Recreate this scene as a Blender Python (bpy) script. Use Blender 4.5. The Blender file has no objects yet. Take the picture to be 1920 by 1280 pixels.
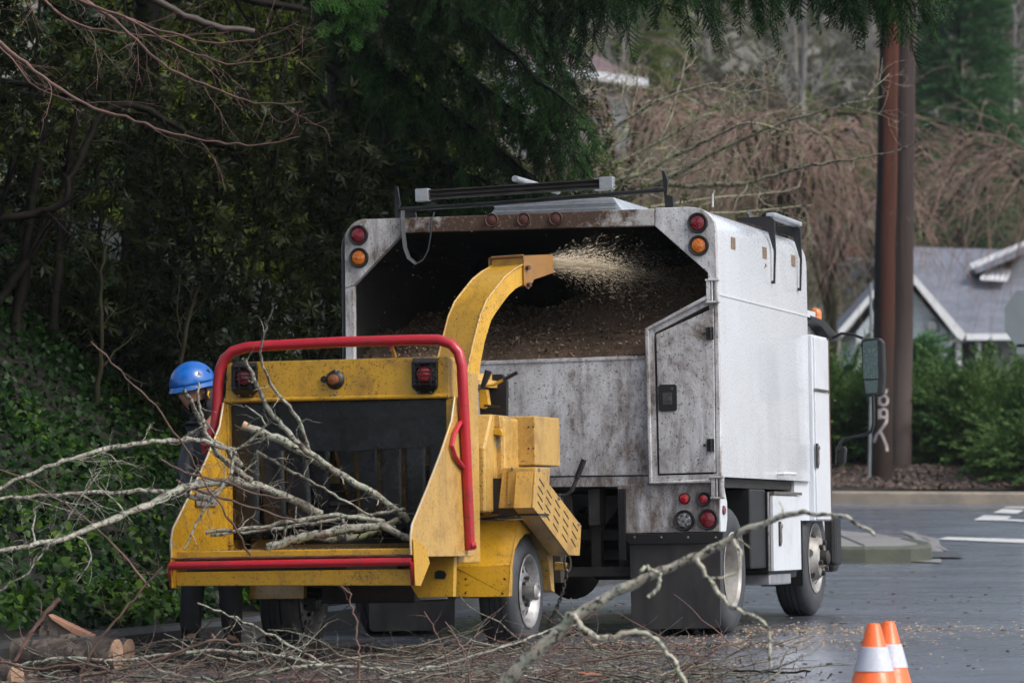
import bpy, bmesh, math, random
import numpy as np
from mathutils import Vector, Matrix

# ---------------------------------------------------------------- camera, world, sun, exposure
sc = bpy.context.scene
col = sc.collection
F_PX = 7200.0                                  # focal length in pixels of a 1920 px wide frame (135 mm)
PITCH = math.atan(345.0 / F_PX)
CAM = Vector((0, 0, 0.70))
cd = bpy.data.cameras.new('camera')
cd.sensor_width = 36.0
cd.lens = 135.0
cd.clip_start = 0.5
cd.clip_end = 1500
cd.dof.use_dof = True
cd.dof.focus_distance = 22.5
cd.dof.aperture_fstop = 4.5
cam = bpy.data.objects.new('camera', cd)
cam.location = CAM
cam.rotation_euler = (math.pi / 2 + PITCH, 0, 0)
col.objects.link(cam)
sc.camera = cam

SUN_EL, SUN_AZ = math.radians(46), math.radians(122)    # azimuth clockwise from +Y: behind the camera, to the right
w = bpy.data.worlds.new('World')
sc.world = w
w.use_nodes = True
wn = w.node_tree
for n in list(wn.nodes): wn.nodes.remove(n)
sky = wn.nodes.new('ShaderNodeTexSky')
sky.sky_type = 'NISHITA'
sky.sun_disc = False
sky.sun_elevation = SUN_EL
sky.sun_rotation = SUN_AZ
sky.air_density = 1.0
sky.dust_density = 3.0
hs = wn.nodes.new('ShaderNodeHueSaturation')
hs.inputs['Saturation'].default_value = 0.62
bg = wn.nodes.new('ShaderNodeBackground')
bg.inputs['Strength'].default_value = 0.12
wo = wn.nodes.new('ShaderNodeOutputWorld')
wn.links.new(sky.outputs[0], hs.inputs['Color'])
wn.links.new(hs.outputs[0], bg.inputs['Color'])
wn.links.new(bg.outputs[0], wo.inputs['Surface'])
sl = bpy.data.lights.new('sun', 'SUN')
sl.energy = 1.1
sl.angle = math.radians(25)
sl.color = (1.0, 0.97, 0.93)
so = bpy.data.objects.new('sun', sl)
sdir = Vector((math.sin(SUN_AZ) * math.cos(SUN_EL), math.cos(SUN_AZ) * math.cos(SUN_EL), math.sin(SUN_EL)))
so.rotation_euler = sdir.to_track_quat('Z', 'Y').to_euler()
so.location = (10, -10, 30)
col.objects.link(so)
sc.view_settings.view_transform = 'Standard'
sc.view_settings.look = 'None'
sc.view_settings.gamma = 1
sc.view_settings.exposure = 1.08
sc.render.engine = 'CYCLES'
cy = sc.cycles
cy.max_bounces = 5
cy.diffuse_bounces = 2
cy.glossy_bounces = 3
cy.transmission_bounces = 4
cy.volume_bounces = 0
cy.transparent_max_bounces = 6
cy.use_adaptive_sampling = True
cy.adaptive_threshold = 0.02
cy.use_denoising = True
cy.sample_clamp_indirect = 4
cy.caustics_reflective = False
cy.caustics_refractive = False

# ---------------------------------------------------------------- measuring helpers
def ray(x, y):
    cp, sp = math.cos(PITCH), math.sin(PITCH)
    a, b = (x - 960) / F_PX, (640 - y) / F_PX
    return Vector((a, cp - b * sp, sp + b * cp))
def at(x, y, Y):
    d = ray(x, y)
    return CAM + d * (Y / d.y)
def scl(Y): return F_PX / Y
def loc(M, x, y, axis, val):
    Mi = M.inverted()
    o = Mi @ CAM
    d = Mi.to_3x3() @ ray(x, y)
    t = (val - o[axis]) / d[axis]
    return o + d * t

R = math.radians
rng = np.random.default_rng(7)
random.seed(7)

# ---------------------------------------------------------------- materials
class N:
    def __init__(s, name):
        s.m = bpy.data.materials.new(name)
        s.m.use_nodes = True
        s.t = s.m.node_tree
        for n in list(s.t.nodes): s.t.nodes.remove(n)
        s.out = s.t.nodes.new('ShaderNodeOutputMaterial')
        s.b = s.t.nodes.new('ShaderNodeBsdfPrincipled')
        s.t.links.new(s.b.outputs[0], s.out.inputs['Surface'])
        s._tc = None
    def n(s, ty, **k):
        nd = s.t.nodes.new(ty)
        for a, v in k.items(): setattr(nd, a, v)
        return nd
    def l(s, a, b): s.t.links.new(a, b)
    @property
    def tc(s):
        if not s._tc: s._tc = s.n('ShaderNodeTexCoord')
        return s._tc
    def co(s, scale=(1, 1, 1)):
        mp = s.n('ShaderNodeMapping')
        s.l(s.tc.outputs['Object'], mp.inputs['Vector'])
        mp.inputs['Scale'].default_value = scale
        return mp.outputs[0]
    def noise(s, scale, detail=4, rough=.6, st=(1, 1, 1), dist=0, lo=None, hi=None):
        nt = s.n('ShaderNodeTexNoise')
        nt.inputs['Scale'].default_value = scale
        nt.inputs['Detail'].default_value = detail
        nt.inputs['Roughness'].default_value = rough
        nt.inputs['Distortion'].default_value = dist
        s.l(s.co(st), nt.inputs['Vector'])
        o = nt.outputs['Fac']
        if lo is not None: o = s.ramp(o, lo, hi)
        return o
    def ramp(s, o, lo, hi, a=0., b=1.):
        mr = s.n('ShaderNodeMapRange')
        mr.inputs[1].default_value = lo; mr.inputs[2].default_value = hi
        mr.inputs[3].default_value = a; mr.inputs[4].default_value = b
        s.l(o, mr.inputs[0])
        return mr.outputs[0]
    def mix(s, f, a, b):
        mx = s.n('ShaderNodeMix', data_type='RGBA')
        for v, i in ((f, 0), (a, 6), (b, 7)):
            if isinstance(v, (tuple, list)): mx.inputs[i].default_value = (*v[:3], 1)
            elif isinstance(v, (int, float)): mx.inputs[i].default_value = v
            else: s.l(v, mx.inputs[i])
        return mx.outputs[2]
    def math(s, op, a, b=None):
        m = s.n('ShaderNodeMath', operation=op)
        for v, i in ((a, 0), (b, 1)):
            if v is None: continue
            if isinstance(v, (int, float)): m.inputs[i].default_value = v
            else: s.l(v, m.inputs[i])
        return m.outputs[0]
    def sep(s):
        sp = s.n('ShaderNodeSeparateXYZ')
        s.l(s.tc.outputs['Object'], sp.inputs[0])
        return sp.outputs
    def set(s, **k):
        for a, v in k.items():
            i = s.b.inputs[a.replace('_', ' ')]
            if isinstance(v, (tuple, list)): i.default_value = (*v[:3], 1) if len(i.default_value) == 4 else v
            elif isinstance(v, (int, float)): i.default_value = v
            else: s.l(v, i)
        return s
    def bump(s, h, strength=.3, dist=.01):
        b = s.n('ShaderNodeBump')
        b.inputs['Strength'].default_value = strength
        b.inputs['Distance'].default_value = dist
        s.l(h, b.inputs['Height'])
        s.l(b.outputs[0], s.b.inputs['Normal'])
        return s

MATS = {}
def simple(name, c, rough=.6, metal=0., var=.25, sc_=20, c2=None, bump=0., st=(1, 1, 1)):
    m = N(name)
    c2 = c2 or tuple(v * (1 - var) for v in c)
    m.set(Base_Color=m.mix(m.noise(sc_, 5, .65, st, lo=.35, hi=.65), c, c2), Roughness=rough, Metallic=metal)
    if bump: m.bump(m.noise(sc_ * 2, 5, .6, st), bump, .01)
    MATS[name] = m.m
    return m.m

def painted(name, base, dirt, amount, speck=.0, rough=.4, streak=0., scuff=0., big=2.0, speckcol=(.05, .035, .025), chips=None):
    """paint with grime patches, vertical streaks and splashed specks"""
    m = N(name)
    c = m.mix(m.noise(3, 3, .5, lo=.3, hi=.7), base, tuple(v * .92 for v in base))
    g = m.noise(big, 8, .7, dist=.4, lo=.62 - amount * .35, hi=.78 - amount * .1)
    g2 = m.noise(14, 7, .75, lo=.42, hi=.7)
    g = m.math('MULTIPLY', g, m.math('ADD', m.math('MULTIPLY', g2, .7), .3))
    c = m.mix(m.math('MINIMUM', g, .92), c, dirt)
    if streak:
        s1 = m.noise(9, 6, .7, (1, 1, .07), lo=.5, hi=.75)
        c = m.mix(m.math('MULTIPLY', s1, streak), c, dirt)
    if scuff:
        s2 = m.noise(2.6, 9, .85, (1, 1, 1), dist=2.5, lo=.56, hi=.6)
        c = m.mix(m.math('MULTIPLY', s2, scuff), c, tuple(min(.8, v * 1.25) for v in base))
    if speck:
        sp = m.noise(95, 2, .5, lo=.66 - speck * .1, hi=.69 - speck * .1)
        sp2 = m.noise(38, 3, .6, lo=.67 - speck * .08, hi=.71 - speck * .08)
        md = m.noise(1.8, 3, .5, lo=.35, hi=.65)
        c = m.mix(m.math('MULTIPLY', m.math('MAXIMUM', sp, sp2), m.math('ADD', m.math('MULTIPLY', md, .7), .3)), c, speckcol)
    if chips:
        ch = m.noise(26, 4, .6, lo=.68, hi=.7)
        c = m.mix(ch, c, chips)
    m.set(Base_Color=c, Roughness=m.math('ADD', m.math('MULTIPLY', g2, .3), rough))
    m.b.inputs['Coat Weight'].default_value = .25
    m.b.inputs['Coat Roughness'].default_value = .15
    m.bump(m.noise(60, 4, .6), .06, .01)
    MATS[name] = m.m
    return m.m

WHITE = painted('white_truck_paint', (.62, .65, .69), (.40, .40, .40), .25, 0, .3, streak=.28)
def _drops():
    m = N('wet_white_side'); base = (.62, .65, .695)
    c = m.mix(m.noise(3, 3, .5, lo=.3, hi=.7), base, tuple(v * .93 for v in base))
    s1 = m.noise(7, 6, .7, (1, 1, .05), lo=.5, hi=.8)
    c = m.mix(m.math('MULTIPLY', s1, .35), c, (.42, .43, .44))
    z = m.sep()[2]
    low = m.ramp(z, 1.9, 1.0, 0, 1)
    c = m.mix(m.math('MULTIPLY', low, m.math('MULTIPLY', m.noise(4, 7, .7, lo=.35, hi=.75), .45)), c, (.33, .32, .31))
    dr = m.noise(110, 1, .4, (1, 1, .6), lo=.62, hi=.66)
    m.set(Base_Color=c, Roughness=m.ramp(dr, 0, 1, .3, .08))
    m.b.inputs['Coat Weight'].default_value = .4
    m.bump(m.math('ADD', m.math('MULTIPLY', dr, .5), m.math('MULTIPLY', m.noise(1.2, 2, .5), 3.0)), .12, .006)
    return m.m
SIDE = _drops()
def _rear(nm='grimy_white_rear', k=0.):
    m = N(nm); base = (.60, .605, .62)
    n1 = m.noise(1.7, 10, .78, (1, 1, .7), dist=.8, lo=.40 - k, hi=.58 - k)
    n2 = m.noise(9, 8, .8, (1, 1, .45), lo=.40, hi=.60)
    c = m.mix(m.math('MULTIPLY', n1, m.ramp(n2, 0, 1, .25, 1)), base, (.13, .095, .075))
    s1 = m.noise(10, 7, .75, (1, 1, .12), lo=.52 - k, hi=.72 - k)
    c = m.mix(m.math('MULTIPLY', s1, .75), c, (.10, .075, .06))
    sc1 = m.noise(2.2, 10, .9, (1, 1, .8), dist=4, lo=.575, hi=.60)
    c = m.mix(m.math('MULTIPLY', sc1, .35), c, (.55, .55, .56))
    sp = m.noise(70, 3, .6, lo=.60, hi=.66)
    x_, y_, z_ = m.sep()
    edge = m.ramp(z_, 1.35, .8, 0, 1)      # splashed brown low down
    c = m.mix(m.math('MULTIPLY', edge, m.noise(6, 8, .75, (1, 1, .35), lo=.42, hi=.66)), c, (.075, .052, .038))
    c = m.mix(m.math('MULTIPLY', sp, .8), c, (.05, .035, .028))
    m.set(Base_Color=c, Roughness=m.ramp(n2, 0, 1, .45, .75))
    m.bump(m.noise(80, 5, .7), .25, .006)
    return m.m
REAR = _rear()
REARD = _rear('caked_white_rear', .09)
def _beam():
    m = N('brown_caked_white_beam')
    x = m.sep()[0]
    # sawdust caked on the middle of the beam
    mid = m.math('SUBTRACT', 1.0, m.math('ABSOLUTE', m.math('MULTIPLY', m.math('ADD', x, 1.25), 1.15)))
    n1 = m.noise(5, 8, .75, lo=.3, hi=.7)
    f = m.ramp(m.math('ADD', m.math('MULTIPLY', n1, .9), m.math('MULTIPLY', mid, .75)), .45, .75)
    c = m.mix(f, (.42, .41, .40), (.06, .032, .02))
    sp = m.noise(45, 4, .7, lo=.58, hi=.64)
    c = m.mix(m.math('MULTIPLY', sp, .7), c, (.26, .17, .10))
    m.set(Base_Color=c, Roughness=.75).bump(m.noise(60, 5, .7), .4, .01)
    return m.m
BEAM = _beam()
def _yellow(name, base, top):
    m = N(name)
    c = m.mix(m.noise(2.5, 4, .6, lo=.3, hi=.7), base, tuple(v * .85 for v in base))
    g = m.noise(3, 9, .75, dist=.5, lo=.50, hi=.72)
    c = m.mix(m.math('MULTIPLY', g, .8), c, (.12, .055, .018))
    s1 = m.noise(10, 6, .7, (1, 1, .08), lo=.5, hi=.75)
    c = m.mix(m.math('MULTIPLY', s1, .35), c, (.17, .10, .04))
    sp = m.math('MAXIMUM', m.noise(85, 3, .6, lo=.59, hi=.64), m.noise(24, 5, .7, lo=.63, hi=.67))
    md = m.noise(2.2, 3, .5, lo=.35, hi=.6)
    c = m.mix(m.math('MULTIPLY', sp, m.ramp(md, 0, 1, .25, .95)), c, (.035, .02, .012))
    m.set(Base_Color=c, Roughness=m.ramp(g, 0, 1, .3, .65))
    m.b.inputs['Coat Weight'].default_value = .3
    m.b.inputs['Coat Roughness'].default_value = .2
    m.bump(m.noise(50, 5, .7), .15, .006)
    return m.m
YEL = _yellow('yellow_paint', (.58, .315, .018), 0)
YEL2 = _yellow('pale_yellow_paint', (.55, .335, .085), 0)
RED = painted('red_paint', (.44, .008, .02), (.07, .014, .012), .5, .3, .32, scuff=.3, chips=(.10, .03, .03))
BLK = simple('black_metal', (.008, .008, .009), .45, .0, .5, 12)
CHAS = simple('grimy_chassis', (.012, .011, .010), .6, .0, .5, 9, (.04, .032, .025), .3)
def _rub():
    m = N('black_rubber')
    c = m.mix(m.noise(7, 8, .75, dist=.6, lo=.42, hi=.75), (.003, .0033, .004), (.016, .019, .025))  # mottled bluish tone puts wet glints into the rubber colour
    m.set(Base_Color=c, Roughness=m.noise(6, 6, .7, lo=.2, hi=1.4)).bump(m.noise(30, 5, .6), .2, .005)
    return m.m
RUB = _rub()
FLAP = simple('mud_flap_rubber', (.016, .016, .017), .45, 0, .5, 7, (.042, .039, .037), .2, (1, 1, .4))
TYRE = simple('tyre_rubber', (.022, .024, .028), .5, 0, .4, 9, (.045, .046, .05), .15)
RIM = simple('painted_steel_rim', (.34, .34, .35), .42, .35, .4, 7, (.12, .11, .10))
RIMW = simple('cream_steel_rim', (.42, .41, .39), .45, .2, .4, 6, (.20, .18, .16))
CHRO = simple('worn_steel', (.40, .39, .37), .25, .85, .5, 8, (.2, .17, .14))
ALU = simple('aluminium', (.50, .51, .53), .38, .7, .3, 12)
ALUD = simple('wet_dull_aluminium', (.42, .45, .48), .35, .3, .3, 10)
RUST = simple('rust_brown', (.10, .035, .02), .7, 0, .5, 14, (.04, .02, .015), .3)
LINER = simple('dirty_box_liner', (.014, .012, .010), .8, 0, .6, 5, (.006, .0055, .005), .3)
def lens(name, c, e=0):
    m = N(name)
    v = m.n('ShaderNodeTexVoronoi'); v.inputs['Scale'].default_value = 60
    m.l(m.co(), v.inputs['Vector'])
    m.set(Base_Color=m.mix(v.outputs['Distance'], c, tuple(x * .45 for x in c)), Roughness=.12)
    m.b.inputs['Coat Weight'].default_value = .6
    m.bump(v.outputs['Distance'], .5, .004)
    return m.m
LRED = lens('red_lens', (.22, .008, .018))
LDIM = simple('mud_caked_red_lens', (.09, .016, .012), .6, 0, .5, 40, (.06, .03, .02))
LREDB = lens('bright_red_reflector', (.55, .01, .02))
LAMB = lens('amber_lens', (.75, .19, .01))
LCLR = lens('clear_lens', (.32, .33, .36))
GLASS = N('dark_glass').set(Base_Color=(.02, .03, .032), Roughness=.08).m
def _mirr():
    m = N('wet_mirror_glass')
    m.set(Base_Color=m.mix(m.noise(90, 3, .6, lo=.5, hi=.65), (.05, .08, .08), (.12, .16, .16)), Roughness=m.noise(90, 2, .5, lo=.2, hi=2.2), Metallic=.6)
    m.bump(m.noise(120, 2, .5), .3, .003)
    return m.m
MIRR = _mirr()

# ---------------------------------------------------------------- mesh builder
class MB:
    def __init__(s): s.v, s.f, s.u = [], [], []
    def add(s, vs, fs):
        k = len(s.v); s.v += [tuple(v) for v in vs]; s.f += [tuple(i + k for i in f) for f in fs]
        return s
    def poly(s, pts): return s.add(pts, [tuple(range(len(pts)))])
    def prism(s, pts, vec):
        n = len(pts); pts = [Vector(p) for p in pts]; vec = Vector(vec)
        nrm = Vector((0, 0, 0))
        for i in range(n): nrm += pts[i].cross(pts[(i + 1) % n])
        if nrm.dot(vec) > 0: pts = pts[::-1]
        vs = pts + [p + vec for p in pts]
        fs = [tuple(range(n)), tuple(range(2 * n - 1, n - 1, -1))]
        fs += [(i, i + n, (i + 1) % n + n, (i + 1) % n) for i in range(n)]
        return s.add(vs, fs)
    def box(s, a, b):
        (x0, y0, z0), (x1, y1, z1) = a, b
        x0, x1 = sorted((x0, x1)); y0, y1 = sorted((y0, y1)); z0, z1 = sorted((z0, z1))
        vs = [(x0, y0, z0), (x1, y0, z0), (x1, y1, z0), (x0, y1, z0), (x0, y0, z1), (x1, y0, z1), (x1, y1, z1), (x0, y1, z1)]
        return s.add(vs, [(0, 3, 2, 1), (4, 5, 6, 7), (0, 1, 5, 4), (1, 2, 6, 5), (2, 3, 7, 6), (3, 0, 4, 7)])
    def ring_frame(s, outer, inner, vec):
        """flat ring between two outlines with equal point counts, extruded"""
        n = len(outer); vec = Vector(vec)
        o = [Vector(p) for p in outer]; i = [Vector(p) for p in inner]
        vs = o + i + [p + vec for p in o] + [p + vec for p in i]
        fs = []
        for k in range(n):
            j = (k + 1) % n
            fs += [(k, j, n + j, n + k), (2 * n + k, 3 * n + k, 3 * n + j, 2 * n + j),
                   (k, 2 * n + k, 2 * n + j, j), (n + k, n + j, 3 * n + j, 3 * n + k)]
        return s.add(vs, fs)
    def tube(s, path, r, n=10, caps=True):
        P = [Vector(p) for p in path]; m = len(P)
        rr = r if isinstance(r, (list, tuple)) else [r] * m
        t0 = (P[1] - P[0]).normalized()
        a = t0.orthogonal().normalized()
        vs = []
        for i in range(m):
            t = (P[min(i + 1, m - 1)] - P[max(i - 1, 0)]).normalized()
            a = (a - t * a.dot(t)).normalized(); b = t.cross(a)
            for k in range(n):
                an = 2 * math.pi * k / n
                vs.append(P[i] + (a * math.cos(an) + b * math.sin(an)) * rr[i])
        fs = [(i * n + k, i * n + (k + 1) % n, (i + 1) * n + (k + 1) % n, (i + 1) * n + k) for i in range(m - 1) for k in range(n)]
        if caps: fs += [tuple(range(n))[::-1], tuple((m - 1) * n + k for k in range(n))]
        return s.add(vs, fs)
    def cyl(s, a, b, r, n=20, r2=None):
        return s.tube([a, b], [r, r if r2 is None else r2], n)
    def lathe(s, prof, c, ax, n=40):
        """profile of (radius, height along ax) about centre c"""
        ax = Vector(ax).normalized(); a = ax.orthogonal().normalized(); b = ax.cross(a); c = Vector(c)
        vs = []
        for r, h in prof:
            for k in range(n):
                an = 2 * math.pi * k / n
                vs.append(c + ax * h + (a * math.cos(an) + b * math.sin(an)) * r)
        fs = [(i * n + k, i * n + (k + 1) % n, (i + 1) * n + (k + 1) % n, (i + 1) * n + k) for i in range(len(prof) - 1) for k in range(n)]
        return s.add(vs, fs)
    def mesh(s, name):
        me = bpy.data.meshes.new(name)
        me.from_pydata(s.v, [], s.f)
        me.validate()
        bm = bmesh.new(); bm.from_mesh(me)
        bmesh.ops.remove_doubles(bm, verts=bm.verts, dist=1e-5)
        bmesh.ops.recalc_face_normals(bm, faces=bm.faces)
        bm.to_mesh(me); bm.free()
        return me

def link(name, me, mat, parent=None, smooth=False, bevel=0):
    o = bpy.data.objects.new(name, me)
    if mat and not me.materials: me.materials.append(mat)
    col.objects.link(o)
    if parent: o.parent = parent
    if smooth:
        me.shade_smooth()
        try: me.set_sharp_from_angle(angle=R(35))
        except Exception: pass
    if bevel:
        b = o.modifiers.new('bevel', 'BEVEL'); b.width = bevel; b.segments = 2; b.limit_method = 'ANGLE'; b.angle_limit = R(40)
        b.harden_normals = False
    return o
def part(name, mb, mat, parent, smooth=False, bevel=0, label=None):
    o = link(name, mb.mesh(name), mat, parent, smooth, bevel)
    if label: o['label'] = label
    return o
def tag(o, label=None, cat=None, group=None, kind=None):
    if label: o['label'] = label
    if cat: o['category'] = cat
    if group: o['group'] = group
    if kind: o['kind'] = kind
    return o
def root(name, M, label, cat, group=None):
    o = bpy.data.objects.new(name, None); col.objects.link(o)
    o.matrix_world = M if isinstance(M, Matrix) else Matrix.Translation(M)
    o.empty_display_size = .2
    return tag(o, label, cat, group)
def np_mesh(name, V, Fq, mat, parent=None, smooth=False, mats=None, midx=None):
    """V (n,3), Fq (m,k): build quickly"""
    V = np.asarray(V, dtype=np.float32); Fq = np.asarray(Fq, dtype=np.int32)
    me = bpy.data.meshes.new(name)
    m, k = Fq.shape
    me.vertices.add(len(V)); me.vertices.foreach_set('co', V.ravel())
    me.loops.add(m * k); me.loops.foreach_set('vertex_index', Fq.ravel())
    me.polygons.add(m); me.polygons.foreach_set('loop_start', np.arange(0, m * k, k, dtype=np.int32))
    if smooth: me.polygons.foreach_set('use_smooth', np.ones(m, dtype=bool))
    if mats:
        for x in mats: me.materials.append(x)
        me.polygons.foreach_set('material_index', np.asarray(midx, dtype=np.int32))
    me.update(calc_edges=True)
    me.validate()
    return link(name, me, mat, parent)

# ground profile along the view, and the cross fall of the road
GY = [-20, 0, 10, 14, 17, 19, 21, 23, 25, 26, 27.5, 30, 35, 40, 45, 50, 55, 70, 100, 140, 400]
GZ = [-1.0, -.5, -.3, -.19, -.12, -.06, .022, .03, .066, .086, .12, .18, .31, .48, .72, .95, 1.2, 1.95, 3.2, 4.6, 5.0]
def ground(x, y):
    return np.interp(y, GY, GZ) + np.interp(x, [-6, -2.5, 1.26, 3, 9], [-.052, -.052, .0, .012, .012]) * 1.0
# ================================================================ TRUCK
TR = Matrix.Translation(at(1352, 890, 23.2) * 1.0)
TR = Matrix.Translation(Vector((TR.translation.x, 23.2, 0.0))) @ Matrix.Rotation(R(-16.6), 4, 'Z') @ Matrix.Rotation(-.0145, 4, 'Y')
truck = root('box_truck', TR, 'white chip truck with open grimy box parked on wet road ahead of the chipper', 'truck')
def tr(x, y, v=0.0): return loc(TR, x, y, 1, v)          # pixel on a plane parallel to the truck's rear
def ts(x, y, u=0.0): return loc(TR, x, y, 0, u)          # pixel on a plane parallel to its right side
W = 2.40
zt = tr(1270, 389).z; zf = tr(1352, 893).z               # roof and floor heights of the box
L = ts(1519, 600).y
RAD = .17
def rect_round(u0, u1, z0, z1, r, n=6):
    pts = [(u1, z0)]
    for k in range(n + 1):
        a = math.pi / 2 * k / n
        pts.append((u1 - r + r * math.cos(a), z1 - r + r * math.sin(a)))
    for k in range(n + 1):
        a = math.pi / 2 + math.pi / 2 * k / n
        pts.append((u0 + r + r * math.cos(a), z1 - r + r * math.sin(a)))
    pts.append((u0, z0))
    return pts
# shell: outer skin and inner liner
out = rect_round(-W, 0, zf, zt, RAD); inn = rect_round(-W + .05, -.05, zf + .04, zt - .05, RAD - .04)
def shell(prof, v0, v1, mb=None):
    mb = mb or MB(); n = len(prof); k = len(mb.v)
    mb.v += [(u, v0, z) for u, z in prof] + [(u, v1, z) for u, z in prof]
    mb.f += [(k + i, k + n + i, k + n + i + 1, k + i + 1) for i in range(n - 1)]
    return mb
mb = MB(); n = len(out)
mb.add([(u, .02, z) for u, z in out] + [(u, L - .10, z) for u, z in out], [(i, i + 1, n + i + 1, n + i) for i in range(n - 1)])
# front end closes with a turned edge
o2 = rect_round(-W + .05, -.05, zf, zt - .05, RAD - .03)
mb.add([(u, L - .10, z) for u, z in out] + [(u, L - .03, z) for u, z in rect_round(-W + .012, -.012, zf, zt - .03, RAD)] + [(u, L, z) for u, z in o2],
       [(i, i + 1, n + i + 1, n + i) for i in range(n - 1)] + [(n + i, n + i + 1, 2 * n + i + 1, 2 * n + i) for i in range(n - 1)] + [tuple(range(2 * n, 3 * n))])
skin = part('cargo_box', mb, SIDE, truck, smooth=True, label='smooth white box body beaded with rain')
mb = MB()
mb.add([(u, .02, z) for u, z in inn] + [(u, L - .05, z) for u, z in inn], [(i, i + 1, n + i + 1, n + i) for i in range(n - 1)] + [tuple(range(n, 2 * n)), (0, n, 2 * n - 1, n - 1)])
part('box_liner', mb, LINER, truck, label='dark dirty inside of the box')
# seam trim along the side, and three old tape squares
a, b = ts(1354, 553), ts(1518, 592)
seam = part('seam_trim', MB().box((-.001, .03, a.z - .006), (.005, L - .02, a.z + .006)), WHITE, truck)
for x, y in ((1375, 456), (1434, 474), (1488, 489)):
    p = ts(x, y, .003)
    mb = MB().box((0.0005, p.y - .055, p.z - .036), (.004, p.y + .055, p.z + .036))
    tapem = MATS.get('tape') or simple('tape', (.25, .19, .13), .7, 0, .5, 60, (.10, .05, .03), .3)
    part('tape_patch', mb, tapem, truck)
# ---- rear frame: corner gussets, posts, top beam
P = lambda lst, v=0.0: [tr(x, y, v) for x, y in lst]
def arc_px(cx, cy, r, a0, a1, n=6):
    return [(cx + r * math.cos(R(a0 + (a1 - a0) * k / n)), cy - r * math.sin(R(a0 + (a1 - a0) * k / n))) for k in range(n + 1)]
mb = MB()
rg = [(1228, 390)] + [(1290, 388)] + arc_px(1300, 430, 41, 88, 4) + [(1344, 512), (1343, 562), (1328, 562), (1327, 511), (1228, 424)]
mb.prism(P(rg, -.012), (0, .05, 0))
mb2 = MB().prism(P([(754, 409), (684, 411)] + arc_px(687, 451, 41, 95, 180) + [(647, 540), (663, 535), (755, 437)][0:3], -.012), (0, .05, 0))
part('corner_gusset', mb, REAR, truck, bevel=.004)
part('corner_gusset', mb2, REAR, truck, bevel=.004)
part('rear_post', MB().prism(P([(647, 541), (663, 536), (665, 892), (650, 893)], -.010), (0, .05, 0)), REAR, truck, bevel=.003)
part('rear_post', MB().prism(P([(1329, 562), (1345, 562), (1352, 893), (1338, 893)], .0), (0, .05, 0)), REAR, truck, bevel=.003)
part('top_beam', MB().prism(P([(755, 409), (1227, 391), (1227, 423), (755, 437)], -.010), (0, .07, 0)), BEAM, truck, bevel=.006, label='top beam caked with brown sawdust')
# ---- tail lights
def round_light(x, y, rpx, lensm, name='tail_light', v=-.012, M=None, fr=.74, F=None, par=None, ring=BLK):
    F = TR if F is None else F; par = par or truck
    c = loc(F, x, y, 1, v); r = rpx / scl(23.4 if par is truck else 22.0)
    ri = r * fr
    mb = MB().lathe([(r, 0), (r, -.012), (r * .93, -.02), (ri * 1.02, -.017), (ri, -.008)], c, (0, 1, 0), 28)
    mb.f = [f for f in mb.f]
    h = part(name, mb, ring, par, smooth=True)
    ml = MB().lathe([(ri * 1.02, -.006), (ri * .9, -.014), (ri * .5, -.019), (.0005, -.020)], c, (0, 1, 0), 28)
    part('lens', ml, lensm, h, smooth=True)
    return h
for x, y, m in ((1308.5, 418, LRED), (1310.5, 460.5, LAMB), (672.5, 441, LRED), (673.5, 483.5, LAMB)):
    round_light(x, y, 19.5, m, v=-.013)
for x, y in ((923, 413), (983, 411.5), (1043, 410)):
    round_light(x, y, 13, LDIM, 'marker_light', v=-.0115, fr=.8, ring=RUST)
# ---- tailgate panel (left) and pentagon door (right)
tg = part('tailgate', MB().prism(P([(663, 688), (1210, 668), (1217, 890), (663, 897)], .004), (0, .04, 0)), REAR, truck, bevel=.003)
part('tailgate_rim', MB().prism(P([(663, 685), (1210, 666), (1210, 673), (663, 692)], -.002), (0, .052, 0)), REAR, tg, bevel=.003)
door = part('rear_door', MB().prism(P([(1230, 627), (1338, 577), (1341, 885), (1236, 888)], -.024), (0, .03, 0)), REAR, truck, bevel=.004, label='pentagon shaped grimy rear door')
of = P([(1209, 616), (1327, 554), (1346, 556), (1352, 905), (1217, 909)], -.018); inr = P([(1226, 625), (1330, 571), (1340, 573), (1343, 888), (1233, 891)], -.018)
part('door_frame', MB().ring_frame(of, inr, (0, .035, 0)), REAR, door, bevel=.004)
# raised tube along the frame
part('frame_tube', MB().tube(P([(1327, 557), (1213, 617), (1220, 905), (1336, 901)], -.030), .014, 8), REAR, door, smooth=True)
for x, y in ((1329, 625), (1330, 834)):
    c = tr(x, y, -.03)
    h = MB().box((c.x - .015, -.036, c.z - .038), (c.x + .03, -.028, c.z + .038))
    for k in (-.025, 0, .025): h.cyl((c.x + .012, -.04, c.z + k - .011), (c.x + .012, -.04, c.z + k + .011), .009, 8)
    h.cyl((c.x - .03, -.034, c.z), (c.x - .03, -.024, c.z), .008, 8)
    part('hinge', h, BLK, door)
for x, y0, y1 in ((1336, 523, 568), (1345, 892, 935)):
    a = tr(x, y1, -.03); b = tr(x, y0, -.03)
    h = MB().cyl((a.x + .028, -.03, a.z), (a.x + .028, -.03, b.z), .016, 12).box((a.x - .035, -.045, a.z), (a.x - .01, -.028, b.z))
    h.box((a.x - .04, -.05, a.z), (a.x + .045, -.012, a.z + .012)).box((a.x - .04, -.05, b.z - .012), (a.x + .045, -.012, b.z))
    h.cyl((a.x - .0, -.04, a.z), (a.x - .0, -.04, b.z), .006, 8).cyl((a.x + .028, -.03, b.z), (a.x + .028, -.03, b.z + .02), .009, 8)
    part('gate_hinge', h, REAR, truck, bevel=.002)
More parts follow.
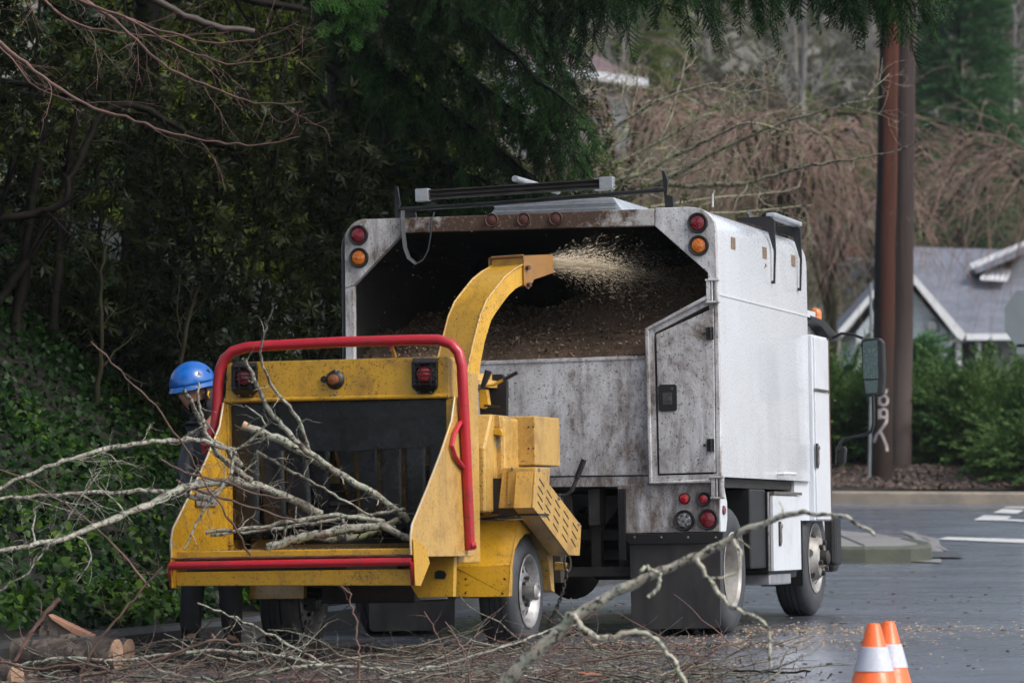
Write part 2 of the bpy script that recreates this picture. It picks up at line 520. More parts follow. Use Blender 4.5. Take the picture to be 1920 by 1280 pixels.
# paddle latch
c0, c1 = tr(1235, 771, -.027), tr(1269, 720, -.027)
la = MB().prism([(c0.x, -.025, c0.z + .01), (c0.x + .012, -.025, c0.z), (c1.x - .012, -.025, c0.z), (c1.x, -.025, c0.z + .01), (c1.x, -.025, c1.z - .01), (c1.x - .012, -.025, c1.z), (c0.x + .012, -.025, c1.z), (c0.x, -.025, c1.z - .01)], (0, -.007, 0))
lt = part('door_handle', la, BLK, door, bevel=.003)
mx, mz = (c0.x + c1.x) / 2, (c0.z + c1.z) / 2
la = MB().box((mx - .03, -.036, mz - .045), (mx + .028, -.031, mz + .03)).cyl((mx + .01, -.045, mz - .01), (mx + .01, -.03, mz - .01), .014, 12).cyl((mx + .028, -.037, mz + .055), (mx + .028, -.03, mz + .055), .009, 10)
part('door_handle', la, simple('dull_latch_metal', (.10, .10, .105), .35, .7), door, bevel=.002, label='metal paddle of the recessed latch')
# ---- lower rear: grime beam and light panel
part('lower_beam', MB().prism(P([(663, 899), (1217, 892), (1217, 909), (1159, 912), (663, 915)], .01), (0, .06, 0)), REARD, truck, bevel=.003)
mb = MB()
q = P([(1158, 909), (1350, 904), (1350, 996), (1160, 1000)], -.004)
mb.prism(q, (0, .03, 0))
bp = part('bumper_panel', mb, REARD, truck, bevel=.004, label='grime streaked panel carrying four round lamps')
z0, z1 = tr(1350, 996).z, tr(1350, 905).z
side = MB()
prof = [(-.02, z0), (.05, z0), (.085, z0 + .10), (.09, z0 + .2), (.07, z1 - .06), (.05, z1)]
side.prism([(-.004, -.004 + v, z) for v, z in [(0, z0), (.13, z0), (.17, z0 + .08), (.17, z0 + .18), (.12, z1 - .05), (.09, z1), (0, z1)]], (.014, 0, 0))
part('bumper_side', side, WHITE, bp, bevel=.003)
c = Vector((.012, .06, tr(1350, 956).z))
part('marker_light', MB().lathe([(.03, 0), (.028, .008), (.015, .013), (.0005, .014)], c, (1, 0, 0), 16), LRED, bp, smooth=True)
round_light(1284, 934, 10.5, LREDB, 'reflector', v=-.006, fr=.97)
round_light(1320, 935, 13, LREDB, 'tail_light', v=-.006, fr=.66)
cl = round_light(1283.5, 975, 19.5, LCLR, 'reversing_light', v=-.006, fr=.76)
for k in range(8):
    a = k * math.pi * 2 / 7; rr = 0 if k == 7 else .033
    c = tr(1283.5, 975, -.006)
    part('lamp_element', MB().lathe([(.011, -.018), (.008, -.026), (.001, -.027)], (c.x + rr * math.cos(a), c.y, c.z + rr * math.sin(a)), (0, 1, 0), 10), CHRO, cl, smooth=True)
round_light(1328, 973.5, 19.5, LRED, 'tail_light', v=-.006, fr=.78)
# left twin of the light panel, mostly hidden by the chipper
zz0, zz1 = tr(1159, 999).z, tr(1159, 911).z
part('bumper_panel', MB().box((-W + .01, -.004, zz0), (-W + .66, .03, zz1)), REAR, truck, bevel=.004)
# ---- chassis, hitch, axle, flaps
for u in (-.80, -1.60): part('frame_rail', MB().box((u - .035, .06, zf - .28), (u + .035, 4.4, zf - .06)), CHAS, truck)
part('floor_frame', MB().box((-W + .05, .08, zf - .06), (-.05, L, zf - .002)), CHAS, truck)
m = MB().box((-1.95, .30, .62), (-.62, .37, .69)).box((-1.45, .1, zf - .36), (-.95, .16, zf - .1)).box((-1.30, .02, .60), (-1.10, .14, .78))
m.box((-1.62, .2, .55), (-1.54, .26, zf - .1)).box((-.86, .2, .40), (-.80, .27, zf - .1)).box((-.7, .25, .40), (-.66, .30, zf - .1))
m.box((-1.7, .16, .40), (-.6, .22, .46))
m.prism([(-.8, .2, zf - .1), (-.62, .2, zf - .1), (-.8, .2, zf - .32)], (0, .02, 0))
m.cyl((-1.2, 0, .66), (-1.2, .1, .66), .05, 14)
part('hitch_frame', m, CHAS, truck, bevel=.004)
m = MB().cyl((-2.1, .97, .44), (-.3, .97, .44), .07, 14).lathe([(.02, -.2), (.13, -.12), (.19, 0), (.13, .12), (.02, .2)], (-1.2, .97, .44), (0, 1, 0), 20)
m.box((-1.66, .5, .5), (-1.52, 1.5, .56)).box((-.88, .5, .5), (-.74, 1.5, .56))
part('rear_axle', m, CHAS, truck, smooth=True)
part('fuel_tank', MB().box((-1.5, 1.5, .42), (-.9, 3.4, .8)), CHAS, truck, bevel=.04)
def tyre(rad, wid, rimr, c, par, ncr=40, tread=3):
    """a ribbed tyre and rim around the x axis; c is the centre of its outer face"""
    c = Vector(c)
    pr = [(rimr, -.012), (rimr + .012, .0), (rimr + (rad - rimr) * .45, .012), (rad - .035, .004), (rad - .008, -.016), (rad, -.035)]
    nr = 4
    for k in range(nr):
        x0 = -.035 - (wid - .07) * (k + .85) / nr; x1 = -.035 - (wid - .07) * (k + 1) / nr
        if k < nr - 1: pr += [(rad, x0), (rad - .01, x0 - .002), (rad - .01, x1 - .002), (rad, x1 - .004)]
    pr += [(rad, -wid + .035), (rad - .008, -wid + .016), (rad - .035, -wid), (rimr + (rad - rimr) * .45, -wid - .008), (rimr, -wid + .01), (rimr, -wid + .03)]
    m = MB().lathe(pr, c, (1, 0, 0), 56)
    return part('tyre', m, TYRE, par, smooth=True)
def wheel_empty(name, par, c):
    o = bpy.data.objects.new(name, None); col.objects.link(o); o.parent = par; o.empty_display_size = .1
    return o
def truck_wheel(c, kind, dual, name):
    wv = wheel_empty(name, truck, c); rad = .388
    tyre(rad, .21, .215, c, wv)
    if dual: tyre(rad, .21, .215, (c[0] - .24, c[1], c[2]), wv)
    C = Vector(c)
    if kind == 'dish':   # deep concave outer rim
        m = MB().lathe([(.232, .0), (.238, .008), (.228, .010), (.212, -.006), (.205, -.05), (.197, -.14), (.16, -.16), (.10, -.165), (.095, -.13), (.07, -.125), (.001, -.12)], C, (1, 0, 0), 44)
        part('rim', m, RIMW, wv, smooth=True)
    else:
        m = MB().lathe([(.232, .0), (.238, .008), (.228, .010), (.205, -.01), (.195, -.04), (.17, -.03), (.13, .045), (.105, .055), (.085, .05), (.085, .02), (.001, .02)], C, (1, 0, 0), 44)
        part('rim', m, RIMW, wv, smooth=True)
        for k in range(6):
            a = k * math.pi / 3 + .3
            p = C + Vector((.045, .105 * math.cos(a), .105 * math.sin(a)))
            part('wheel_nut', MB().cyl(p, p + Vector((.03, 0, 0)), .019, 6), CHAS, wv)
            a += math.pi / 6
            p = C + Vector((-.016, .162 * math.cos(a), .162 * math.sin(a)))
            part('rim_hole', MB().lathe([(.026, 0), (.024, .004), (.001, .004)], p + Vector((.018, 0, 0)), (.75, .66 * math.cos(a), .66 * math.sin(a)), 12), BLK, wv)
        part('hub', MB().lathe([(.05, .01), (.05, .09), (.035, .10), (.001, .10)], C, (1, 0, 0), 20), CHAS, wv, smooth=True)
cr = ts(1372, 1076, -.03); cf = ts(1528, 1048, -.06)
RWY, FWY = cr.y, cf.y
zr = ts(1372, 1188, -.03).z + .388; zfr = ts(1527, 1153, -.06).z + .388
truck_wheel((-.03, RWY, zr), 'dish', True, 'rear_wheel')
truck_wheel((-W + .03 + .45, RWY, zr), 'dish', True, 'rear_wheel')
truck_wheel((-.06, FWY, zfr), 'nuts', False, 'front_wheel')
truck_wheel((-W + .06 + .21, FWY, zfr), 'nuts', False, 'front_wheel')
FV = RWY - .425
for a, b in (((1182, 1014), (1350, 1014)),):
    fl = part('mud_flap', MB().prism([tr(1180, 1016, FV), tr(1351, 1012, FV), tr(1351, 1172, FV), tr(1346, 1177, FV), tr(1190, 1180, FV), tr(1184, 1174, FV)], (0, .012, 0)), FLAP, truck, bevel=.003)
    print('RWY', RWY, FWY, L, zf, zt)
    f2 = fl.copy(); col.objects.link(f2); f2.location = (-1.68, 0, 0)
m = MB().prism([tr(1158, 1001, FV - .02), tr(1356, 997, FV - .02), tr(1354, 1018, FV - .02), tr(1181, 1020, FV - .02)], (0, .018, 0))
fb = part('flap_bracket', m, BLK, truck, bevel=.003)
for x in (1190, 1240, 1290, 1342):
    p = tr(x, 1007, FV - .022); part('bolt', MB().lathe([(.009, .0), (.008, -.006), (.001, -.007)], p, (0, 1, 0), 8), CHRO, fb)
# wheel arch liner, black tank ahead of the wheel, toolbox
z6 = ts(1400, 909, 0).z - .02
part('wheel_arch', MB().box((-.62, RWY - .46, .5), (-.58, RWY + 1.0, z6)), BLK, truck)
tb0, tb1 = ts(1448, 1070, .0), ts(1500, 926, 0)
y0, y1 = tb0.y, ts(1499, 1000, 0).y
zb, zt2 = tb0.z, ts(1448, 922, 0).z
tool = part('side_toolbox', MB().box((-.56, y0 - .02, zb - .01), (-.012, y1, zt2)), BLK, truck, bevel=.004)
part('toolbox_door', MB().box((-.012, y0 + .01, zb), (.012, y1 - .01, zt2 - .02)), WHITE, tool, bevel=.004)
part('door_lip', MB().box((-.012, y0 + .004, zt2 - .016), (.022, y1, zt2 + .004)), CHRO, tool, bevel=.002)
part('edge_trim', MB().box((-.019, y0 - .026, zb), (-.010, y0 - .012, zt2)), REAR, tool)
def slim_latch(y, z0, z1, u, par):
    m = MB().box((u, y - .030, z0), (u + .008, y + .030, z1))
    h = part('latch', m, BLK, par, bevel=.003)
    part('latch_bar', MB().box((u + .006, y - .016, z0 + .02), (u + .016, y + .016, z1 - .02)).cyl((u, y, z1 - .03), (u + .022, y, z1 - .03), .014, 10), CHRO, h, bevel=.002)
a = ts(1460, 1023, .012); b = ts(1460, 977, .012)
slim_latch(a.y + .03, a.z, b.z, .012, tool)
# rear face of the box behind the wheel and low black guard
part('storage_tank', MB().box((-.60, y0 - .46, zb + .02), (-.03, y0 - .03, z6)), BLK, truck, bevel=.01)
part('under_guard', MB().box((-.5, ts(1452, 1095).y, .36), (-.04, ts(1505, 1095).y, .47)), BLK, truck, bevel=.01)
part('step', MB().box((-.4, ts(1450, 1085).y, zb - .09), (-.02, ts(1489, 1085).y, zb - .02)), ALU, truck, bevel=.01)
# side recess above toolbox
part('sill_panel', MB().box((-.10, y1 + .0, ts(1510, 975).z), (-.03, L + .05, zf + .01)), WHITE, truck)
# ---- tall side cabinet behind the cab
ca = L + .005; cb = ts(1556, 800, .02).y; cbz0 = ts(1540, 976, .02).z; cbz1 = ts(1540, 630, .02).z
cab_ = part('side_cabinet', MB().box((-.62, ca, cbz0), (.01, cb, cbz1)), WHITE, truck, bevel=.008)
sp = ts(1540, 732, .02).z
part('cabinet_door', MB().box((.01, ca + .02, cbz0 + .01), (.022, cb - .02, sp - .012)), WHITE, cab_, bevel=.003)
part('cabinet_door', MB().box((.01, ca + .02, sp + .008), (.022, cb - .02, cbz1 - .02)), WHITE, cab_, bevel=.003)
part('drip_strip', MB().box((.01, ca + .01, sp - .004), (.035, cb - .04, sp + .006)), CHRO, cab_)
a = ts(1532, 877, .022); b = ts(1532, 831, .022)
slim_latch(a.y, a.z, b.z, .022, cab_)
br = ts(1563, 800, .02).y
part('cabinet_edge', MB().box((-.55, cb, cbz0), (.0, br, cbz1 + .0)), RUST, truck, label='rusty brown edge of the tall cabinet')
# side handle and corner hardware on the box
a = ts(1471, 888, .05); b = ts(1492, 888, .05)
m = MB().tube([(.0, a.y, a.z), (.045, a.y, a.z), (.05, a.y + .03, a.z + .004), (.05, b.y, b.z)], .010, 8)
part('side_handle', m, WHITE, truck, smooth=True)
# ---- cab
c0y = br; FR = FWY + .78
ct = ts(1535, 596, -.12).z
prof = [(c0y, .55), (FWY - .45, .55), (FWY - .40, .80), (FWY - .2, .93), (FWY + .2, .93), (FWY + .42, .78), (FWY + .46, .45), (FR, .45), (FR + .03, 1.05), (FR - .1, 1.45), (FR - .42, ct - .10), (FR - .62, ct), (c0y, ct)]
m = MB().prism([(-.10, v, z) for v, z in prof], (-W + .35, 0, 0))
cab = part('cab', m, WHITE, truck, bevel=.03)
wz0, wz1 = 1.38, ct - .13
part('side_window', MB().prism([(-.10, c0y + .08, wz0), (-.10, FR - .3, wz0), (-.10, FR - .50, wz1), (-.10, c0y + .08, wz1)], (.006, 0, 0)), GLASS, cab)
part('side_window', MB().prism([(-W + .25, c0y + .08, wz0), (-W + .25, FR - .3, wz0), (-W + .25, FR - .50, wz1), (-W + .25, c0y + .08, wz1)], (-.006, 0, 0)), GLASS, cab)
part('windscreen', MB().prism([(-.2, FR - .12, 1.47), (-W + .35, FR - .12, 1.47), (-W + .4, FR - .41, ct - .14), (-.25, FR - .41, ct - .14)], (0, .012, .004)), GLASS, cab)
part('cab_door', MB().prism([(-.10, FWY - .40, 1.0), (-.10, FR - .2, 1.0), (-.10, FR - .25, wz0 - .02), (-.10, c0y + .05, wz0 - .02), (-.10, c0y + .05, .62)], (.012, 0, 0)), WHITE, cab, bevel=.003)
part('headlight', MB().box((-.5, FR + .0, .66), (-.2, FR + .05, .84)), LCLR, cab, bevel=.02)
part('headlight', MB().box((-W + .35, FR + .0, .66), (-W + .65, FR + .05, .84)), LCLR, cab, bevel=.02)
part('front_bumper', MB().box((-W + .2, FR - .04, .38), (-.08, FR + .12, .60)), BLK, cab, bevel=.03)
part('front_guard', MB().box((-.30, FR - .26, .42), (-.02, FR - .06, .78)), BLK, cab, bevel=.03)
part('front_flap', MB().box((-.33, FWY - .47, .30), (-.04, FWY - .455, .80)), BLK, cab, bevel=.005)
vis = [ts(1521, 591, -.02), ts(1545, 600, -.02), ts(1572, 628, -.02), ts(1571, 640, -.02), ts(1560, 638, -.02), ts(1540, 612, -.02), ts(1521, 600, -.02)]
part('rain_visor', MB().prism(vis, (-.10, 0, 0)), BLK, cab, bevel=.006)
bc = ts(1529, 589, -.35)
be = MB().lathe([(.045, -.05), (.045, .01), (.038, .03), (.02, .043), (.001, .047)], (bc.x, bc.y, bc.z), (0, 0, 1), 20)
be.cyl((bc.x, bc.y, bc.z - .10), (bc.x, bc.y, bc.z - .05), .03, 12)
part('beacon', be, LAMB, cab, smooth=True)
# mirror: arm, head, glass, lower arm and small mirror
mv = FR - .25
A = lambda x, y, d=0: Vector(tr(x, y, mv + d))
part('mirror_arm', MB().tube([A(1560, 634), A(1578, 625), A(1596, 626), A(1618, 634)], .010, 8), BLK, cab, smooth=True)
part('mirror_arm', MB().tube([A(1637, 738), A(1638, 770), A(1638, 795), A(1634, 808), A(1622, 815), A(1600, 819), A(1584, 823), A(1576, 830), A(1572, 845)], .012, 8), BLK, cab, smooth=True)
mo = [A(1614, 640), A(1619, 634), A(1648, 633), A(1656, 641), A(1658, 700), A(1655, 738), A(1648, 743), A(1624, 743), A(1619, 738)]
mh = part('mirror', MB().prism(mo, (0, .09, 0)), BLK, cab, bevel=.012)
part('mirror_glass', MB().prism([A(1617, 641), A(1645, 637), A(1647, 710), A(1619, 710)], (0, -.004, 0)), MIRR, mh, bevel=.002)
part('mirror_glass', MB().prism([A(1619.5, 713), A(1646, 713), A(1645, 736), A(1624, 738)], (0, -.004, 0)), MIRR, mh, bevel=.002)
part('small_mirror', MB().prism([A(1566, 836), A(1583, 836), A(1586, 842), A(1584, 866), A(1578, 871), A(1566, 871)], (0, .06, 0)), BLK, cab, bevel=.01)
# ---- roof furniture: rear rack bar and its end plates, awning bracket on the right edge, little posts
rv = .10
q = lambda x, y, v=rv: Vector(tr(x, y, v))
m = MB().tube([q(748, 393), q(900, 384), q(1140, 365), q(1246, 356)], .014, 8)
m.prism([q(1241, 321), q(1245, 320), q(1252, 340), q(1250, 365), q(1245, 365)], (0, .02, 0))
m.prism([q(1245, 364), q(1261, 368), q(1262, 389), q(1247, 389)], (0, .05, 0))
m.prism([q(740, 350), q(744, 352), q(748, 395), q(778, 398), q(780, 409), q(740, 409)], (0, .03, 0))
m.prism([q(740, 348), q(745, 350), q(750, 384), q(744, 384)], (0, .02, 0))
m.tube([q(1228, 357), q(1236, 357)], .02, 8)
part('roof_rack', m, BLK, truck, label='thin black roof rack bar')
m = MB()
for x0, y0_ in ((1408, 414), (1460, 428)):
    pass
K = lambda x, y, u=0.012: Vector(ts(x, y, u))
y_a, y_b = ts(1447, 440, .012).y, ts(1496, 455, .012).y
zt_ = zt
for yy in (y_a, y_b):
    zz = zt
    m = MB(); m.prism([(.004, yy, zz - .36), (.016, yy, zz - .36), (.022, yy, zz - .17), (-.02, yy, zz - .02), (-.22, yy, zz + .035), (-.22, yy, zz + .055), (.0, yy, zz + .055), (.03, yy, zz + .03), (.036, yy, zz - .17), (.026, yy, zz - .38), (.004, yy, zz - .38)], (0, .02, 0))
    rb_ = part('roof_bracket', m, BLK, truck, bevel=.002)
part('bracket_tube', MB().box((-.03, y_a + .01, zt + .045), (.040, y_b + .025, zt + .080)), ALUD, rb_, bevel=.012)
m = MB().tube([ts(1336, 388, -.12), ts(1336, 364, -.12), ts(1339, 358, -.12)], .008, 6)
part('roof_post', MB().tube([ts(1412, 413, -.2), ts(1404, 396, -.2)], .012, 6), CHRO, truck)
part('roof_post', m, CHRO, truck)

# ---------------- ladder lying on the rack
LM = Matrix.Identity(4)
def lq(x, y, v): return Vector(TR @ tr(x, y, v))
lad = root('ladder', Matrix.Identity(4), 'aluminium ladder lying across the roof rack of the truck', 'ladder')
def rail(p0, p1, h, t, par, mm=ALUD, capm=ALU):
    d = (p1 - p0).normalized(); up = Vector((0, 0, 1)); s_ = d.cross(up).normalized(); up = s_.cross(d)
    m = MB(); w2 = .016
    for a_, b_ in ((-h / 2, -h / 2 + .009), (h / 2 - .009, h / 2)):
        m.prism([p0 + up * a_ + s_ * t, p0 + up * b_ + s_ * t, p0 + up * b_ - s_ * t, p0 + up * a_ - s_ * t], p1 - p0)
    m.prism([p0 - up * h / 2 - s_ * (t - .004), p0 + up * h / 2 - s_ * (t - .004), p0 + up * h / 2 - s_ * t, p0 - up * h / 2 - s_ * t], p1 - p0)
    m.prism([p0 - up * .006 - s_ * t, p0 + up * .006 - s_ * t, p0 + up * .006 + s_ * t * .2, p0 - up * .006 + s_ * t * .2], p1 - p0)
    r_ = part('rail', m, mm, par)
    for p_, sg in ((p0, -1), (p1, 1)):
        e0 = p_ - d * .02 * (1 if sg > 0 else -1) * 0
        c_ = MB().prism([p_ + up * (h / 2 + .008) + s_ * (t + .01), p_ + up * (h / 2 + .008) - s_ * (t + .01), p_ - up * (h / 2 + .008) - s_ * (t + .01), p_ - up * (h / 2 + .008) + s_ * (t + .01)], d * (-sg) * .085)
        part('end_cap', c_, capm, r_, bevel=.003)
    return r_
DARKAL = simple('shaded_grimy_rail', (.05, .045, .045), .5, .3, .6, 8, (.02, .015, .012))  # aluminium darkened by grime and by shade put into its colour
r1a, r1b = lq(781, 367, .0), lq(1151, 343, .0)
rail(r1a, r1b, .060, .020, lad, DARKAL)
r2a, r2b = lq(781, 366, .42), lq(1140, 345, .42)
rail(r2a, r2b, .060, .012, lad, DARKAL)
for k in range(5):
    f = .1 + .2 * k
    a_ = r1a.lerp(r1b, f); b_ = r2a.lerp(r2b, f)
    part('rung', MB().cyl(a_.lerp(b_, .07), b_, .015, 8), ALU, lad, smooth=True)
# strap looped over the beam
qs = lambda x, y, v=-.035: Vector(TR @ tr(x, y, v))
m = MB()
pth = [qs(755, 395, -.0), qs(754, 412), qs(756, 440), qs(759, 465), qs(766, 484), qs(780, 495), qs(793, 488), qs(803, 470), qs(808, 440), qs(809, 415), qs(815, 398, 0.)]
V_, F_ = [], []
dr = (TR.to_3x3() @ Vector((1, 0, 0)))
for i, p_ in enumerate(pth):
    t_ = (pth[min(i + 1, len(pth) - 1)] - pth[max(i - 1, 0)]).normalized()
    nn = t_.cross((TR.to_3x3() @ Vector((0, 1, 0)))).normalized()
    wv_ = nn * .008 + (TR.to_3x3() @ Vector((0, 1, 0))) * .016
    V_ += [p_ - wv_, p_ + wv_]
for i in range(len(pth) - 1): F_.append((2 * i, 2 * i + 1, 2 * i + 3, 2 * i + 2))
m.add(V_, F_)
o = part('webbing_strap', m, simple('grey_webbing', (.05, .055, .06), .8), None)
sm = o.modifiers.new('thick', 'SOLIDIFY'); sm.thickness = .004
tag(o, 'dark webbing strap looped over the top beam of the truck box', 'strap')
# raised white hatch on the roof with ribs, and a loose pipe
hm = MB()
h0, h1 = tr(905, 392, .5), tr(1150, 370, .5)
hz = h1.z
hm.prism([(h0.x, .5, zt - .02), (h1.x + .10, .5, zt - .02), (h1.x, .5, hz), (h0.x + .1, .5, hz - .01)], (0, .9, 0))
ht = part('roof_hatch', hm, ALUD, truck, bevel=.005)
for k in range(3):
    zz = zt + (hz - zt) * (.25 + .25 * k)
    part('hatch_rib', MB().box((h0.x + .08, .485, zz - .005), (h1.x + .02, .498, zz + .005)), ALU, ht)
o = part('metal_pipe', MB().cyl(lq(965, 335, .3), lq(1040, 357, 1.0), .020, 14).cyl(lq(1040, 357, 1.0), lq(1046, 360, 1.1), .018, 10), ALU, None, smooth=True)
tag(o, 'round grey metal pipe sticking up over the ladder on the truck roof', 'pipe')
# ================================================================ CHIPPER
CH0 = at(990, 1214, 21.5)
CH = Matrix.Translation(Vector((CH0.x + .33 * 0, 21.5, CH0.z))) @ Matrix.Rotation(R(-16.6), 4, 'Z') @ Matrix.Rotation(-.0145, 4, 'Y')
chip = root('wood_chipper', CH, 'yellow towed wood chipper with red safety bar, branches on its feed table', 'wood chipper')
def cv(x, y, v): return loc(CH, x, y, 1, v)
def cu(x, y, u): return loc(CH, x, y, 0, u)
HV = -1.10      # plane of the hopper mouth
LV = -1.84      # plane of the table lip
C = lambda lst, v: [cv(x, y, v) for x, y in lst]
# hood panel across the top
hood = part('hood_panel', MB().prism(C([(425, 684), (430, 679), (836, 668), (842, 673), (844, 745), (421, 756)], HV), (0, .22, 0)), YEL, chip, bevel=.008, label='scratched yellow panel carrying two tail lamps')
part('hood_lip', MB().tube(C([(421, 751), (842, 742)], HV - .008), .012, 8), YEL, hood, smooth=True)
# side jambs of the mouth
part('mouth_frame', MB().prism(C([(418, 757), (428, 756), (432, 1022), (420, 1024)], HV + .01), (0, .05, 0)), YEL, chip, bevel=.004)
part('mouth_frame', MB().prism(C([(836, 748), (847, 746), (852, 860), (838, 900)], HV + .01), (0, .05, 0)), YEL, chip, bevel=.004)
# inner hopper: back wall, inner floor and side walls beyond the curtain
m = MB()
hx0, hx1 = cv(428, 900, HV).x, cv(838, 900, HV).x
fz = cv(600, 1018, HV).z; tz = cv(600, 752, HV).z
part('throat', MB().prism([(hx0, HV + .4, fz - .02), (hx1, HV + .4, fz - .02), (hx1, HV + .4, tz), (hx0, HV + .4, tz)], (0, .02, 0)).box((hx0 - .012, HV + .03, fz - .03), (hx0, HV + .4, tz)).box((hx1, HV + .03, fz - .03), (hx1 + .012, HV + .4, tz)), YEL, chip)
fdr = MB()
fdr.cyl((hx0 + .2, HV + .32, fz + .16), (hx1 - .2, HV + .32, fz + .16), .15, 24)
for k in range(9):
    a = k * 2 * math.pi / 9
    fdr.box((hx0 + .2, HV + .32 + .15 * math.cos(a) - .008, fz + .16 + .15 * math.sin(a) - .008), (hx1 - .2, HV + .32 + .19 * math.cos(a), fz + .16 + .19 * math.sin(a)))
part('feed_roller', fdr, CHAS, chip)
# rubber curtain: overlapping strips with slits, some swept aside
nst = 9; tx = cv(600, 750, HV).z
for k in range(nst):
    f0, f1 = k / nst, (k + 1.12) / nst
    sw = [0, 0.02, .03, -.06, .10, .02, 0, 0, 0][k]; bot = [.02, .02, .03, .02, .22, .02, .02, .02, .01][k]
    cur = [0, .01, .02, .10, .05, .02, 0.01, 0, 0][k]
    v_ = HV + .066 + .0025 * (k % 2)
    mbs = MB(); rows = 10; ncol = 4
    zb_ = fz + bot * (tz - fz)
    x0_, x1_ = hx0 + (hx1 - hx0) * f0, min(hx0 + (hx1 - hx0) * f1, hx1 - .004)
    for i in range(rows + 1):
        g = i / rows
        for j in range(ncol + 1):
            h = j / ncol
            mbs.v.append((x0_ + (x1_ - x0_) * h + sw * g * g, v_ + cur * g * g + .005 * math.sin(g * 6 + k * 2) * g, tz + .01 + (zb_ - tz) * g))
    for i in range(rows):
        for j in range(ncol):
            q0 = i * (ncol + 1) + j
            mbs.f.append((q0, q0 + 1, q0 + ncol + 2, q0 + ncol + 1))
    o = part('curtain_strip', mbs, RUB, chip, smooth=True)
    sm = o.modifiers.new('thick', 'SOLIDIFY'); sm.thickness = .006
part('curtain_header', MB().prism([(hx0 + .004, HV + .055, tz + .01), (hx1 - .004, HV + .055, tz + .01), (hx1 - .004, HV + .055, tz - .25), (hx0 + (hx1 - hx0) * .55, HV + .055, tz - .27), (hx0 + .004, HV + .055, tz - .25)], (0, .008, 0)), RUB, chip)
# table floor, lip, red bar, apron
lz = cv(540, 1035, LV).z
lx0, lx1 = cv(333, 1060, LV).x, cv(775, 1045, LV).x
part('feed_table', MB().prism([(lx0, LV + .04, lz - .004), (lx1, LV + .04, lz - .004), (hx1 + .01, HV + .42, fz - .03), (hx0 - .01, HV + .42, fz - .03)], (0, 0, -.03)), simple('scuffed_table_steel', (.10, .075, .05), .55, .3, .6, 8, (.03, .022, .016), .3), chip)
tl = part('table_lip', MB().prism(C([(322, 1033), (768, 1027), (770, 1043), (318, 1050)], LV), (0, .06, 0)), YEL, chip, bevel=.006)
part('steel_edge', MB().tube(C([(320, 1047), (769, 1040)], LV - .006), .006, 6), CHRO, tl, smooth=True)
bar = MB().tube(C([(318, 1060), (772, 1052)], LV - .045), .021, 16)
bar.tube([cv(318, 1058, LV - .045), cv(320, 1075, LV - .03), cv(322, 1097, LV + .01)], .013, 8)
bar.tube([cv(771, 1052, LV - .045), cv(773, 1070, LV - .03), cv(775, 1095, LV + .01)], .013, 8)
part('bump_bar', bar, RED, chip, smooth=True, label='red bar along the table edge')
part('apron', MB().prism(C([(328, 1072), (774, 1066), (774, 1097), (330, 1098)], LV + .012), (0, .05, 0)), YEL, chip, bevel=.006)
part('table_beam', MB().box((lx0 + .1, LV + .1, lz - .17), (lx1 - .40, HV + 0.2, lz - .05)), CHAS, chip)
# wings either side of the table (outlines seen from the side)
wu = lx1 + .004
WORN = simple('chipped_yellow_edge', (.50, .30, .06), .45, .1, .5, 22, (.30, .29, .27), .2)
def wing(u, sgn):
    q = lambda x, y: cu(x, y, wu)
    edge = [q(769, 1040), q(768, 1008), q(771, 985), q(800, 915), q(825, 850), q(845, 790), q(851, 745)]
    pts = [Vector((u, p.y, p.z)) for p in edge]
    back = [Vector((u, HV + .22, pts[-1].z)), Vector((u, HV + .32, cu(872, 960, wu).z)), Vector((u, HV + .30, cu(850, 1043, wu).z)), Vector((u, LV + .22, cu(800, 1043, wu).z))]
    poly = pts + back
    o = part('side_wing', MB().prism(poly, (sgn * .008, 0, 0)), YEL2 if sgn > 0 else YEL, chip, bevel=.003)
    part('worn_edge', MB().tube([p + Vector((sgn * .004, -.002, .002)) for p in pts], .0065, 6), WORN, o, smooth=True)
    # small triangular gusset at the lip
    g = [Vector((u + sgn * .012, p.y, p.z)) for p in (q(769, 1010), q(773, 1097), q(783, 1098), q(800, 1055), q(792, 1022))]
    part('wing_gusset', MB().prism(g, (sgn * .006, 0, 0)), YEL, o, bevel=.002)
    return o
rw = wing(wu, 1)
lw = wing(lx0 - .004, -1)
dm = MB().prism([Vector((lx0 + .0065, p.y, p.z)) for p in (cu(366, 918, lx0), cu(405, 918, lx0), cu(405, 948, lx0), cu(366, 948, lx0))], (.002, 0, 0))
decal = simple('worn_grey_decal', (.30, .28, .25), .6, 0, .5, 40, (.10, .08, .07))
part('worn_decal', dm, decal, lw)
# red safety bar: loop over the mouth
bu0, bu1 = cv(408, 760, HV).x, cv(880, 760, HV).x
bz = cv(640, 641, HV).z
rb = [cv(384, 835, HV - .02), cv(403, 800, HV - .01), cv(407, 770, HV), cv(409, 715, HV), cv(413, 690, HV), cv(421, 672, HV), cv(437, 658, HV), cv(462, 651, HV), cv(500, 648, HV), cv(640, 641, HV), cv(780, 637, HV), cv(822, 637, HV), cv(846, 645, HV), cv(860, 661, HV), cv(866, 685, HV), cv(868, 730, HV + .01), cv(874, 850, HV + .07), cv(881, 1030, HV + .14)]
sb = part('safety_bar', MB().tube(rb, .029, 18), RED, chip, smooth=True, label='bright red tubular safety bar arching over the mouth')
hu_ = cv(868, 787, HV + .04).x - .005
part('bar_handle', MB().tube([cu(x_, y_, hu_) for x_, y_ in ((868, 787), (861, 795), (851, 815), (847, 835), (853, 855), (866, 872), (874, 880))], .013, 10), RED, sb, smooth=True)
part('bar_handle', MB().tube([cv(404, 795, HV), cv(391, 808, HV - .02), cv(383, 826, HV - .03), cv(384, 850, HV - .02)], .013, 10), RED, sb, smooth=True)
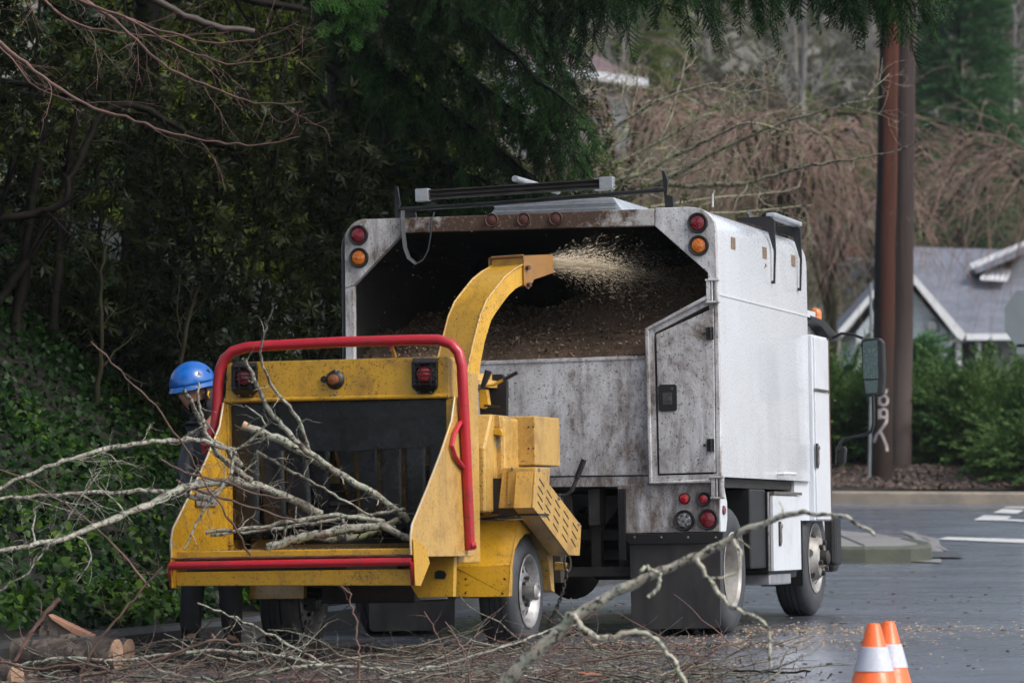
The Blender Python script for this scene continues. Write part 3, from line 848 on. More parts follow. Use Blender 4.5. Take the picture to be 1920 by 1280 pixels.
part('pivot_bolt', MB().cyl(cv(884, 1022, HV + .12), cv(893, 1022, HV + .13), .018, 12), RED, sb)
part('stay', MB().tube([cv(733, 648, HV + .01), cv(741, 668, HV + .08)], .012, 6), YEL2, sb)
part('stay_tab', MB().prism(C([(725, 645), (738, 645), (733, 657)], HV), (0, .02, 0)), RED, sb)
# tail lamps in cages
def cage(x0, y0, x1, y1):
    cx, cy_ = (x0 + x1) / 2, (y0 + y1) / 2; w_ = x1 - x0; h_ = y1 - y0
    g = lambda fx, fy, v: cv(x0 + w_ * fx, y0 + h_ * fy, v)
    hd = part('tail_light', MB().prism([g(.28, .98, HV - .002), g(.78, .98, HV - .002), g(.97, .80, HV - .002), g(.97, .10, HV - .002), g(.88, .0, HV - .002), g(.12, .0, HV - .002), g(.03, .10, HV - .002), g(.03, .80, HV - .002)], (0, -.006, 0)), BLK, chip)
    r = w_ * .42 / scl(20.6)
    c = g(.52, .44, HV - .008)
    part('lamp_ring', MB().lathe([(r, 0), (r, -.03), (r * .8, -.034), (r * .72, -.02)], c, (0, 1, 0), 28), BLK, hd, smooth=True)
    part('lens', MB().lathe([(r * .76, -.02), (r * .6, -.036), (.001, -.04)], c, (0, 1, 0), 24), LREDB if x0 > 600 else LRED, hd, smooth=True)
    m = MB()
    for k in range(6):
        fy = .14 + .115 * k
        m.tube([g(.03, fy, HV - .01), g(.10, fy, HV - .055), g(.90, fy, HV - .055), g(.97, fy, HV - .01)], .0032, 5)
    for fx in (.10, .30, .72, .90): m.tube([g(fx, .08, HV - .055), g(fx, .78, HV - .055)], .0032, 5)
    m.prism([g(.05, .02, HV - .008), g(.95, .02, HV - .008), g(.90, .13, HV - .06), g(.10, .13, HV - .06)], (0, 0, .004))
    m.prism([g(.08, .76, HV - .06), g(.92, .76, HV - .06), g(.80, .97, HV - .012), g(.28, .97, HV - .012)], (0, -.004, 0))
    part('lamp_guard', m, BLK, hd)
    for fx in (.30, .74):
        p = g(fx, .90, HV - .016)
        part('bolt', MB().lathe([(.012, 0), (.012, -.008), (.007, -.013), (.001, -.014)], p, (0, 1, 0), 10), CHRO, hd)
cage(433, 679, 485, 746)
cage(771, 671, 823, 740)
# amber lamp in the middle
c = cv(629, 712, HV)
am = part('marker_lamp', MB().lathe([(.052, 0), (.052, -.012), (.042, -.024), (.028, -.03), (.024, -.05)], c, (0, 1, 0), 18).lathe([(.02, 0), (.018, -.012), (.001, -.013)], cv(608, 711, HV), (0, 1, 0), 8).tube([cv(612, 711, HV - .006), cv(622, 711, HV - .01)], .014, 6).tube([cv(630, 702, HV - .01), cv(629, 694, HV - .004)], .016, 6), BLK, chip, smooth=True)
part('lens', MB().lathe([(.030, -.028), (.026, -.055), (.001, -.062)], c, (0, 1, 0), 16), simple('grimy_amber', (.22, .07, .02), .4), am, smooth=True)
part('bolt', MB().lathe([(.010, 0), (.008, -.006), (.001, -.007)], cv(629, 739, HV), (0, 1, 0), 10), CHRO, hood)
# ---- fenders and wheels
uo = .02
def fender(u0, u1, par):
    z = lambda x, y: cu(x, y, uo)
    o_ = [z(955, 1118), z(957, 1060), z(972, 975), z(1017, 972)]
    t_ = .012
    pr = [Vector((u1, p.y, p.z)) for p in o_]
    m = MB()
    # bent sheet: rear skirt, slope, top
    for a_, b_ in zip(pr[:-1], pr[1:]):
        nrm = Vector((0, -(b_ - a_).z, (b_ - a_).y)).normalized() * t_
        m.prism([a_, b_, b_ - nrm, a_ - nrm], (u0 - u1, 0, 0))
    f_ = part('fender', m, YEL, par, bevel=.003)
    fl = MB()
    e_ = [z(1000, 1004), z(1012, 1010), z(1030, 1060), z(1041, 1108)]
    q_ = [Vector((u1, p.y, p.z)) for p in (z(1006, 984), z(1018, 984), z(1036, 1040), z(1040, 1110), z(1034, 1106), z(1029, 1050), z(1010, 1000))]
    fl.prism(q_, (u0 - u1, 0, 0))
    part('fender_flap', fl, YEL2, f_, bevel=.002)
    side_ = [z(972, 976), z(1017, 974), z(1022, 990), z(1003, 998), z(986, 1000), z(975, 1012), z(966, 1030), z(962, 1060), z(961, 1116), z(956, 1117), z(958, 1060)]
    part('fender_side', MB().prism([Vector((u1 - .002, p.y, p.z)) for p in side_], (-.008, 0, 0)), YEL, f_, bevel=.001)
    return f_
fu0 = cv(850, 1050, -.40).x
fr_ = fender(fu0, uo, chip)
for x, y in ((873, 1085), (946, 1085), (942, 1112), (873, 1111)):
    p = cv(x, y, cu(955, 1118, uo).y - .003)
    part('bolt', MB().lathe([(.007, 0), (.006, -.004), (.001, -.004)], p, (0, 1, 0), 8), BLK, fr_)
fl_ = fender(-1.5, -1.5 + (uo - fu0), chip)
WR = (1217 - 1000) / 2 / scl(21.5)
wc = cu(990, 1108, 0); WZ = wc.z
def small_wheel(c, sgn):
    wv = wheel_empty('wheel', chip, c); C_ = Vector(c)
    tyre(WR, .20, .185, c, wv)
    ax = (1, 0, 0)
    rr = .208
    m = MB().lathe([(rr - .006, .002), (rr, .010), (rr - .008, .014), (rr - .022, .006), (rr - .034, -.012), (rr - .05, -.038), (rr - .062, -.045), (.145, -.030), (.10, -.010), (.085, -.012), (.075, -.03), (.001, -.03)], C_, ax, 44)
    part('rim', m, RIM, wv, smooth=True)
    for k in range(10):
        a = k * math.pi * 2 / 10
        p = C_ + Vector((-.0235, .122 * math.cos(a), .122 * math.sin(a)))
        part('rim_hole', MB().lathe([(.0165, 0), (.016, .006), (.001, .006)], p, (.9, .35 * math.cos(a), .35 * math.sin(a)), 12), BLK, wv)
    m = MB().lathe([(.052, -.03), (.05, .05), (.042, .06), (.036, .062), (.03, .055), (.001, .055)], C_, ax, 20)
    part('hub', m, RIM, wv, smooth=True)
    for k in range(6):
        a = k * math.pi / 3 + .4
        p = C_ + Vector((-.015, .075 * math.cos(a), .075 * math.sin(a)))
        part('wheel_nut', MB().cyl(p, p + Vector((.02, 0, 0)), .011, 6), CHAS, wv)
small_wheel((0, wc.y, WZ), 1)
small_wheel((-1.29, wc.y, WZ - .045), 1)
part('axle', MB().cyl((-1.4, wc.y, WZ), (-.1, wc.y, WZ), .035, 12).box((-1.25, wc.y - .35, WZ + .05), (-1.17, wc.y + 2.1, WZ + .15)).box((-.42, wc.y - .35, WZ + .05), (-.34, wc.y + 1.2, WZ + .15)).box((-1.2, wc.y - .4, WZ + .05), (-.3, wc.y - .32, WZ + .17)).box((-1.17, wc.y + 1.1, WZ + .05), (-.34, wc.y + 1.2, WZ + .15)), CHAS, chip, bevel=.004)
part('drawbar', MB().box((-.84, wc.y + .2, WZ + .04), (-.70, wc.y + 2.15, WZ + .16)), CHAS, chip, bevel=.004)
part('ballast_box', MB().box((-1.05, wc.y - .5, WZ - .05), (-.5, wc.y + .25, WZ + .12)), CHAS, chip, bevel=.01)
# main frame side below the wing
part('frame_plate', MB().prism(C([(780, 1040), (852, 1043), (850, 1118), (784, 1120), (770, 1098), (795, 1060)], -1.0), (0, .05, 0)), YEL, chip, bevel=.003)
part('frame_slot', MB().prism(C([(815, 1072), (822, 1068), (833, 1070), (837, 1077), (833, 1085), (815, 1084)], -1.005), (0, .004, 0)), BLK, chip)
part('licence_light', MB().prism(C([(776, 1108), (835, 1108), (838, 1122), (790, 1124)], -.54), (0, .01, 0)), simple('pale_wet_plate', (.3, .32, .34), .3), chip)
# ---- body behind the hopper: feed housing, drum housing, engine cover
bxr = -.28                        # right flank of the body
zbase = WZ + .15
def bx(u0, v0, z0, u1, v1, z1, name, mat=YEL2, bev=.01): return part(name, MB().box((u0, v0, z0), (u1, v1, z1)), mat, chip, bevel=bev)
p1 = cv(868, 760, HV + .25); p2 = cv(930, 930, -.5)
z_a = cv(900, 775, -.6).z
fh = MB().prism([(hx0 + .04, HV + .23, tz + .16), (hx1 - .01, HV + .23, tz + .16), (hx1 - .01, HV + .23, fz - .12), (hx0 + .04, HV + .23, fz - .12)], (0, .40, 0))
part('feed_housing', fh, YEL2, chip, bevel=.01)
zz = lambda y, v: cv(900, y, v).z
# stepped flank pieces seen between the red bar and the engine cover
dv = -.45
dh = MB().prism([(u, v, z) for u, v, z in [(-.10, dv, zz(960, dv)), (-.10, dv + .75, zz(960, dv)), (-.10, dv + .75, zz(820, dv)), (-.10, dv + .45, zz(775, dv)), (-.10, dv + .15, zz(775, dv)), (-.10, dv, zz(840, dv))]], (-1.15, 0, 0))
part('drum_housing', dh, YEL2, chip, bevel=.012)
p = C([(905, 782), (1003, 779), (1005, 872), (905, 874)], .05)
eb = part('engine_cover', MB().prism(p, (0, .5, 0)), YEL2, chip, bevel=.008)
for x, y in ((991, 800), (1000, 800), (991, 840), (1000, 840)):
    q_ = cv(x, y, .048); part('rivet', MB().lathe([(.006, 0), (.005, -.004), (.001, -.004)], q_, (0, 1, 0), 8), RUST, eb)
p = C([(876, 790), (945, 781), (948, 968), (885, 972)], -.22)
fk = part('side_housing', MB().prism(p, (0, .3, 0)), YEL2, chip, bevel=.02)
# curved edge piece, cap, decal plate and brackets on the side housing
part('filler_cap', MB().lathe([(.045, 0), (.045, -.03), (.04, -.036), (.001, -.036)], cv(887, 867, -.25), (.5, .85, 0), 16), BLK, fk, smooth=True)
part('data_plate', MB().prism(C([(920, 814), (937, 813), (937, 840), (921, 839)], -.224), (0, -.002, 0)), decal, fk)
part('bracket', MB().prism(C([(918, 805), (942, 803), (946, 810), (946, 818), (919, 812)], -.23), (0, -.05, 0)), YEL, fk, bevel=.003)
part('bracket', MB().prism(C([(893, 780), (936, 778), (938, 800), (895, 802)], -.26), (0, .02, 0)), YEL2, fk, bevel=.003)
m = MB().tube([cv(882, 880, -.27), cv(892, 890, -.29), cv(899, 915, -.29), cv(903, 945, -.27), cv(902, 965, -.25)], .014, 6)
m.tube([cv(895, 875, -.25), cv(897, 888, -.26), cv(905, 892, -.25)], .005, 5)
part('hose', m, simple('hose_brown', (.06, .045, .03), .5), fk, smooth=True)
part('black_bracket', MB().prism(C([(901, 897), (938, 896), (937, 960), (921, 962), (919, 940), (901, 930)], -.30), (0, .06, 0)), BLK, chip, bevel=.003)
part('yellow_bracket', MB().prism(C([(903, 930), (918, 932), (919, 962), (906, 964)], -.31), (0, .04, 0)), YEL2, chip, bevel=.003)
# belt guard box and perforated guard
g0 = part('guard_box', MB().prism([cv(942, 876, -.32), cv(1004, 875, -.32), cv(999, 951, -.32), cv(934, 953, -.32)], (0, .30, 0)), YEL2, chip, bevel=.006)
part('guard_plate', MB().prism([cv(954, 878, -.325), cv(1003, 877, -.325), cv(998, 950, -.325), cv(950, 951, -.325)], (0, -.005, 0)), YEL2, g0, bevel=.002)
for x, y in ((960, 879), (955, 943), (995, 946)):
    q_ = cv(x, y, -.33); part('bolt', MB().lathe([(.010, 0), (.009, -.007), (.001, -.008)], q_, (0, 1, 0), 10), CHRO, g0)
part('guard_under', MB().prism([cv(934, 953, -.30), cv(999, 952, -.30), cv(1012, 966, -.30), cv(936, 967, -.30)], (0, .2, 0)), BLK, g0)
GU = cv(1004, 875, -.32).x + .004
gpts = [cu(x, y, GU) for x, y in ((1005, 875), (1090, 985), (1087, 1041), (1067, 1040), (1000, 951))]
m = MB().prism(gpts, (-.010, 0, 0))
gd = part('belt_guard', m, YEL2, chip, bevel=.002, label='yellow belt guard pierced with slots')
part('guard_back', MB().prism([p + Vector((-.012, 0, 0)) for p in gpts], (-.10, 0, 0)), YEL2, gd)
slots = []
for x, y in ((1011, 897), (1009, 911), (1008, 925), (1008, 940), (1025, 918), (1024, 931), (1023, 946), (1021, 960), (1041, 937), (1040, 952), (1038, 966), (1037, 981), (1057, 957), (1056, 972), (1055, 986), (1054, 1001), (1074, 980), (1072, 995), (1070, 1009), (1023, 960), (1038, 982)):
    a = cu(x, y, GU); b = cu(x + 9, y + 15, GU)
    if x in (1023, 1038) and y in (960, 982): continue
    a, b = Vector((GU + .0005, a.y, a.z)), Vector((GU + .0005, b.y, b.z))
    d_ = (b - a).normalized(); s_ = d_.cross(Vector((1, 0, 0))) * .004
    slots.append(MB().prism([a - s_, b - s_, b + s_, a + s_], (.0015, 0, 0)))
m = MB()
for s_ in slots: m.add(s_.v, s_.f)
part('guard_slots', m, BLK, gd)
for x, y in ((1013, 880), (1050, 934), (1087, 982)):
    q_ = cu(x, y, GU + .01); part('bolt', MB().lathe([(.010, -.01), (.009, .0), (.001, .002)], q_, (1, 0, 0), 10), CHRO, gd)
# ---- control area on top
m = MB().prism(C([(895, 706), (949, 703), (950, 712), (950, 720), (949, 775), (898, 778)], .25), (0, .06, 0))
part('black_shield', MB().prism(C([(896, 703), (941, 701), (950, 714), (950, 779), (900, 780)], .30), (0, .04, 0)), BLK, chip, bevel=.003)
part('turntable', MB().lathe([(.20, -.02), (.20, .02), (.17, .025), (.17, .06)], cv(868, 722, .28), (0, 0, 1), 28), YEL2, chip, smooth=True)
part('chute_collar', MB().prism(C([(845, 722), (896, 720), (897, 728), (846, 730)], .08), (0, .35, 0)), BLK, chip)
part('collar_block', MB().prism(C([(874, 737), (896, 737), (897, 749), (874, 749)], .05), (0, .1, 0)), ALU, chip)
part('control_post', MB().prism(C([(898, 730), (912, 730), (916, 758), (905, 766), (899, 764)], .0), (0, .05, 0)), YEL, chip, bevel=.003)
m = MB().tube(C([(904, 727), (910, 712), (916, 695)], -.02), [.013, .018, .022], 8)
part('locking_pin', MB().tube(C([(908, 760), (936, 762)], .0), .006, 6), BLK, chip)
part('lever', m, BLK, chip, smooth=True)
lv = part('lever', MB().tube(C([(905, 724), (925, 722), (945, 711)], .02), .008, 8), YEL, chip, smooth=True)
part('grip', MB().tube(C([(944, 712), (970, 698)], .02), .011, 8), BLK, lv, smooth=True)
# chute: square duct curving up and over, turned toward the truck
AZ = R(37)
hd_ = CH.to_3x3().inverted() @ Vector((math.sin(AZ), math.cos(AZ), 0))
hd_.z = 0; hd_.normalize(); sd_ = Vector((hd_.y, -hd_.x, 0))
YB = 22.25
Mi = CH.inverted()
def chl(x, y, Y): return Mi @ at(x, y, Y)
# outer (back) and inner edges of the flank, traced on the duct's own vertical plane
p0 = chl(872, 718, YB)
def onplane(x, y, o_, off=0.0):
    nrm = sd_; o = Mi @ CAM; d = Mi.to_3x3() @ ray(x, y); t = (o_ + sd_ * off - o).dot(nrm) / d.dot(nrm); return o + d * t
outer = [onplane(x, y, p0) for x, y in ((872, 722), (878, 680), (888, 637), (900, 590), (912, 562), (929, 540), (945, 520), (962, 506), (981, 495), (981, 483))]
inner_ = [onplane(x, y, p0) for x, y in ((897, 722), (901, 680), (909, 640), (921, 600), (931, 584), (941, 570), (954, 553), (967, 541), (981, 533), (983, 537))]
wd = .235
m = MB(); n_ = len(outer)
for s_ in (0, -wd):
    for p in outer: m.v.append(tuple(p + sd_ * s_))
    for p in inner_: m.v.append(tuple(p + sd_ * s_))
for i in range(n_ - 1):
    a, b = i, i + 1
    m.f += [(a, b, n_ + b, n_ + a), (2 * n_ + a, 3 * n_ + a, 3 * n_ + b, 2 * n_ + b), (a, 2 * n_ + a, 2 * n_ + b, b), (n_ + a, n_ + b, 3 * n_ + b, 3 * n_ + a)]
ch_ = part('discharge_chute', m, YEL, chip, smooth=True, label='tall curved yellow discharge chute turned toward the truck box')
part('chute_seam', MB().tube([p + sd_ * .002 for p in outer[:-1]], .006, 6), YEL2, ch_, smooth=True)
part('chute_seam', MB().tube([p - sd_ * wd for p in outer[:-1]], .006, 6), YEL2, ch_, smooth=True)
# deflector flap at the outlet
dq = [onplane(x, y, p0, .006) for x, y in ((980, 479), (1035, 477), (1037, 511), (1000, 524), (990, 542), (981, 534))]
RUSTY = _yellow('rusty_yellow', (.30, .14, .03), 0)
df = MB().prism(dq, sd_ * .006)
df.prism([p - sd_ * (wd + .016) for p in dq], -sd_ * .006)
df.prism([dq[0], dq[1], dq[1] + Vector((0, 0, -.006)), dq[0] + Vector((0, 0, -.006))], -sd_ * (wd + .016))
dfl = part('chute_deflector', df, RUSTY, ch_)
for x, y in ((988, 502), (990, 534)):
    q_ = onplane(x, y, p0, .014); part('deflector_bolt', MB().cyl(q_, q_ + sd_ * .02, .014, 10), RUST, ch_)
tp = [outer[-1] + Vector((0, 0, .004)), outer[-1] - sd_ * wd + Vector((0, 0, .004))]
part('chute_rail', MB().tube([outer[-1] + Vector((0, 0, .012)), outer[-1] - sd_ * wd + Vector((0, 0, .012))], .008, 6), RUSTY, ch_)
# ---- jack handle at the drawbar and safety chain
jk = MB().tube([cv(1047, 929, 1.0), cv(1062, 928, 1.0), cv(1073, 918, 1.0), cv(1082, 895, 1.0)], .012, 10)
jh = part('jack_handle', jk, CHAS, chip, smooth=True)
part('grip', MB().tube([cv(1081, 897, 1.0), cv(1095, 861, 1.0)], .017, 10), BLK, jh, smooth=True)
part('jack_post', MB().box((cv(1040, 930, 1.0).x - .04, .97, .35), (cv(1040, 930, 1.0).x + .04, 1.05, cv(1040, 925, 1.0).z)), CHAS, chip, bevel=.004)
part('tow_stub', MB().prism(C([(1040, 1053), (1058, 1055), (1058, 1069), (1040, 1068)], .7), (0, .08, 0)), YEL2, chip, bevel=.002)
def torus(mb, c, a, b, R1, R2, r, n=14, k=6):
    path = [c + a * (R1 * math.cos(2 * math.pi * i / n)) + b * (R2 * math.sin(2 * math.pi * i / n)) for i in range(n + 1)]
    mb.tube(path, r, k, caps=False)
cpts = [(1064, 1060), (1063, 1075), (1059, 1092), (1056, 1106), (1052, 1118), (1047, 1131), (1043, 1142), (1038, 1152), (1033, 1162), (1028, 1170)]
m = MB(); full = []
for (xa, ya), (xb, yb) in zip(cpts[:-1], cpts[1:]):
    for k in range(2): full.append((xa + (xb - xa) * k / 2, ya + (yb - ya) * k / 2))
for i, (x, y) in enumerate(full):
    c = cv(x, y, .72); nx = cv(*full[min(i + 1, len(full) - 1)], .72) if i < len(full) - 1 else c + Vector((0, 0, -1))
    d_ = (nx - c).normalized()
    s_ = Vector((1, 0, 0)) if i % 2 else Vector((0, 1, 0))
    torus(m, c, d_, s_, .017, .009, .0035)
torus(m, cv(1064, 1055, .7), Vector((0, 0, 1)), Vector((.5, .8, 0)), .05, .025, .007)
part('safety_chain', m, CHAS, chip, smooth=True)
# ================================================================ GROUND, ROAD, HOUSES, POLES
def gp(x, y, lift=0.0, y0=14., y1=60.):
    """where the ray through a pixel meets the road"""
    prev = None
    for k in range(900):
        Y = y0 + (y1 - y0) * k / 900
        p = at(x, y, Y); d = p.z - (float(ground(p.x, Y)) + lift)
        if prev is not None and prev[0] > 0 >= d: return p
        prev = (d, p)
    return prev[1]
def sheet(name, xs, ys, zf_, mat, kind='structure'):
    X, Y = np.meshgrid(xs, ys); Z = zf_(X, Y)
    V = np.stack([X, Y, Z], -1).reshape(-1, 3); nx, ny = len(xs), len(ys)
    i = (np.arange(ny - 1)[:, None] * nx + np.arange(nx - 1)[None]).ravel()
    o = np_mesh(name, V, np.stack([i, i + 1, i + nx + 1, i + nx], 1), mat, smooth=True)
    return tag(o, kind=kind)
def hillz(X, Y):
    h = np.interp(Y, [-20, 51, 56, 60, 75, 90, 105, 130, 160, 200, 300, 420], [0, .0, .25, .45, .9, 1.6, 4.5, 11, 19, 30, 55, 75])
    return np.interp(Y, GY, GZ) + .13 + h + .5 * np.sin(X * .21 + 1) * np.clip((Y - 80) / 40, 0, 1.5) + np.interp(X, [-40, -8, 0, 30], [4, 0, 0, -1.5]) * np.clip((Y - 60) / 40, 0, 1)
def _asph():
    m = N('wet_asphalt')
    big = m.noise(.55, 7, .65, (.35, 1.3, 1), dist=1.0, lo=.42, hi=.60)
    fine = m.noise(55, 4, .7, lo=.3, hi=.7)
    c = m.mix(big, (.115, .132, .172), (.040, .046, .062))  # bluish tones hold some of the sky's sheen in the base colour
    c = m.mix(m.math('MULTIPLY', fine, .55), c, (.11, .12, .14))
    dk = m.noise(1.6, 8, .75, (.5, 1.4, 1), dist=1.5, lo=.56, hi=.68)
    c = m.mix(m.math('MULTIPLY', dk, .7), c, (.018, .016, .015))
    rg = m.math('ADD', m.math('MULTIPLY', m.noise(1.2, 7, .7, (.5, 1.2, 1), dist=1, lo=.35, hi=.65), .28), .14)
    m.set(Base_Color=c, Roughness=rg)
    m.b.inputs['Coat Weight'].default_value = .75
    m.b.inputs['Coat Roughness'].default_value = .22
    m.bump(m.math('ADD', m.noise(120, 4, .7), m.math('MULTIPLY', m.noise(9, 4, .6), 1.2)), .6, .006)
    return m.m
ASPH = _asph()
SOIL = simple('dark_wet_soil', (.014, .011, .007), .75, 0, .5, 6, (.007, .006, .004), .6)
HILL = simple('haze_paled_hillside', (.15, .15, .12), .9, 0, .5, .3, (.12, .11, .10), .6)  # slope colour kept pale and greyish to stand in for haze
MULCH = simple('bark_mulch', (.045, .032, .026), .8, 0, .6, 14, (.015, .011, .009), .9)
CONC = simple('wet_concrete', (.27, .25, .23), .35, 0, .3, 5, (.17, .165, .16), .15)
KERBT = simple('tan_concrete_kerb', (.29, .24, .18), .6, 0, .3, 3, (.17, .15, .125), .2)
def _moss():
    m = N('mossy_kerb')
    z = m.noise(4, 7, .7, (1, 1, 2), lo=.35, hi=.7)
    c = m.mix(z, (.040, .044, .038), (.065, .075, .040))
    c = m.mix(m.noise(12, 5, .7, lo=.55, hi=.7), c, (.035, .035, .035))
    m.set(Base_Color=c, Roughness=.6).bump(m.noise(30, 5, .7), .4, .01)
    return m.m
MOSSK = _moss()
KERBD = simple('dark_wet_kerb', (.05, .05, .052), .4, 0, .5, 6, (.025, .024, .022), .3)
ys = np.concatenate([np.arange(-8, 14, 1.), np.arange(14, 42, .4), np.arange(42, 51.3, .8)])
xs = np.concatenate([np.arange(-14, -3, 1.), np.arange(-3, 8, .4), np.arange(8, 46, 2.)])
sheet('ground', np.arange(-40, 60, 4.), np.arange(-12, 54, 3.), lambda X, Y: ground(X, Y) - .08, SOIL)
sheet('road', xs, ys, lambda X, Y: ground(X, Y), ASPH)
ysh = np.concatenate([np.arange(51.15, 60, .5), np.arange(60, 430, 6.)])
sheet('hillside', np.concatenate([np.arange(-130, -10, 6.), np.arange(-10, 24, 1.), np.arange(24, 160, 6.)]), ysh, hillz, HILL)
# mulch strip behind the far kerb
sheet('mulch_bed', np.arange(-6, 12, .25), np.arange(51.2, 58.5, .25), lambda X, Y: hillz(X, Y) + .03 + .05 * np.sin(X * 3.1) * np.sin(Y * 2.7) + np.clip(.10 * np.sin(X * 1.1 + 1.3), -.1, .1) * np.clip(Y - 51.6, 0, 1), MULCH)
def strip(name, line, w_, h, mat, drop=.1, n=1, left=True, top=None):
    """kerb: a raised strip following a line on the ground"""
    pts = []
    for (x0, y0), (x1, y1) in zip(line[:-1], line[1:]):
        k = max(1, int(math.hypot(x1 - x0, y1 - y0) / .8))
        pts += [(x0 + (x1 - x0) * i / k, y0 + (y1 - y0) * i / k) for i in range(k)]
    pts.append(line[-1])
    m = MB(); N_ = len(pts)
    for i, (x, y) in enumerate(pts):
        xa, ya = pts[max(i - 1, 0)]; xb, yb = pts[min(i + 1, N_ - 1)]
        l_ = math.hypot(xb - xa, yb - ya); nx, ny = -(yb - ya) / l_, (xb - xa) / l_
        if not left: nx, ny = -nx, -ny
        g = float(ground(x, y))
        m.v += [(x, y, g - drop), (x + nx * .015, y + ny * .015, g + h - .03), (x + nx * .04, y + ny * .04, g + h), (x + nx * w_, y + ny * w_, g + h), (x + nx * w_, y + ny * w_, g - drop)]
    for i in range(N_ - 1):
        for k in range(4): m.f.append((5 * i + k, 5 * i + k + 1, 5 * i + k + 6, 5 * i + k + 5))
    m.f += [tuple(range(5)), tuple(5 * (N_ - 1) + k for k in range(5))]
    o = part(name, m, mat, None); return tag(o, kind='structure')
KL = [(-7.0, 3), (-4.9, 12), (-3.2, 19), (-2.45, 20.6), (-1.95, 21.8), (-1.38, 24), (.9, 32), (2.0, 35), (2.5, 35.9)]
strip('kerb', KL, .16, .15, KERBD)
strip('kerb', [(-12, 51.3), (1.2, 51.05), (4, 50.8), (7, 50.3), (30, 46)], .22, .16, KERBT)
# corner pavement
def flat_top(name, outline, h, mat, drop=.1, lift=0):
    m = MB(); n = len(outline)
    top = [(x, y, float(ground(x, y)) + h) for x, y in outline]; bot = [(x, y, float(ground(x, y)) - drop) for x, y in outline]
    cx = sum(p[0] for p in top) / n; cy_ = sum(p[1] for p in top) / n
    m.v = top + bot + [(cx, cy_, float(ground(cx, cy_)) + h)]
    m.f = [(i, (i + 1) % n, 2 * n) for i in range(n)] + [(i, n + i, n + (i + 1) % n, (i + 1) % n) for i in range(n)]
    o = part(name, m, mat, None, bevel=.015 if drop else 0); return tag(o, kind='structure')
isl = [(2.4, 36.0), (3.3, 36.0), (3.72, 36.08), (3.92, 36.35), (3.98, 36.9), (3.92, 38), (3.7, 39.4), (3.25, 40.6), (2.5, 41.5), (1.2, 42.2), (-1.5, 42.6), (-2.5, 42.6), (-2.5, 38), (.8, 36.2)]
flat_top('pavement', [(x + (.14 if 0 else 0), y + .12 if y < 37 else y) for x, y in isl], .150, CONC)
strip('kerb', [(.8, 36.05), (2.4, 35.92), (3.3, 35.92), (3.74, 36.0), (3.97, 36.3), (4.04, 36.9), (3.98, 38)], .15, .155, MOSSK)
# pavement joints
jm = MB()
for x in (2.75, 3.3): 
    for a in range(14):
        y0_, y1_ = 36.1 + a * .35, 36.1 + (a + 1) * .35
        if y1_ > 40.6: break
        jm.add([(x, y0_, float(ground(x, y0_)) + .156), (x + .02, y0_, float(ground(x, y0_)) + .156), (x + .02, y1_, float(ground(x, y1_)) + .156), (x, y1_, float(ground(x, y1_)) + .156)], [(0, 1, 2, 3)])
for a in range(12):
    x0_, x1_ = .6 + a * .27, .6 + (a + 1) * .27; y = 38.3
    jm.add([(x0_, y, float(ground(x0_, y)) + .156), (x1_, y, float(ground(x1_, y)) + .156), (x1_, y + .05, float(ground(x1_, y)) + .157), (x0_, y + .05, float(ground(x0_, y)) + .157)], [(0, 1, 2, 3)])
tag(part('pavement_joint', jm, simple('joint_dirt', (.05, .03, .022), .8), None), kind='structure')
# gutter apron, drain cover, road markings
def patch(name, px, lift, mat, kind='structure', nx=8, ny=4):
    c = [gp(x, y) for x, y in px]
    V, F_ = [], []
    for j in range(ny + 1):
        for i in range(nx + 1):
            a = c[0].lerp(c[1], i / nx); b = c[3].lerp(c[2], i / nx); p = a.lerp(b, j / ny)
            V.append((p.x, p.y, float(ground(p.x, p.y)) + lift))
    for j in range(ny):
        for i in range(nx):
            k = j * (nx + 1) + i; F_.append((k, k + 1, k + nx + 2, k + nx + 1))
    m = MB(); m.add(V, F_)
    o = part(name, m, mat, None)
    return tag(o, kind=kind) if kind else o
patch('gutter', [(1744, 1036), (1768, 1040), (1760, 1012), (1700, 998)], .008, CONC)
patch('gutter', [(1772, 1036), (1764, 1040), (1700, 1000), (1714, 999)], .012, CONC, nx=3)
patch('gutter', [(1706, 1054), (1766, 1056), (1764, 1049), (1708, 1049)], .010, CONC)
patch('gutter', [(1782, 1036), (1758, 1018), (1700, 996), (1690, 998)], .008, CONC, nx=3)
dr_ = patch('storm_drain', [(1714, 1048), (1806, 1048), (1792, 1036), (1714, 1038)], .018, simple('drain_iron', (.08, .085, .085), .5, .3, .5, 20, bump=.4), None)
tag(dr_, 'dark metal storm drain cover in the gutter at the kerb corner', 'drain')
PAINT = simple('worn_road_paint', (.62, .62, .60), .45, 0, .25, 14, (.4, .4, .4), .2)
patch('road_marking', [(1758, 1012), (1922, 1019), (1922, 1012), (1776, 1008)], .010, PAINT)
patch('road_marking', [(1825, 976), (1885, 977), (1897, 969), (1845, 967)], .010, PAINT)
patch('road_marking', [(1884, 977), (1922, 979), (1922, 976), (1890, 974)], .010, PAINT, nx=3)
patch('road_marking', [(1862, 962), (1908, 964), (1920, 957), (1880, 955)], .010, PAINT)
patch('road_marking', [(1884, 953), (1922, 954), (1922, 951), (1884, 951)], .010, PAINT)
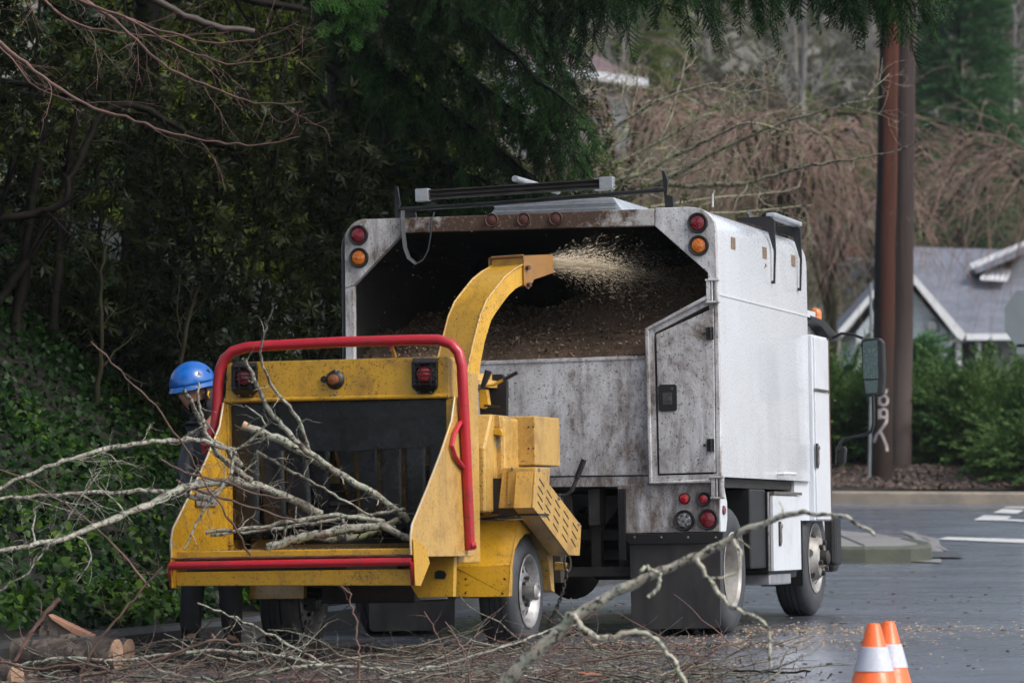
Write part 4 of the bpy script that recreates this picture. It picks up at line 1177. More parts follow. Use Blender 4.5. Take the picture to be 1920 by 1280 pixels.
# left embankment, built outward from the kerb
def bankz(d): return np.interp(d, [0, .16, .5, .9, 2.2, 4.5, 8, 14, 40], [.13, .13, .16, .22, .95, 2.5, 3.8, 4.6, 6.0])
ts_ = np.linspace(0, 1, 60); ds_ = np.concatenate([np.arange(.15, 5, .16), np.arange(5, 42, 1.6)])
kx = np.interp(np.linspace(3, 36.5, 60), [p[1] for p in KL] + [37], [p[0] for p in KL] + [2.6]); ky = np.linspace(3, 36.5, 60)
V = []
for x, y in zip(kx, ky):
    for d in ds_:
        X_, Y_ = x - d * .97, y + d * .24
        V.append((X_, Y_, float(ground(x, y)) + float(bankz(d)) + .05 * math.sin(X_ * 2.3) * math.sin(Y_ * 1.9) * min(1, d)))
nd = len(ds_); i = (np.arange(59)[:, None] * nd + np.arange(nd - 1)[None]).ravel()
tag(np_mesh('embankment', V, np.stack([i, i + 1, i + nd + 1, i + nd], 1), SOIL, smooth=True), kind='structure')
def bank_point(y, d):
    x = float(np.interp(y, [p[1] for p in KL], [p[0] for p in KL]))
    X_, Y_ = x - d * .97, y + d * .24
    return Vector((X_, Y_, float(ground(x, y)) + float(bankz(d)) + .05 * math.sin(X_ * 2.3) * math.sin(Y_ * 1.9) * min(1, d)))

# ---------------- utility poles
def _pole(name, a, b, dark):
    m = N(name)
    xx, yy_, zz_ = m.sep()
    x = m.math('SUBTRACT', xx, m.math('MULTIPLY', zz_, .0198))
    g = m.noise(3, 8, .75, (3, 3, .10), lo=.35, hi=.65)
    c = m.mix(g, a, b)
    kn = m.noise(2.6, 3, .5, (1.6, 1.6, 1.6), lo=.66, hi=.72)
    c = m.mix(m.math('MULTIPLY', kn, .4), c, tuple(min(1, v * 2 + .05) for v in a))
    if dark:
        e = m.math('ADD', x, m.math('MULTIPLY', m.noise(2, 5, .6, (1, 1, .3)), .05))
        c = m.mix(m.ramp(e, -.035, -.010, 1, 0), c, dark)  # left part of the shaft coloured darker, following its lean
    z = m.sep()[2]
    c = m.mix(m.ramp(m.math('ADD', z, m.math('MULTIPLY', m.noise(1.5, 4, .6), 1.2)), 2.3, 3.6, 1, 0), c, (.028, .018, .014) if dark else (.075, .058, .052))
    m.set(Base_Color=c, Roughness=.75).bump(m.noise(8, 6, .7, (3, 3, .15)), .9, .02)
    m.b.inputs['Specular IOR Level'].default_value = .2
    return m.m
def pole(base, top, Y, r0, r1, mat, label, name='utility_pole'):
    a = at(*base, Y); b = at(*top, Y); d = b - a
    e = a + d * 1.35
    a = a - d.normalized() * .35
    o = root(name, Matrix.Translation(a), label, 'utility pole')
    m = MB(); n = 14
    pth = [Vector((e - a) * (k / n)) + Vector((.006 * math.sin(k * 1.9), 0, 0)) for k in range(n + 1)]
    m.tube(pth, [r0 + (r1 - r0) * k / n for k in range(n + 1)], 28)
    part('shaft', m, mat, o, smooth=True)
    return o, a
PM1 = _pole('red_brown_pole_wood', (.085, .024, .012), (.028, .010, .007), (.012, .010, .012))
PM2 = _pole('grey_brown_pole_wood', (.055, .038, .034), (.028, .020, .018), None)
p1_, a1 = pole((1651, 917), (1668, 60), 52.4, .155, .125, PM1, 'reddish brown utility pole with dark left side, white graffiti and a conduit', 'utility_pole')
p2_, a2 = pole((1685, 917), (1698, 40), 53.6, .175, .14, PM2, 'thicker grey brown utility pole standing behind the reddish one')
# conduit with its foot guard
cq = lambda x, y, Y=52.15: at(x, y, Y) - a1
part('conduit', MB().tube([cq(1632, 530), cq(1634, 640), cq(1632, 760), cq(1630, 890)], .022, 10), simple('galvanised_conduit', (.20, .22, .23), .5, .3, .3, 6), p1_, smooth=True)
part('conduit_guard', MB().prism([cq(1627, 890), cq(1634, 891), cq(1629, 925), cq(1619, 924)], (0, .05, 0)), simple('grey_guard', (.34, .37, .40), .5), p1_)
GR = simple('white_spray_paint', (.42, .38, .38), .7, 0, .45, 12, (.2, .17, .17))
def onpole(x, y, Yc=52.4, cx=None):
    # a point on the near surface of the first pole
    c = at(1651 + (917 - y) * 17 / 857, y, Yc); r = .152; p = at(x, y, Yc)
    dx = max(-.97 * r, min(.97 * r, p.x - c.x)); return Vector((c.x + dx, Yc - math.sqrt(r * r - dx * dx) - .003, p.z))
def spray(pts, wd_):
    m = MB(); dense = []
    for (xa, ya), (xb, yb) in zip(pts[:-1], pts[1:]):
        k = max(1, int(math.hypot(xb - xa, yb - ya) / 3))
        dense += [(xa + (xb - xa) * i / k, ya + (yb - ya) * i / k) for i in range(k)]
    dense.append(pts[-1])
    for i, (x, y) in enumerate(dense):
        xa, ya = dense[max(i - 1, 0)]; xb, yb = dense[min(i + 1, len(dense) - 1)]
        l_ = math.hypot(xb - xa, yb - ya) or 1; nx, ny = -(yb - ya) / l_ * wd_ / 2, (xb - xa) / l_ * wd_ / 2
        m.v += [onpole(x + nx, y + ny) - a1, onpole(x - nx, y - ny) - a1]
    m.v = [tuple(v) for v in m.v]
    m.f = [(2 * i, 2 * i + 1, 2 * i + 3, 2 * i + 2) for i in range(len(dense) - 1)]
    return m
gm = MB()
ell = lambda cx, cy_, rx, ry: [(cx + rx * math.cos(t * math.pi / 6), cy_ + ry * math.sin(t * math.pi / 6)) for t in range(13)]
for pts, w_ in ((ell(1655, 751, 8, 9), 4.5), ([(1647, 742), (1647, 760)], 5), (ell(1655, 775, 7, 8), 4.5), ([(1647, 767), (1647, 786)], 5), ([(1662, 780), (1660, 792), (1650, 806), (1642, 815), (1637, 830)], 5), ([(1648, 806), (1655, 822), (1661, 836), (1662, 846)], 5), ([(1658, 738), (1661, 730)], 5), ([(1633, 782), (1633, 800)], 5), ([(1632, 816), (1630, 844)], 4.5)):
    g_ = spray(pts, w_); gm.add(g_.v, g_.f)
part('graffiti', gm, GR, p1_, label='white sprayed squiggle of two loops and a cross stroke')

# ---------------- houses
def siding(name, c):
    m = N(name)
    z = m.sep()[2]
    f = m.math('FRACT', m.math('MULTIPLY', z, 6.5))
    m.set(Base_Color=m.mix(m.ramp(f, .0, .12, 1, 0), c, tuple(v * .55 for v in c)), Roughness=.6)
    m.bump(f, .6, .02)
    return m.m
SID = siding('pale_blue_siding', (.60, .68, .74)); SID2 = siding('grey_siding', (.20, .22, .25))
def roofm(name, c, c2):
    m = N(name)
    br = m.n('ShaderNodeTexBrick'); br.inputs['Scale'].default_value = 3.2
    br.inputs['Color1'].default_value = (*c, 1); br.inputs['Color2'].default_value = (*c2, 1); br.inputs['Mortar'].default_value = (*[v * .45 for v in c], 1)
    br.inputs['Mortar Size'].default_value = .03
    m.l(m.co((1, 1, 1.4)), br.inputs['Vector'])
    m.set(Base_Color=m.mix(m.noise(1.4, 6, .7, lo=.45, hi=.7), br.outputs[0], tuple(v * .6 for v in c2)), Roughness=.5)
    return m.m
RF1 = roofm('grey_shingles', (.20, .21, .25), (.14, .15, .18)); RF2 = roofm('pinkish_shingles', (.20, .14, .145), (.15, .11, .115))
TRIM = simple('white_trim', (.72, .74, .77), .4, 0, .1, 4)
ROOFW = simple('near_white_roof', (.78, .80, .84), .25)  # plain near-white base colour with low roughness
DOORC = simple('porch_shade_colour', (.03, .032, .038), .6)
HY = 86.0
h1 = root('house', Matrix.Translation(at(1780, 700, HY)), 'grey roofed house with pale blue gable, white trim and porch posts beyond the juniper hedge', 'house')
O1 = h1.matrix_world.translation.copy()
H = lambda x, y, Y=HY: at(x, y, Y) - O1
# main body and roof behind the gable
part('wall', MB().prism([H(1776, 632, HY + 1), H(1930, 632, HY + 1), H(1930, 760, HY + 1), H(1776, 760, HY + 1)], (0, 6, 0)), SID2, h1)
part('roof', MB().prism([H(1700, 629, HY), H(1965, 629, HY), H(1965, 470, HY + 4.4), H(1690, 462, HY + 4.4)], (0, 0, -.15)), RF1, h1)
part('gutter', MB().box(tuple(H(1812, 637, HY - .1)), tuple(H(1965, 626, HY + .05))), TRIM, h1)
part('porch_shade_panel', MB().prism([H(1776, 636, HY + .9), H(1863, 636, HY + .9), H(1863, 760, HY + .9), H(1776, 760, HY + .9)], (0, .05, 0)), DOORC, h1)  # flat dark panel stands in for the shade under the porch
for x in (1797, 1834): part('porch_post', MB().box(tuple(H(x - 3.5, 760, HY + .3)), tuple(H(x + 3.5, 636, HY + .5))), TRIM, h1)
part('front_door', MB().box(tuple(H(1843, 700, HY + .8)), tuple(H(1860, 642, HY + .88))), BLK, h1)
gy = HY - 2.2
G = lambda x, y, d=0: at(x, y, gy + d) - O1
gw = part('gable_wall', MB().prism([G(1606, 622), G(1689, 518), G(1776, 622), G(1776, 760), G(1606, 760)], (0, 4, 0)), SID, h1)
for pts in ([G(1684, 494, -.5), G(1690, 487, -.5), G(1811, 626, -.5), G(1805, 638, -.5), G(1797, 635, -.5)], [G(1692, 494, -.5), G(1688, 486, -.5), G(1571, 620, -.5), G(1578, 630, -.5)]):
    part('rake_board', MB().prism(pts, (0, .08, 0)), TRIM, gw)
part('gable_roof', MB().prism([G(1690, 487, -.48), G(1811, 626, -.48), G(1805, 630, -.48), G(1690, 496, -.48), G(1575, 626, -.48), G(1570, 620, -.48)], (0, 5.5, 0)), RF1, h1)
wn_ = part('window', MB().box(tuple(G(1738, 694, -.05)), tuple(G(1763, 646, .02))), TRIM, gw)
part('pane', MB().box(tuple(G(1741, 690, -.07)), tuple(G(1760, 652, -.04))), GLASS, wn_)
part('soffit_bracket', MB().tube([G(1772, 650, -.05), G(1781, 645, -.2), G(1785, 634, -.3)], .05, 6), TRIM, gw)
part('gable_lamp', MB().lathe([(.16, 0), (.16, -.04), (.10, -.06), (.001, -.06)], G(1747, 611, -.02), (0, 1, 0), 14), ALU, gw)
# upper cross gable at right
up = part('upper_wall', MB().prism([H(1850, 560, HY + 3), H(1935, 452, HY + 3), H(2010, 560, HY + 3)], (0, 3, 0)), SID2, h1)
part('rake_board', MB().prism([H(1818, 494, HY + 2.4), H(1935, 446, HY + 2.4), H(1935, 460, HY + 2.4), H(1826, 505, HY + 2.4)], (0, .1, 0)), TRIM, up)
part('dormer_roof', MB().prism([H(1838, 520, HY + 2.2), H(1888, 523, HY + 2.2), H(1898, 498, HY + 3.4), H(1850, 498, HY + 3.4)], (0, 0, -.06)), ROOFW, h1)
part('upper_roof', MB().prism([H(1826, 503, HY + 2.3), H(1935, 455, HY + 2.3), H(1935, 470, HY + 2.3), H(1832, 512, HY + 2.3)], (0, 4, 0)), RF1, h1)
# second house, left of the poles
h2 = root('house', Matrix.Translation(at(1570, 660, 100)), 'low grey roofed house with brick chimney glimpsed through twigs left of the poles', 'house')
O2 = h2.matrix_world.translation.copy(); H2 = lambda x, y, Y=100.: at(x, y, Y) - O2
part('roof', MB().prism([H2(1500, 610), H2(1690, 612), H2(1690, 492, 104), H2(1500, 488, 104)], (0, 0, -.15)), RF1, h2)
part('wall', MB().prism([H2(1505, 610, 100.3), H2(1690, 610, 100.3), H2(1690, 720, 100.3), H2(1505, 720, 100.3)], (0, 5, 0)), SID, h2)
part('ridge_flashing', MB().prism([H2(1588, 483, 104), H2(1660, 484, 104), H2(1660, 500, 104), H2(1588, 497, 104)], (0, .3, 0)), ROOFW, h2)
part('chimney', MB().box(tuple(H2(1582, 488, 104.5)), tuple(H2(1640, 462, 105.3))), simple('brick_orange', (.22, .09, .06), .8, 0, .4, 12), h2)
# hillside house, upper left of the truck
h3 = root('house', Matrix.Translation(at(1090, 240, 112)), 'pale blue house with pinkish roof and white gutter high on the hill above the truck', 'house')
O3 = h3.matrix_world.translation.copy(); H3 = lambda x, y, Y=112.: at(x, y, Y) - O3
part('roof', MB().prism([H3(940, 118), H3(1215, 158), H3(1150, 122, 117), H3(1010, 50, 117), H3(940, 50, 117)], (0, 0, -.12)), RF2, h3)
part('gutter', MB().prism([H3(940, 108, 111.8), H3(1215, 148, 111.8), H3(1215, 164, 111.8), H3(940, 126, 111.8)], (0, .18, 0)), TRIM, h3)
part('wall', MB().prism([H3(940, 124, 112.8), H3(1180, 156, 112.8), H3(1180, 300, 112.8), H3(940, 300, 112.8)], (0, 5, 0)), siding('shaded_blue_siding', (.32, .38, .42)), h3)  # blue siding in a darker copy, shade put into its colour
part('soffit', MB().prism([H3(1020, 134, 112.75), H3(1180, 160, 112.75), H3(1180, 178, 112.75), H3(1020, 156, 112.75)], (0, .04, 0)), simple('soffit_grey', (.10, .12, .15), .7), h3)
part('wall_lamp', MB().lathe([(.22, 0), (.2, .15), (.1, .28), (.001, .3)], H3(1072, 182, 112.5), (0, 0, 1), 12), TRIM, h3)
wq = part('window', MB().prism([H3(1098, 178, 112.76), H3(1150, 184, 112.76), H3(1150, 224, 112.76), H3(1098, 220, 112.76)], (0, .03, 0)), TRIM, h3)
part('pane', MB().prism([H3(1101, 182, 112.73), H3(1147, 188, 112.73), H3(1147, 220, 112.73), H3(1101, 216, 112.73)], (0, .02, 0)), GLASS, wq)
# back of an octagonal road sign at the right edge
SY = 46.
sg = root('stop_sign', Matrix.Translation(at(1921, 960, SY)), 'plain grey back of an octagonal road sign on its post at the right edge', 'road sign')
OS = sg.matrix_world.translation.copy(); S_ = lambda x, y, Y=SY: at(x, y, Y) - OS
pc = at(1921, 598, SY); rr = 38 / scl(SY)
part('sign_plate', MB().prism([pc - OS + Vector((rr * math.cos(R(22.5 + 45 * k)) * 1.06, 0, rr * math.sin(R(22.5 + 45 * k)) * 1.5)) for k in range(8)], (0, .004, 0)), simple('grey_sign_back', (.17, .20, .21), .45, .3, .15, 3), sg)
part('sign_plate', MB().prism([S_(1906, 645, SY + .0), S_(1936, 645), S_(1936, 664), S_(1906, 664)], (0, .004, 0)), MATS['grey_sign_back'], sg)
part('sign_post', MB().box(tuple(S_(1925, 1000, SY + .02)), tuple(S_(1932, 545, SY + .07))), ALU, sg)
# ================================================================ VEGETATION
def leafmat(name, c1, c2, rough=.4, trans=.25, patch_=1.0):
    m = N(name)
    g = m.n('ShaderNodeNewGeometry')
    c = m.mix(g.outputs['Random Per Island'], c1, c2)
    c = m.mix(m.noise(patch_, 3, .6, lo=.35, hi=.65), c, tuple(v * .6 for v in c1))
    m.set(Base_Color=c, Roughness=rough)
    m.b.inputs['Specular IOR Level'].default_value = .12
    tb = m.n('ShaderNodeBsdfTranslucent'); m.l(c, tb.inputs['Color'])
    mx = m.n('ShaderNodeMixShader'); mx.inputs[0].default_value = trans
    m.l(m.b.outputs[0], mx.inputs[1]); m.l(tb.outputs[0], mx.inputs[2]); m.l(mx.outputs[0], m.out.inputs['Surface'])
    return m.m
def unit(v): return v / np.maximum(np.linalg.norm(v, axis=-1, keepdims=True), 1e-9)
def frames(d, up=None, spin=None):
    """rotation matrices whose x axis is d"""
    d = unit(np.asarray(d, float)); n = len(d)
    ref = np.tile([0, 0, 1.], (n, 1)) if up is None else up
    ref = ref + rng.normal(0, .05, (n, 3))
    y = unit(np.cross(ref, d)); z = np.cross(d, y)
    if spin is not None:
        cs, sn = np.cos(spin)[:, None], np.sin(spin)[:, None]
        y, z = y * cs + z * sn, z * cs - y * sn
    return np.stack([d, y, z], -1)
def inst(tV, tF, pos, rot, sc_):
    n = len(pos); tV = np.asarray(tV, float); tF = np.asarray(tF)
    sc_ = np.asarray(sc_, float).reshape(n, -1)[:, None, :]
    V = np.einsum('nij,nvj->nvi', rot, tV[None] * sc_) + pos[:, None, :]
    Fq = tF[None] + (np.arange(n) * len(tV))[:, None, None]
    return V.reshape(-1, 3), Fq.reshape(-1, tF.shape[1])
def join(parts_):
    Vs, Fs, k = [], [], 0
    for V, Fq in parts_:
        Vs.append(V); Fs.append(Fq + k); k += len(V)
    return np.concatenate(Vs), np.concatenate(Fs)
def tubes_np(P, Rr, k=5):
    """P (n,m,3) polylines, Rr (n,m) radii -> quads"""
    n, m, _ = P.shape
    T = np.empty_like(P); T[:, 1:-1] = P[:, 2:] - P[:, :-2]; T[:, 0] = P[:, 1] - P[:, 0]; T[:, -1] = P[:, -1] - P[:, -2]
    T = unit(T)
    mean = unit(P[:, -1] - P[:, 0] + 1e-6)
    ref = unit(np.cross(mean, rng.normal(0, 1, (n, 3))))[:, None, :]
    a = unit(ref - T * (T * ref).sum(-1, keepdims=True)); b = np.cross(T, a)
    an = np.arange(k) * 2 * np.pi / k
    V = P[:, :, None, :] + (a[:, :, None, :] * np.cos(an)[None, None, :, None] + b[:, :, None, :] * np.sin(an)[None, None, :, None]) * Rr[:, :, None, None]
    i = np.arange(m - 1)[:, None]; j = np.arange(k)[None]
    q = np.stack([i * k + j, i * k + (j + 1) % k, (i + 1) * k + (j + 1) % k, (i + 1) * k + j], -1).reshape(-1, 4)
    Fq = q[None] + (np.arange(n) * m * k)[:, None, None]
    return V.reshape(-1, 3), Fq.reshape(-1, 4)
class Wood:
    """collects limbs and grows side shoots from them"""
    def __init__(s): s.g = {}; s.tips = []
    def add(s, P, Rr):
        P = np.asarray(P, float); Rr = np.asarray(Rr, float); s.g.setdefault(len(P), []).append((P, Rr))
    def smooth(s, pts, r0, r1, m=None, jit=0.):
        pts = np.asarray([tuple(p) for p in pts], float)
        L_ = np.r_[0, np.cumsum(np.linalg.norm(np.diff(pts, axis=0), axis=1))]
        m = m or max(8, len(pts) * 4)
        t = np.linspace(0, L_[-1], m)
        P = np.stack([np.interp(t, L_, pts[:, i]) for i in range(3)], 1)
        for _ in range(2): P[1:-1] = (P[:-2] + 2 * P[1:-1] + P[2:]) / 4
        if jit: P[1:-1] += rng.normal(0, jit, (m - 2, 3))
        Rr = (r0 + (r1 - r0) * np.linspace(0, 1, m)) * (1 + .12 * rng.normal(0, 1, m).clip(-1, 1))
        s.add(P, Rr); return P, Rr
    def shoot(s, p, d, ln, r, wob=.25, grav=0., m=7, tip=.35):
        P = [np.array(p, float)]; d = unit(np.array(d, float)); st = ln / (m - 1)
        for i in range(m - 1):
            d = unit(d + rng.normal(0, wob, 3) * .6 + np.array([0, 0, -grav]))
            P.append(P[-1] + d * st)
        P = np.array(P); s.add(P, r * np.linspace(1, tip, m)); return P, d
    def grow(s, P, r, lv, n, ln, ang=.9, wob=.25, grav=0., ratio=.55, rr=.5, t0=.1, up=0.):
        """side shoots along polyline P, recursively"""
        if lv == 0: s.tips.append(P[-1]); return
        m = len(P)
        for k in range(n):
            t = t0 + (1 - t0) * (k + rng.random()) / n
            i = min(int(t * (m - 1)), m - 2); f = t * (m - 1) - i
            p = P[i] * (1 - f) + P[i + 1] * f; d = unit(P[i + 1] - P[i])
            sd = unit(np.cross(d, rng.normal(0, 1, 3)))
            a = ang * (.7 + .6 * rng.random())
            dd = d * math.cos(a) + sd * math.sin(a) + np.array([0, 0, up])
            l_ = ln * (1 - .5 * t) * (.6 + .8 * rng.random())
            Q, _ = s.shoot(p, dd, l_, max(r * rr * (1 - .4 * t), .0012), wob, grav)
            s.grow(Q, r * rr, lv - 1, max(2, int(n * .6)), ln * ratio, ang, wob, grav, ratio, rr, .2, up)
    def arrays(s, k=5):
        return join([tubes_np(np.array([a for a, _ in l]), np.array([b for _, b in l]), k) for l in s.g.values()])
def quad2(V, F4): return V, F4
LEAF = np.array([[0, 0, 0], [.5, .5, .06], [1, 0, -.08], [.5, -.5, .06]]); LF = np.array([[0, 1, 2, 3]])
def rosette(n=7, ln=1., wd=.28, droop=.3):
    V, Fq = [], []
    for k in range(n):
        a = k * 2 * math.pi / n + rng.random() * .4; l_ = ln * (.8 + .4 * rng.random()); dr = droop * (.5 + rng.random())
        c, s_ = math.cos(a), math.sin(a)
        for x, y, z in ((.05, 0, 0), (.5, wd / 2, .02 - dr * .25), (1, 0, -dr), (.5, -wd / 2, .02 - dr * .25)):
            V.append([z, (x * c - y * s_) * l_, (x * s_ + y * c) * l_])
        Fq.append([4 * k, 4 * k + 1, 4 * k + 2, 4 * k + 3])
    return np.array(V), np.array(Fq)
def ellipsoid_pts(n, c, r, shell=.55):
    d = unit(rng.normal(0, 1, (n, 3))); t = (shell + (1 - shell) * rng.random(n)) ** .8
    return np.asarray(c) + d * t[:, None] * np.asarray(r), d
def leafy(name, clumps, nper, size, mat, parent, n=7, wd=.28, csd=.22, droop=.3):
    """crown of leaf rosettes gathered in clumps (c, spread)"""
    T = [rosette(n, 1, wd, droop) for _ in range(3)]; out_ = []
    cc = np.asarray(clumps, float)
    for i, t in enumerate(T):
        sel = cc[i::3]
        if not len(sel): continue
        pos = np.repeat(sel, nper, 0) + rng.normal(0, csd, (len(sel) * nper, 3)) * [1, 1, .6]
        d = unit(rng.normal(0, 1, pos.shape) + [0, -.25, .7])
        out_.append(inst(t[0], t[1], pos, frames(d, spin=rng.random(len(pos)) * 6.3), size * (.6 + .7 * rng.random(len(pos)))))
    V, Fq = join(out_)
    return np_mesh(name, V, Fq, mat, parent)

BARKD = simple('dark_wet_bark', (.011, .009, .006), .6, 0, .5, 14, (.007, .006, .005), .5)
BARKM = simple('mossy_bark', (.032, .030, .014), .7, 0, .5, 5, (.014, .012, .008), .5)
for m_ in (BARKD, BARKM):
    next(n_ for n_ in m_.node_tree.nodes if n_.type == 'BSDF_PRINCIPLED').inputs['Specular IOR Level'].default_value = .08
def lichen(name, a, b, c, sc_=18):
    m = N(name)
    k = m.mix(m.noise(sc_, 5, .7, lo=.38, hi=.6), a, b)
    k = m.mix(m.noise(sc_ * .45, 5, .7, lo=.53, hi=.6), k, c)
    k = m.mix(m.noise(sc_ * 3, 3, .7, lo=.52, hi=.60), k, (.02, .015, .011))
    m.set(Base_Color=k, Roughness=.65).bump(m.noise(sc_ * 3, 5, .7), .6, .01)
    return m.m
LICH = lichen('lichen_bark', (.11, .085, .06), (.36, .35, .29), (.26, .29, .22))
LICH2 = lichen('mossy_lichen_bark', (.20, .17, .11), (.36, .35, .25), (.27, .31, .14), 9)
TWIG = simple('brown_twig', (.12, .07, .048), .6, 0, .5, 12, (.06, .035, .026), .2)
LICH3 = lichen('pale_foreground_bark', (.30, .26, .19), (.50, .48, .38), (.36, .38, .27), 14)
LICHD = lichen('litter_bark', (.06, .045, .032), (.20, .185, .14), (.13, .15, .11), 14)
REDTW = simple('reddish_twig', (.17, .085, .065), .6, 0, .4, 12, (.10, .06, .048))
WEEP = simple('weeping_twig_tan', (.34, .21, .165), .6, 0, .4, .8, (.13, .08, .062))
GREYTW = simple('haze_paled_bark', (.21, .20, .19), .8, 0, .4, 3, (.13, .125, .115))  # grey lightened so the bark colour stands in for haze
LAU = leafmat('laurel_leaf', (.006, .011, .002), (.032, .042, .005), .45, .3)  # leaves darkened, thicket shade put into the colour
LAUM = leafmat('mid_laurel_leaf', (.02, .036, .003), (.13, .17, .012), .45, .4)  # brighter copy, some daylight put into the leaf colour
LAUB = leafmat('painted_lit_laurel_leaf', (.12, .18, .008), (.26, .30, .03), .45, .45)  # brightest copy, sunlit look put into the leaf colour
IVY = leafmat('ivy_leaf', (.005, .022, .003), (.024, .070, .009), .38, .2, .9)
FIR = leafmat('fir_needle', (.005, .020, .004), (.045, .12, .026), .5, .15, 1.5)
FIRL = leafmat('fresh_fir_needle', (.03, .10, .015), (.09, .20, .04), .45, .25, 2)
JUN = leafmat('juniper_needle', (.035, .095, .026), (.14, .215, .055), .55, .2, 1.2)
CED = leafmat('cedar_foliage', (.03, .10, .035), (.12, .25, .09), .6, .15, .8)
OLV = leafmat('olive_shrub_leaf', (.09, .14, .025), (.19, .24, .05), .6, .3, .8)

# ---------------- ivy on the bank
def ivy_leaf():
    a = [(0, 0), (.18, .42), (.5, .34), (1.0, 0), (.5, -.34), (.18, -.42)]
    V = [[x, y, .06 * math.cos(y * 5) - .1 * x] for x, y in a]
    return np.array(V), np.array([[0, 1, 2, 3], [0, 3, 4, 5]])
IV, IF = ivy_leaf()
n = 62000
yy = 20.6 + 13 * rng.random(n) ** .8; dd_ = .25 + 6.2 * rng.random(n) ** 1.15
pos = np.array([tuple(bank_point(y, d)) for y, d in zip(yy, dd_)])
keep = np.sin(pos[:, 0] * 2.1 + pos[:, 1]) * np.sin(pos[:, 1] * 1.7) + rng.normal(0, .5, n) > -.9
pos = pos[keep]; nn = len(pos)
pos[:, 2] += np.abs(rng.normal(0, .10, nn)) + .10 * np.maximum(0, np.sin(pos[:, 0] * 3.3) * np.sin(pos[:, 1] * 2.9 + 1))
d = unit(rng.normal(0, .8, (nn, 3)) + [.3, -.55, -.35]); up = np.tile([.35, -.45, .8], (nn, 1)) + rng.normal(0, .35, (nn, 3))
V, Fq = inst(IV, IF, pos, frames(d, up), .028 + .042 * rng.random(nn))
tag(np_mesh('ivy', V, Fq, IVY), 'dark glossy ivy covering the bank at the left', 'ivy', kind='stuff')

n = 5200; yy = 20.8 + 9 * rng.random(n); dd_ = .25 + 2.8 * rng.random(n) ** 1.6
pos = np.array([tuple(bank_point(y, d)) for y, d in zip(yy, dd_)]); pos[:, 2] += .06 + np.abs(rng.normal(0, .10, n))
kp = np.sin(pos[:, 0] * 3.1 + 2) * np.sin(pos[:, 1] * 2.3) > -.1; pos = pos[kp]; n = len(pos)
V, Fq = inst(IV, IF, pos, frames(unit(rng.normal(0, .8, (n, 3)) + [.3, -.55, -.3]), np.tile([.35, -.45, .8], (n, 1)) + rng.normal(0, .4, (n, 3))), .03 + .055 * rng.random(n))
tag(np_mesh('ground_leaves', V, Fq, leafmat('yellow_green_leaf', (.03, .08, .008), (.10, .17, .02), .35, .3, 1.3)), 'brighter yellow green leaves low on the bank', 'undergrowth', kind='stuff')
# ---------------- laurel and rhododendron shrubs in the dark thicket
def shrub(x, Y, zb, h, rx, label, mat, nper=9, ncl=150, size=.11, seed=0, stems=5, name='laurel_shrub', group='dark broadleaf shrubs of the thicket', shell=.35):
    c = Vector((x, Y, zb)); o = root(name, Matrix.Translation(c), label, 'shrub', group)
    w = Wood()
    for k in range(stems):
        a = k * 2.4 + seed; b = np.array([.25 * math.cos(a) * rx, .2 * math.sin(a), -.2])
        top = np.array([rx * .7 * math.cos(a + .5), .5 * rx * math.sin(a), h * .85])
        P, Rr = w.smooth([b, b * .9 + top * .35 + [0, 0, .1 * h], top], .045, .012, 10, .03)
        w.grow(P, .02, 2, 5, h * .35, .8, .25, 0., .55, .55, .25, .25)
    V, Fq = w.arrays(5); np_mesh('stem', V, Fq, BARKM if seed % 2 else BARKD, o)
    cl, _ = ellipsoid_pts(ncl, (0, 0, h * .58), (rx, rx * .75, h * .48), shell)
    leafy('foliage', cl, nper, size, mat, o, 7, .27, .24)
    return o
sp = [(-4.5, 29.0, 1.9, 3.4, 1.5, 'leftmost laurel shrub of the thicket, above the ivy at the picture edge'),
      (-3.2, 30.2, 1.2, 3.4, 1.2, 'tall laurel shrub with thin pale stems, just above the ivy bank'),
      (-1.9, 29.2, .6, 3.6, 1.25, 'laurel shrub rising behind the worker in the blue helmet'),
      (-.6, 31.2, .5, 3.9, 1.35, 'laurel shrub standing behind the red bar of the chipper'),
      (-5.3, 33.2, 2.6, 4.2, 1.7, 'large laurel shrub deep in the thicket at upper left'),
      (-2.6, 34.2, 2.2, 4.2, 1.7, 'laurel shrub deep in the thicket, between the bare overhanging branches and the helmet'),
      (-.2, 36.0, 1.2, 3.6, 1.4, 'laurel shrub touching the left edge of the truck box')]
for i, (x, Y, zb, h, rx, lb) in enumerate(sp):
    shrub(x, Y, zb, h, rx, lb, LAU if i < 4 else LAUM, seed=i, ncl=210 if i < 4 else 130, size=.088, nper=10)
# brighter shrubs behind the thicket, open light put into their leaf colour
for i, (x, Y, zb, h, rx, lb) in enumerate([(-7.6, 47, 1.0, 7.0, 2.2, 'yellow green shrub beyond the thicket at far left, light painted into its leaves'),
      (-4.4, 49, .8, 7.2, 2.3, 'yellow green shrub with painted-in brightness, seen through the middle of the thicket'),
      (-1.5, 46, .4, 5.0, 1.8, 'yellow green shrub showing left of the truck box'),
      (-2.6, 56, 3.0, 8.0, 2.2, 'yellow green shrub seen high through gaps under the fir')]):
    shrub(x, Y, zb, h, rx, lb, LAUB, 8, 150, .16, i, 4, 'bright_shrub', 'bright shrubs behind the thicket', .3)
